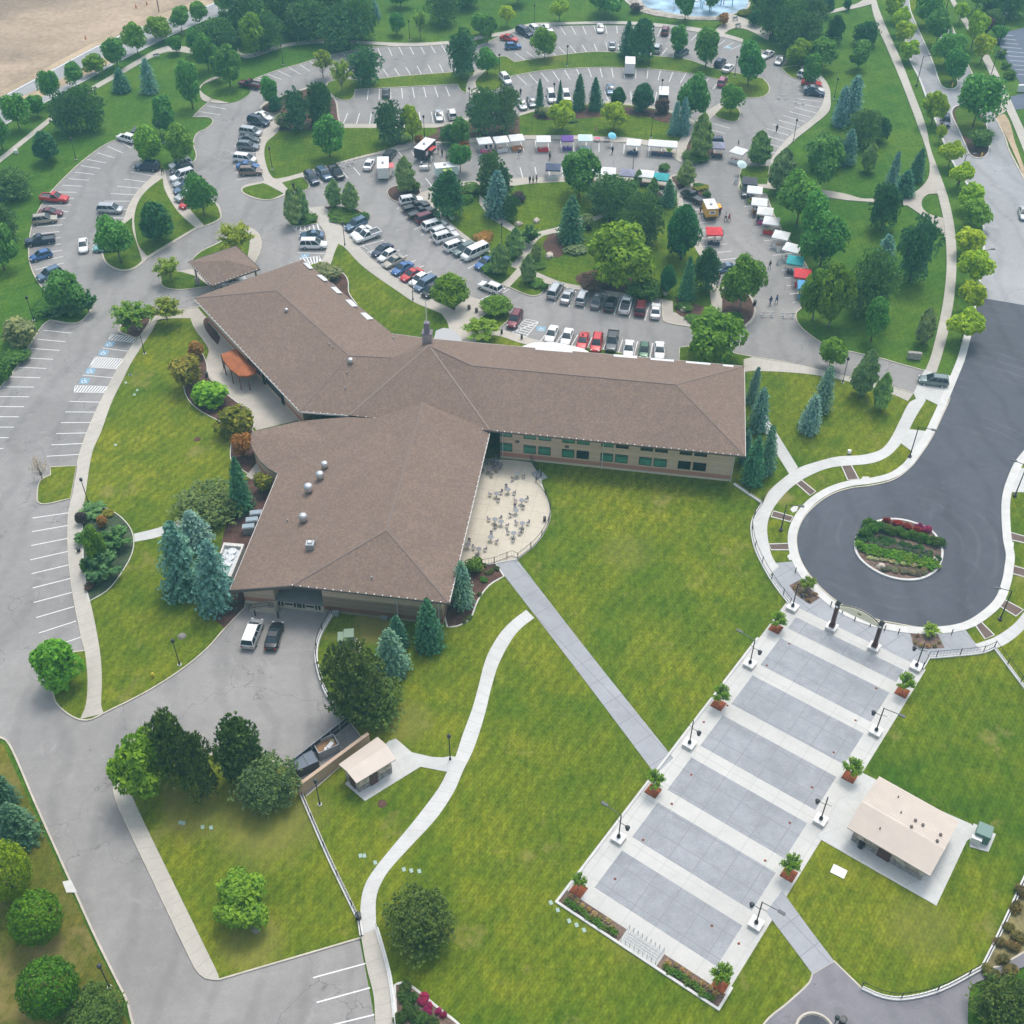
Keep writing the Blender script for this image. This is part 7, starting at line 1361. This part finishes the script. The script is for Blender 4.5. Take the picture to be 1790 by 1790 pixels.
# arch
a=at(1453,1099,.2);b=at(1527,1134,.2);d=(b-a);d.z=0;Ls=d.length;d.normalize();ang=math.atan2(d.y,d.x);c=(a+b)/2;e=empty('gateway_arch',(c.x,c.y,.2),ang);h2=Ls/2
for s in(-1,1):
    m=MB();m.box((s*h2,0,.25),(1.25,1.25,.5));m.obj('plinth',[BLOCKW],e);m=MB();m.box((s*h2,0,.53),(1.4,1.4,.08));m.obj('plinth_cap',[WHITEW],e);m=MB();m.box((s*h2,0,2.7),(.5,.5,4.3));m.box((s*h2,0,.8),(.7,.7,.45));m.obj('post',[BROWNM],e);m=MB();m.box((s*h2,0,4.95),(.66,.66,.3));m.lathe((s*h2,0,5.1),[(.3,0),(.24,.2),(.05,.28)],10);m.obj('post_cap',[BLACK],e);m=MB();m.lathe((0,0,0),[(.2,0),(.2,.05)],12);o=m.obj('round_emblem',[WHITE],e);o.location=(s*h2,-.28,4.55);o.rotation_euler=(PI/2,0,0)
m=MB();n=16;top=[(x_,4.5+1.0*(1-(x_/h2)**2)) for x_ in np.linspace(-h2+.4,h2-.4,n)]
V=[];F=[]
for yy in(-.16,.16):
    for x_,z_ in top:V.append((x_,yy,z_))
    for x_,z_ in top:V.append((x_,yy,4.22))
for i in range(n-1):
    F+=[(i,i+1,n+i+1,n+i),(2*n+i,3*n+i,3*n+i+1,2*n+i+1),(i,2*n+i,2*n+i+1,i+1),(n+i,n+i+1,3*n+i+1,3*n+i)]
me=fixn(mkmesh('sign_panel',V,F,[CREAM]));mko('sign_panel',me,e);m=MB()
for k in range(n-1): m.bar((top[k][0],0,top[k][1]+.05),(top[k+1][0],0,top[k+1][1]+.05),.07,5)
m.bar((-h2,0,4.2),(h2,0,4.2),.08,5);m.obj('rail',[BLACK],e);m=MB()
for s in(-1,1): m.box((0,s*.17,4.95),(.5,.03,.2));m.box((.1,s*.175,4.87),(.3,.03,.12))
m.obj('emblem',[plain('olive',(.25,.21,.06),.6)],e);tag(e,'dark brown gateway arch with cream curved sign panel','gateway arch',(1490,1090))
bl=MB().bar((0,0,0),(0,0,1.0),.07,8).mesh('bollard',[BLACK])
for x,y in((1390,1001),(1452,1060),(1472,1072),(1494,1084),(1521,1094),(1546,1102),(1570,1108),(1663,1109)): tag(mko('bollard',bl,None,at(x,y,.19)),'thin black bollard along the turning circle kerb','bollard',(x,y),'black bollards at the turning circle')
# patio furniture
PGR=plain('patio_grey',(.21,.20,.22),.7);PGL=plain('patio_greyer',(.24,.25,.27),.7)
for n_,(x,y) in enumerate(((852,812),(861,810),(875,819),(855,826),(904,834),(868,869),(888,862),(912,881),(902,898),(865,914),(876,918),(913,921),(858,945),(898,938),(818,958),(837,966))):
    e=empty('patio_table',at(x,y,.25),n_);m=MB();m.lathe((0,0,.7),[(.4,0),(.42,.04)],12);m.obj('tabletop',[PGR if n_ in(0,1,2,3,14,15) else PGL],e);MB().bar((0,0,0),(0,0,.7),.05,6).obj('leg',[DKGREY],e);tag(e,'round grey patio table on the curved patio','table',(x,y),'round patio tables')
    for k in range(2+(n_%2)):
        t=k*2.1+n_;q=at(x,y,.25)+Vector((math.cos(t)*.95,math.sin(t)*.95,0));f=empty('patio_chair',q,t+PI/2);m=MB();m.box((0,0,.43),(.40,.40,.04));m.obj('seat',[PGR],f);m=MB();m.box((0,-.22,.68),(.40,.03,.35));m.obj('backrest',[PGR],f);m=MB()
        for sx in(-1,1):
            for sy in(-1,1):m.bar((sx*.19,sy*.19,0),(sx*.19,sy*.19,.43),.02,4)
        m.obj('leg_frame',[DKGREY],f);tag(f,'grey metal chair at a patio table','chair',proj(q),'patio chairs')
def bin_(x,y,lab,r=.32,h=.95,mat=BLACK,z=.2):
    e=empty('litter_bin',at(x,y,z));m=MB();m.lathe((0,0,0),[(r*.85,0),(r,h*.1),(r,h*.85),(r*1.12,h),(r*.55,h+.02)],12);m.obj('bin',[mat],e);m=MB();m.lathe((0,0,h+.01),[(r*.5,0),(r*.45,.02)],10);m.obj('liner',[DKGREY],e);tag(e,lab,'litter bin',(x,y))
bin_(627,1606,'black litter bin beside the curving walk');bin_(1504,1481,'black litter bin by the restroom wall');bin_(952,911,'small dark bin at the patio edge',.22,.8);bin_(820,540,'brown planter urn, left of the pair',.28,.7,plain('urn',(.09,.06,.04),.7));bin_(833,545,'brown planter urn, right of the pair',.28,.7,MATS['urn']);bin_(794,541,'little dark urn at the patch corner',.2,.5,MATS['urn']);bin_(362,658,'dark bin by the awning walk',.25,.8);bin_(877,583,'small black bin by the drive walk',.2,.8);bin_(912,592,'black bin close to the building eave',.2,.8);bin_(1319,533,'black litter bin under barricade tree',.3,.9);bin_(138,964,'small dark bin by the west walk garden',.25,.7)
def cabinet(name,x,y,w,d,h,ang,mat,lab,pad=None,z=.22):
    e=empty(name,at(x,y,z),ang);m=MB();m.box((0,0,h*.45),(w,d,h*.9));m.obj('cabinet',[mat],e);m=MB();m.box((0,0,h*.95),(w*1.06,d*1.06,h*.1),taper=.93);m.obj('lid',[mat],e)
    tag(e,lab,'utility box',(x,y))
cabinet('transformer',601,1128,1.3,1.6,1.8,.1,GREENB,'olive green transformer, left one on lawn slab');cabinet('transformer',612,1124,1.3,1.5,2.0,.1,GREENB,'olive green transformer, right one on lawn slab');cabinet('meter_box',599,1142,.5,.5,.9,0,WHITEM,'small white meter box by the olive transformers')
cabinet('transformer',1716,1463,1.6,1.7,1.5,-.5,GREENT,'teal green transformer right of the restroom building');cabinet('meter_box',1704,1473,1.1,.5,1.0,-.5,WHITEM,'silver meter cabinet beside the teal transformer')
cabinet('stone_sign',1597,627,2.2,.6,1.3,-.15,STONE,'stone monument sign beside the east drive',z=.1);cabinet('pale_post_box',1484,792,.5,.4,.6,-.2,WHITE,'small white box beside the new walk')
cabinet('white_hatch',1466,1524,1.5,1.1,.12,-.55,WHITE,'flat white square hatch lying in the lawn',z=.15);cabinet('monument_sign',1787,160,2.4,.6,1.6,0,WHITE,'white sign with purple emblem by far drive',z=.1)
cabinet('gas_meter',587,1076,.9,.4,.9,-.1,GREYM,'grey gas meters at the lower building wall');cabinet('gas_meter',672,1083,.9,.3,.7,-.1,GREYM,'grey meter set further along lower wall')
cabinet('white_box',29,268,.7,.4,.8,0,WHITE,'small white cabinet near the top left path',z=.1)
m=MB();m.lathe((0,0,0),[(.14,0),(.12,.55),(.16,.6),(.1,.78),(.02,.82)],8);m.bar((-.25,0,.45),(.25,0,.45),.07,6);tag(mko('fire_hydrant',m.mesh('fire_hydrant',[plain('hydrant_yellow',(.85,.70,.10),.5)],True),None,at(268,1183,.18)),'yellow fire hydrant on the west lawn','fire hydrant',(268,1183))
for x,y,l in((1364,64+0,''),) if 0 else ((1715,275,'yellow post at the median tip'),(1664,152,'white and yellow post at upper median tip')): m=MB().bar((0,0,0),(0,0,1.0),.14,8);tag(mko('marker_post',m.mesh('marker_post',[YELP]),None,at(x,y,.18)),l,'post',(x,y))
for x,y in((637,1496),(630,1496),(656,1508),(706,1520),(719,1522),(733,1523),(995,1610),(1008,1617),(1021,1626),(963,1578),(975,1591),(315,1438),(321,1439),(354,1446),(369,1447),(240,682),(235,690),(220,669),(228,655),(202,778),(227,800 if 0 else 655)):
    m=MB();m.box((0,0,.02),(.38,.5,.05));tag(mko('valve_box',m.mesh('valve_box',[plain('valve_green',(.30,.42,.36),.6)] if 'valve_green' not in MATS else [MATS['valve_green']]),None,at(x,y,.17),.3),'small pale valve box lid set in the grass','valve box',(x,y),'valve boxes in the grass')
for x,y,l in((668,1405,'dark round drain in the shed lawn'),(345,768,'brown tree ring in the west lawn')): m=MB().lathe((0,0,0),[(.55,0),(.5,.04)],14);tag(mko('drain_cover',m.mesh('drain_cover',[MULCH]),None,at(x,y,.165)),l,'drain',(x,y))
for x,y,s,l in((318,1112,.6,'old tree stump on the west lawn'),(448,1625,.5,'stump beside the lone bottom lawn tree')): m=MB().lathe((0,0,0),[(s,0),(s*.7,.2),(s*.6,.22)],9);tag(mko('tree_stump',m.mesh('tree_stump',[BARKG]),None,at(x,y,.16)),l,'stump',(x,y))
# wheel stops along the diagonal row
ws=MB().box((0,0,.07),(1.8,.16,.13)).mesh('wheel_stop',[KERBW])
for i in range(9):
    t=i/9;p=at(627.5,431.6,.05).lerp(at(759.5,524.7,.05),t+.055);q=at(759.5,524.7)-at(627.5,431.6);tag(mko('wheel_stop',ws,None,p+Vector((.45,.35,0)),math.atan2(q.y,q.x)),'concrete wheel stop in the diagonal row','wheel stop',proj(p),'wheel stops of the diagonal row')
# playground and pool toys at the splash pad
for x,y,c,l in((1215,12,'blue','blue water play frame'),(1235,18,'sky','light blue spray hoop'),(1255,8,'red','red climbing slide frame'),(1270,10,'blue','tall blue play arch'),(1180,16,'white','white play fountain')):
    e=empty('play_frame',at(x,y,.15),RNG.uniform(0,3));m=MB()
    for k in range(8): a0=PI*k/8;a1=PI*(k+1)/8;m.bar((1.5*math.cos(a0),0,1+1.5*math.sin(a0)),(1.5*math.cos(a1),0,1+1.5*math.sin(a1)),.12,6)
    m.bar((-1.5,0,0),(-1.5,0,1),.12,6);m.bar((1.5,0,0),(1.5,0,1),.12,6);m.obj('frame',[FAB[c]],e);m=MB();m.box((0,0,1.6),(1.6,1.0,.12));m.obj('deck',[FAB['white' if c!='white' else 'blue']],e);tag(e,l+' on the splash pad','play equipment',(x,y))
m=MB();m.box((0,0,.45),(1.5,.4,.08));m.box((0,.22,.75),(1.5,.06,.4));m.box((-.6,0,.22),(.08,.4,.44));m.box((.6,0,.22),(.08,.4,.44));BN=m.mesh('bench',[GREYM])
for x,y,l in((274,101,'grey bench on the top left lawn path'),(1290,48,'grey bench by the splash pad path'),(1285,36,'dark bench beside the orange shrub')): tag(mko('bench',BN,None,at(x,y,.15),.4),l,'bench',(x,y))
# round basin and lamp at the very bottom
m=MB().lathe((0,0,0),[(2.0,0),(2.0,.45),(1.8,.45),(1.75,.3)],28);m.m=1;m.lathe((0,0,.3),[(1.72,0),(1.6,.06)],20);tag(mko('round_planter',m.mesh('round_planter',[KERB,ASPHN]),None,at(1424,1806,.17)),'pale ringed round planter cut by the bottom edge','planter',(1424,1790))
lamp(1448,1815,'beside the round planter at the bottom');bin_(1472,1788,'round dark bin at the bottom edge',.35,.9)
# construction odds and ends on the dirt
for x,y in((125,112),(150,68),(238,14),(257,8)): m=MB().lathe((0,0,0),[(.3,0),(.25,.05),(.08,.9),(.05,.95)],8);tag(mko('traffic_drum',m.mesh('traffic_drum',[FAB['orange']]),None,at(x,y,.05)),'orange cone at the edge of the dirt field','traffic cone',(x,y),'orange cones by the dirt field')
m=MB().bar((0,0,0),(0,0,9),.14,6);tag(mko('utility_pole',m.mesh('utility_pole',[BARK]),None,at(278,20,.05)),'thin brown utility pole by the dirt verge','utility pole',(278,20))
# ================================================================ light, air, render settings, labels
SC.render.engine='CYCLES'
w=bpy.data.worlds.new('World');SC.world=w;w.use_nodes=True;nt=w.node_tree;bg=nt.nodes['Background'];sky=nt.nodes.new('ShaderNodeTexSky');sky.sky_type='NISHITA';sky.sun_disc=False
SE,SR=R(64),R(20)
sky.sun_elevation=SE;sky.sun_rotation=SR;sky.air_density=1.4;sky.dust_density=4.0;sky.ozone_density=1.0;hs=nt.nodes.new('ShaderNodeHueSaturation');hs.inputs['Saturation'].default_value=.55;nt.links.new(sky.outputs[0],hs.inputs['Color']);nt.links.new(hs.outputs[0],bg.inputs['Color']);bg.inputs['Strength'].default_value=.15
sd_=bpy.data.lights.new('sun','SUN');sd_.energy=1.25;sd_.angle=R(18);sd_.color=(1,.96,.90);so=bpy.data.objects.new('sun',sd_);COL.objects.link(so)
S=Vector((math.sin(SR)*math.cos(SE),math.cos(SR)*math.cos(SE),math.sin(SE)));so.rotation_euler=S.to_track_quat('Z','Y').to_euler()
hz_=MB().box((0,260,66),(900,780,138.));hm=bpy.data.materials.new('haze');hm.use_nodes=True;n2_=hm.node_tree;n2_.nodes.clear();ov=n2_.nodes.new('ShaderNodeOutputMaterial');pv=n2_.nodes.new('ShaderNodeVolumePrincipled');pv.inputs['Color'].default_value=(.34,.72,1,1);pv.inputs['Density'].default_value=.00042;pv.inputs['Anisotropy'].default_value=.2;n2_.links.new(pv.outputs[0],ov.inputs['Volume'])
HAZE=hz_.obj('haze',[hm]);HAZE['kind']='stuff';HAZE['label']='thin bluish summer haze filling the air above the park';HAZE['category']='haze'
vs=SC.view_settings;vs.view_transform='Standard';vs.look='None';vs.gamma=1;vs.exposure=.40
SC.render.resolution_x=SC.render.resolution_y=1024
c=SC.cycles;c.max_bounces=5;c.diffuse_bounces=3;c.glossy_bounces=2;c.transmission_bounces=3;c.transparent_max_bounces=6;c.volume_bounces=1
ORD='first second third fourth fifth sixth seventh eighth ninth tenth eleventh twelfth thirteenth fourteenth fifteenth sixteenth seventeenth eighteenth nineteenth twentieth'.split()
def ordw(i): return ORD[i] if i<20 else (['twenty','thirty','forty'][(i+1)//10-2]+('-'+ORD[(i+1)%10-1] if (i+1)%10 else 'th')).replace('ythth','ieth')
grp={}
for r in REG: grp.setdefault(r[1],[]).append(r)
for lab,rs in grp.items():
    if len(rs)==1: rs[0][0]['label']=lab;continue
    xs=[r[2][0] for r in rs];ys=[r[2][1] for r in rs];hor=(max(xs)-min(xs))>=(max(ys)-min(ys))
    rs.sort(key=lambda r:r[2][0] if hor else r[2][1]);n=len(rs)
    for i,r in enumerate(rs):
        if n==2: t=('left one' if hor else 'upper one') if i==0 else ('right one' if hor else 'lower one')
        elif i==0: t='leftmost' if hor else 'topmost'
        elif i==n-1: t='rightmost' if hor else 'lowest'
        elif i<=n//2: t=ordw(i)+(' from left' if hor else ' from top')
        else: t=ordw(n-1-i)+(' from right' if hor else ' from bottom')
        r[0]['label']=lab+', '+t
for r in REG:
    if 'group' in r[0]: r[0]['group']=r[0]['group'][:80]
GC={}
for o in COL.objects:
    if 'group' in o: GC.setdefault(o['group'],[]).append(o)
for g,os_ in GC.items():
    if len(os_)==1: del os_[0]['group']
print('objects',len(COL.objects),'things',len(REG))
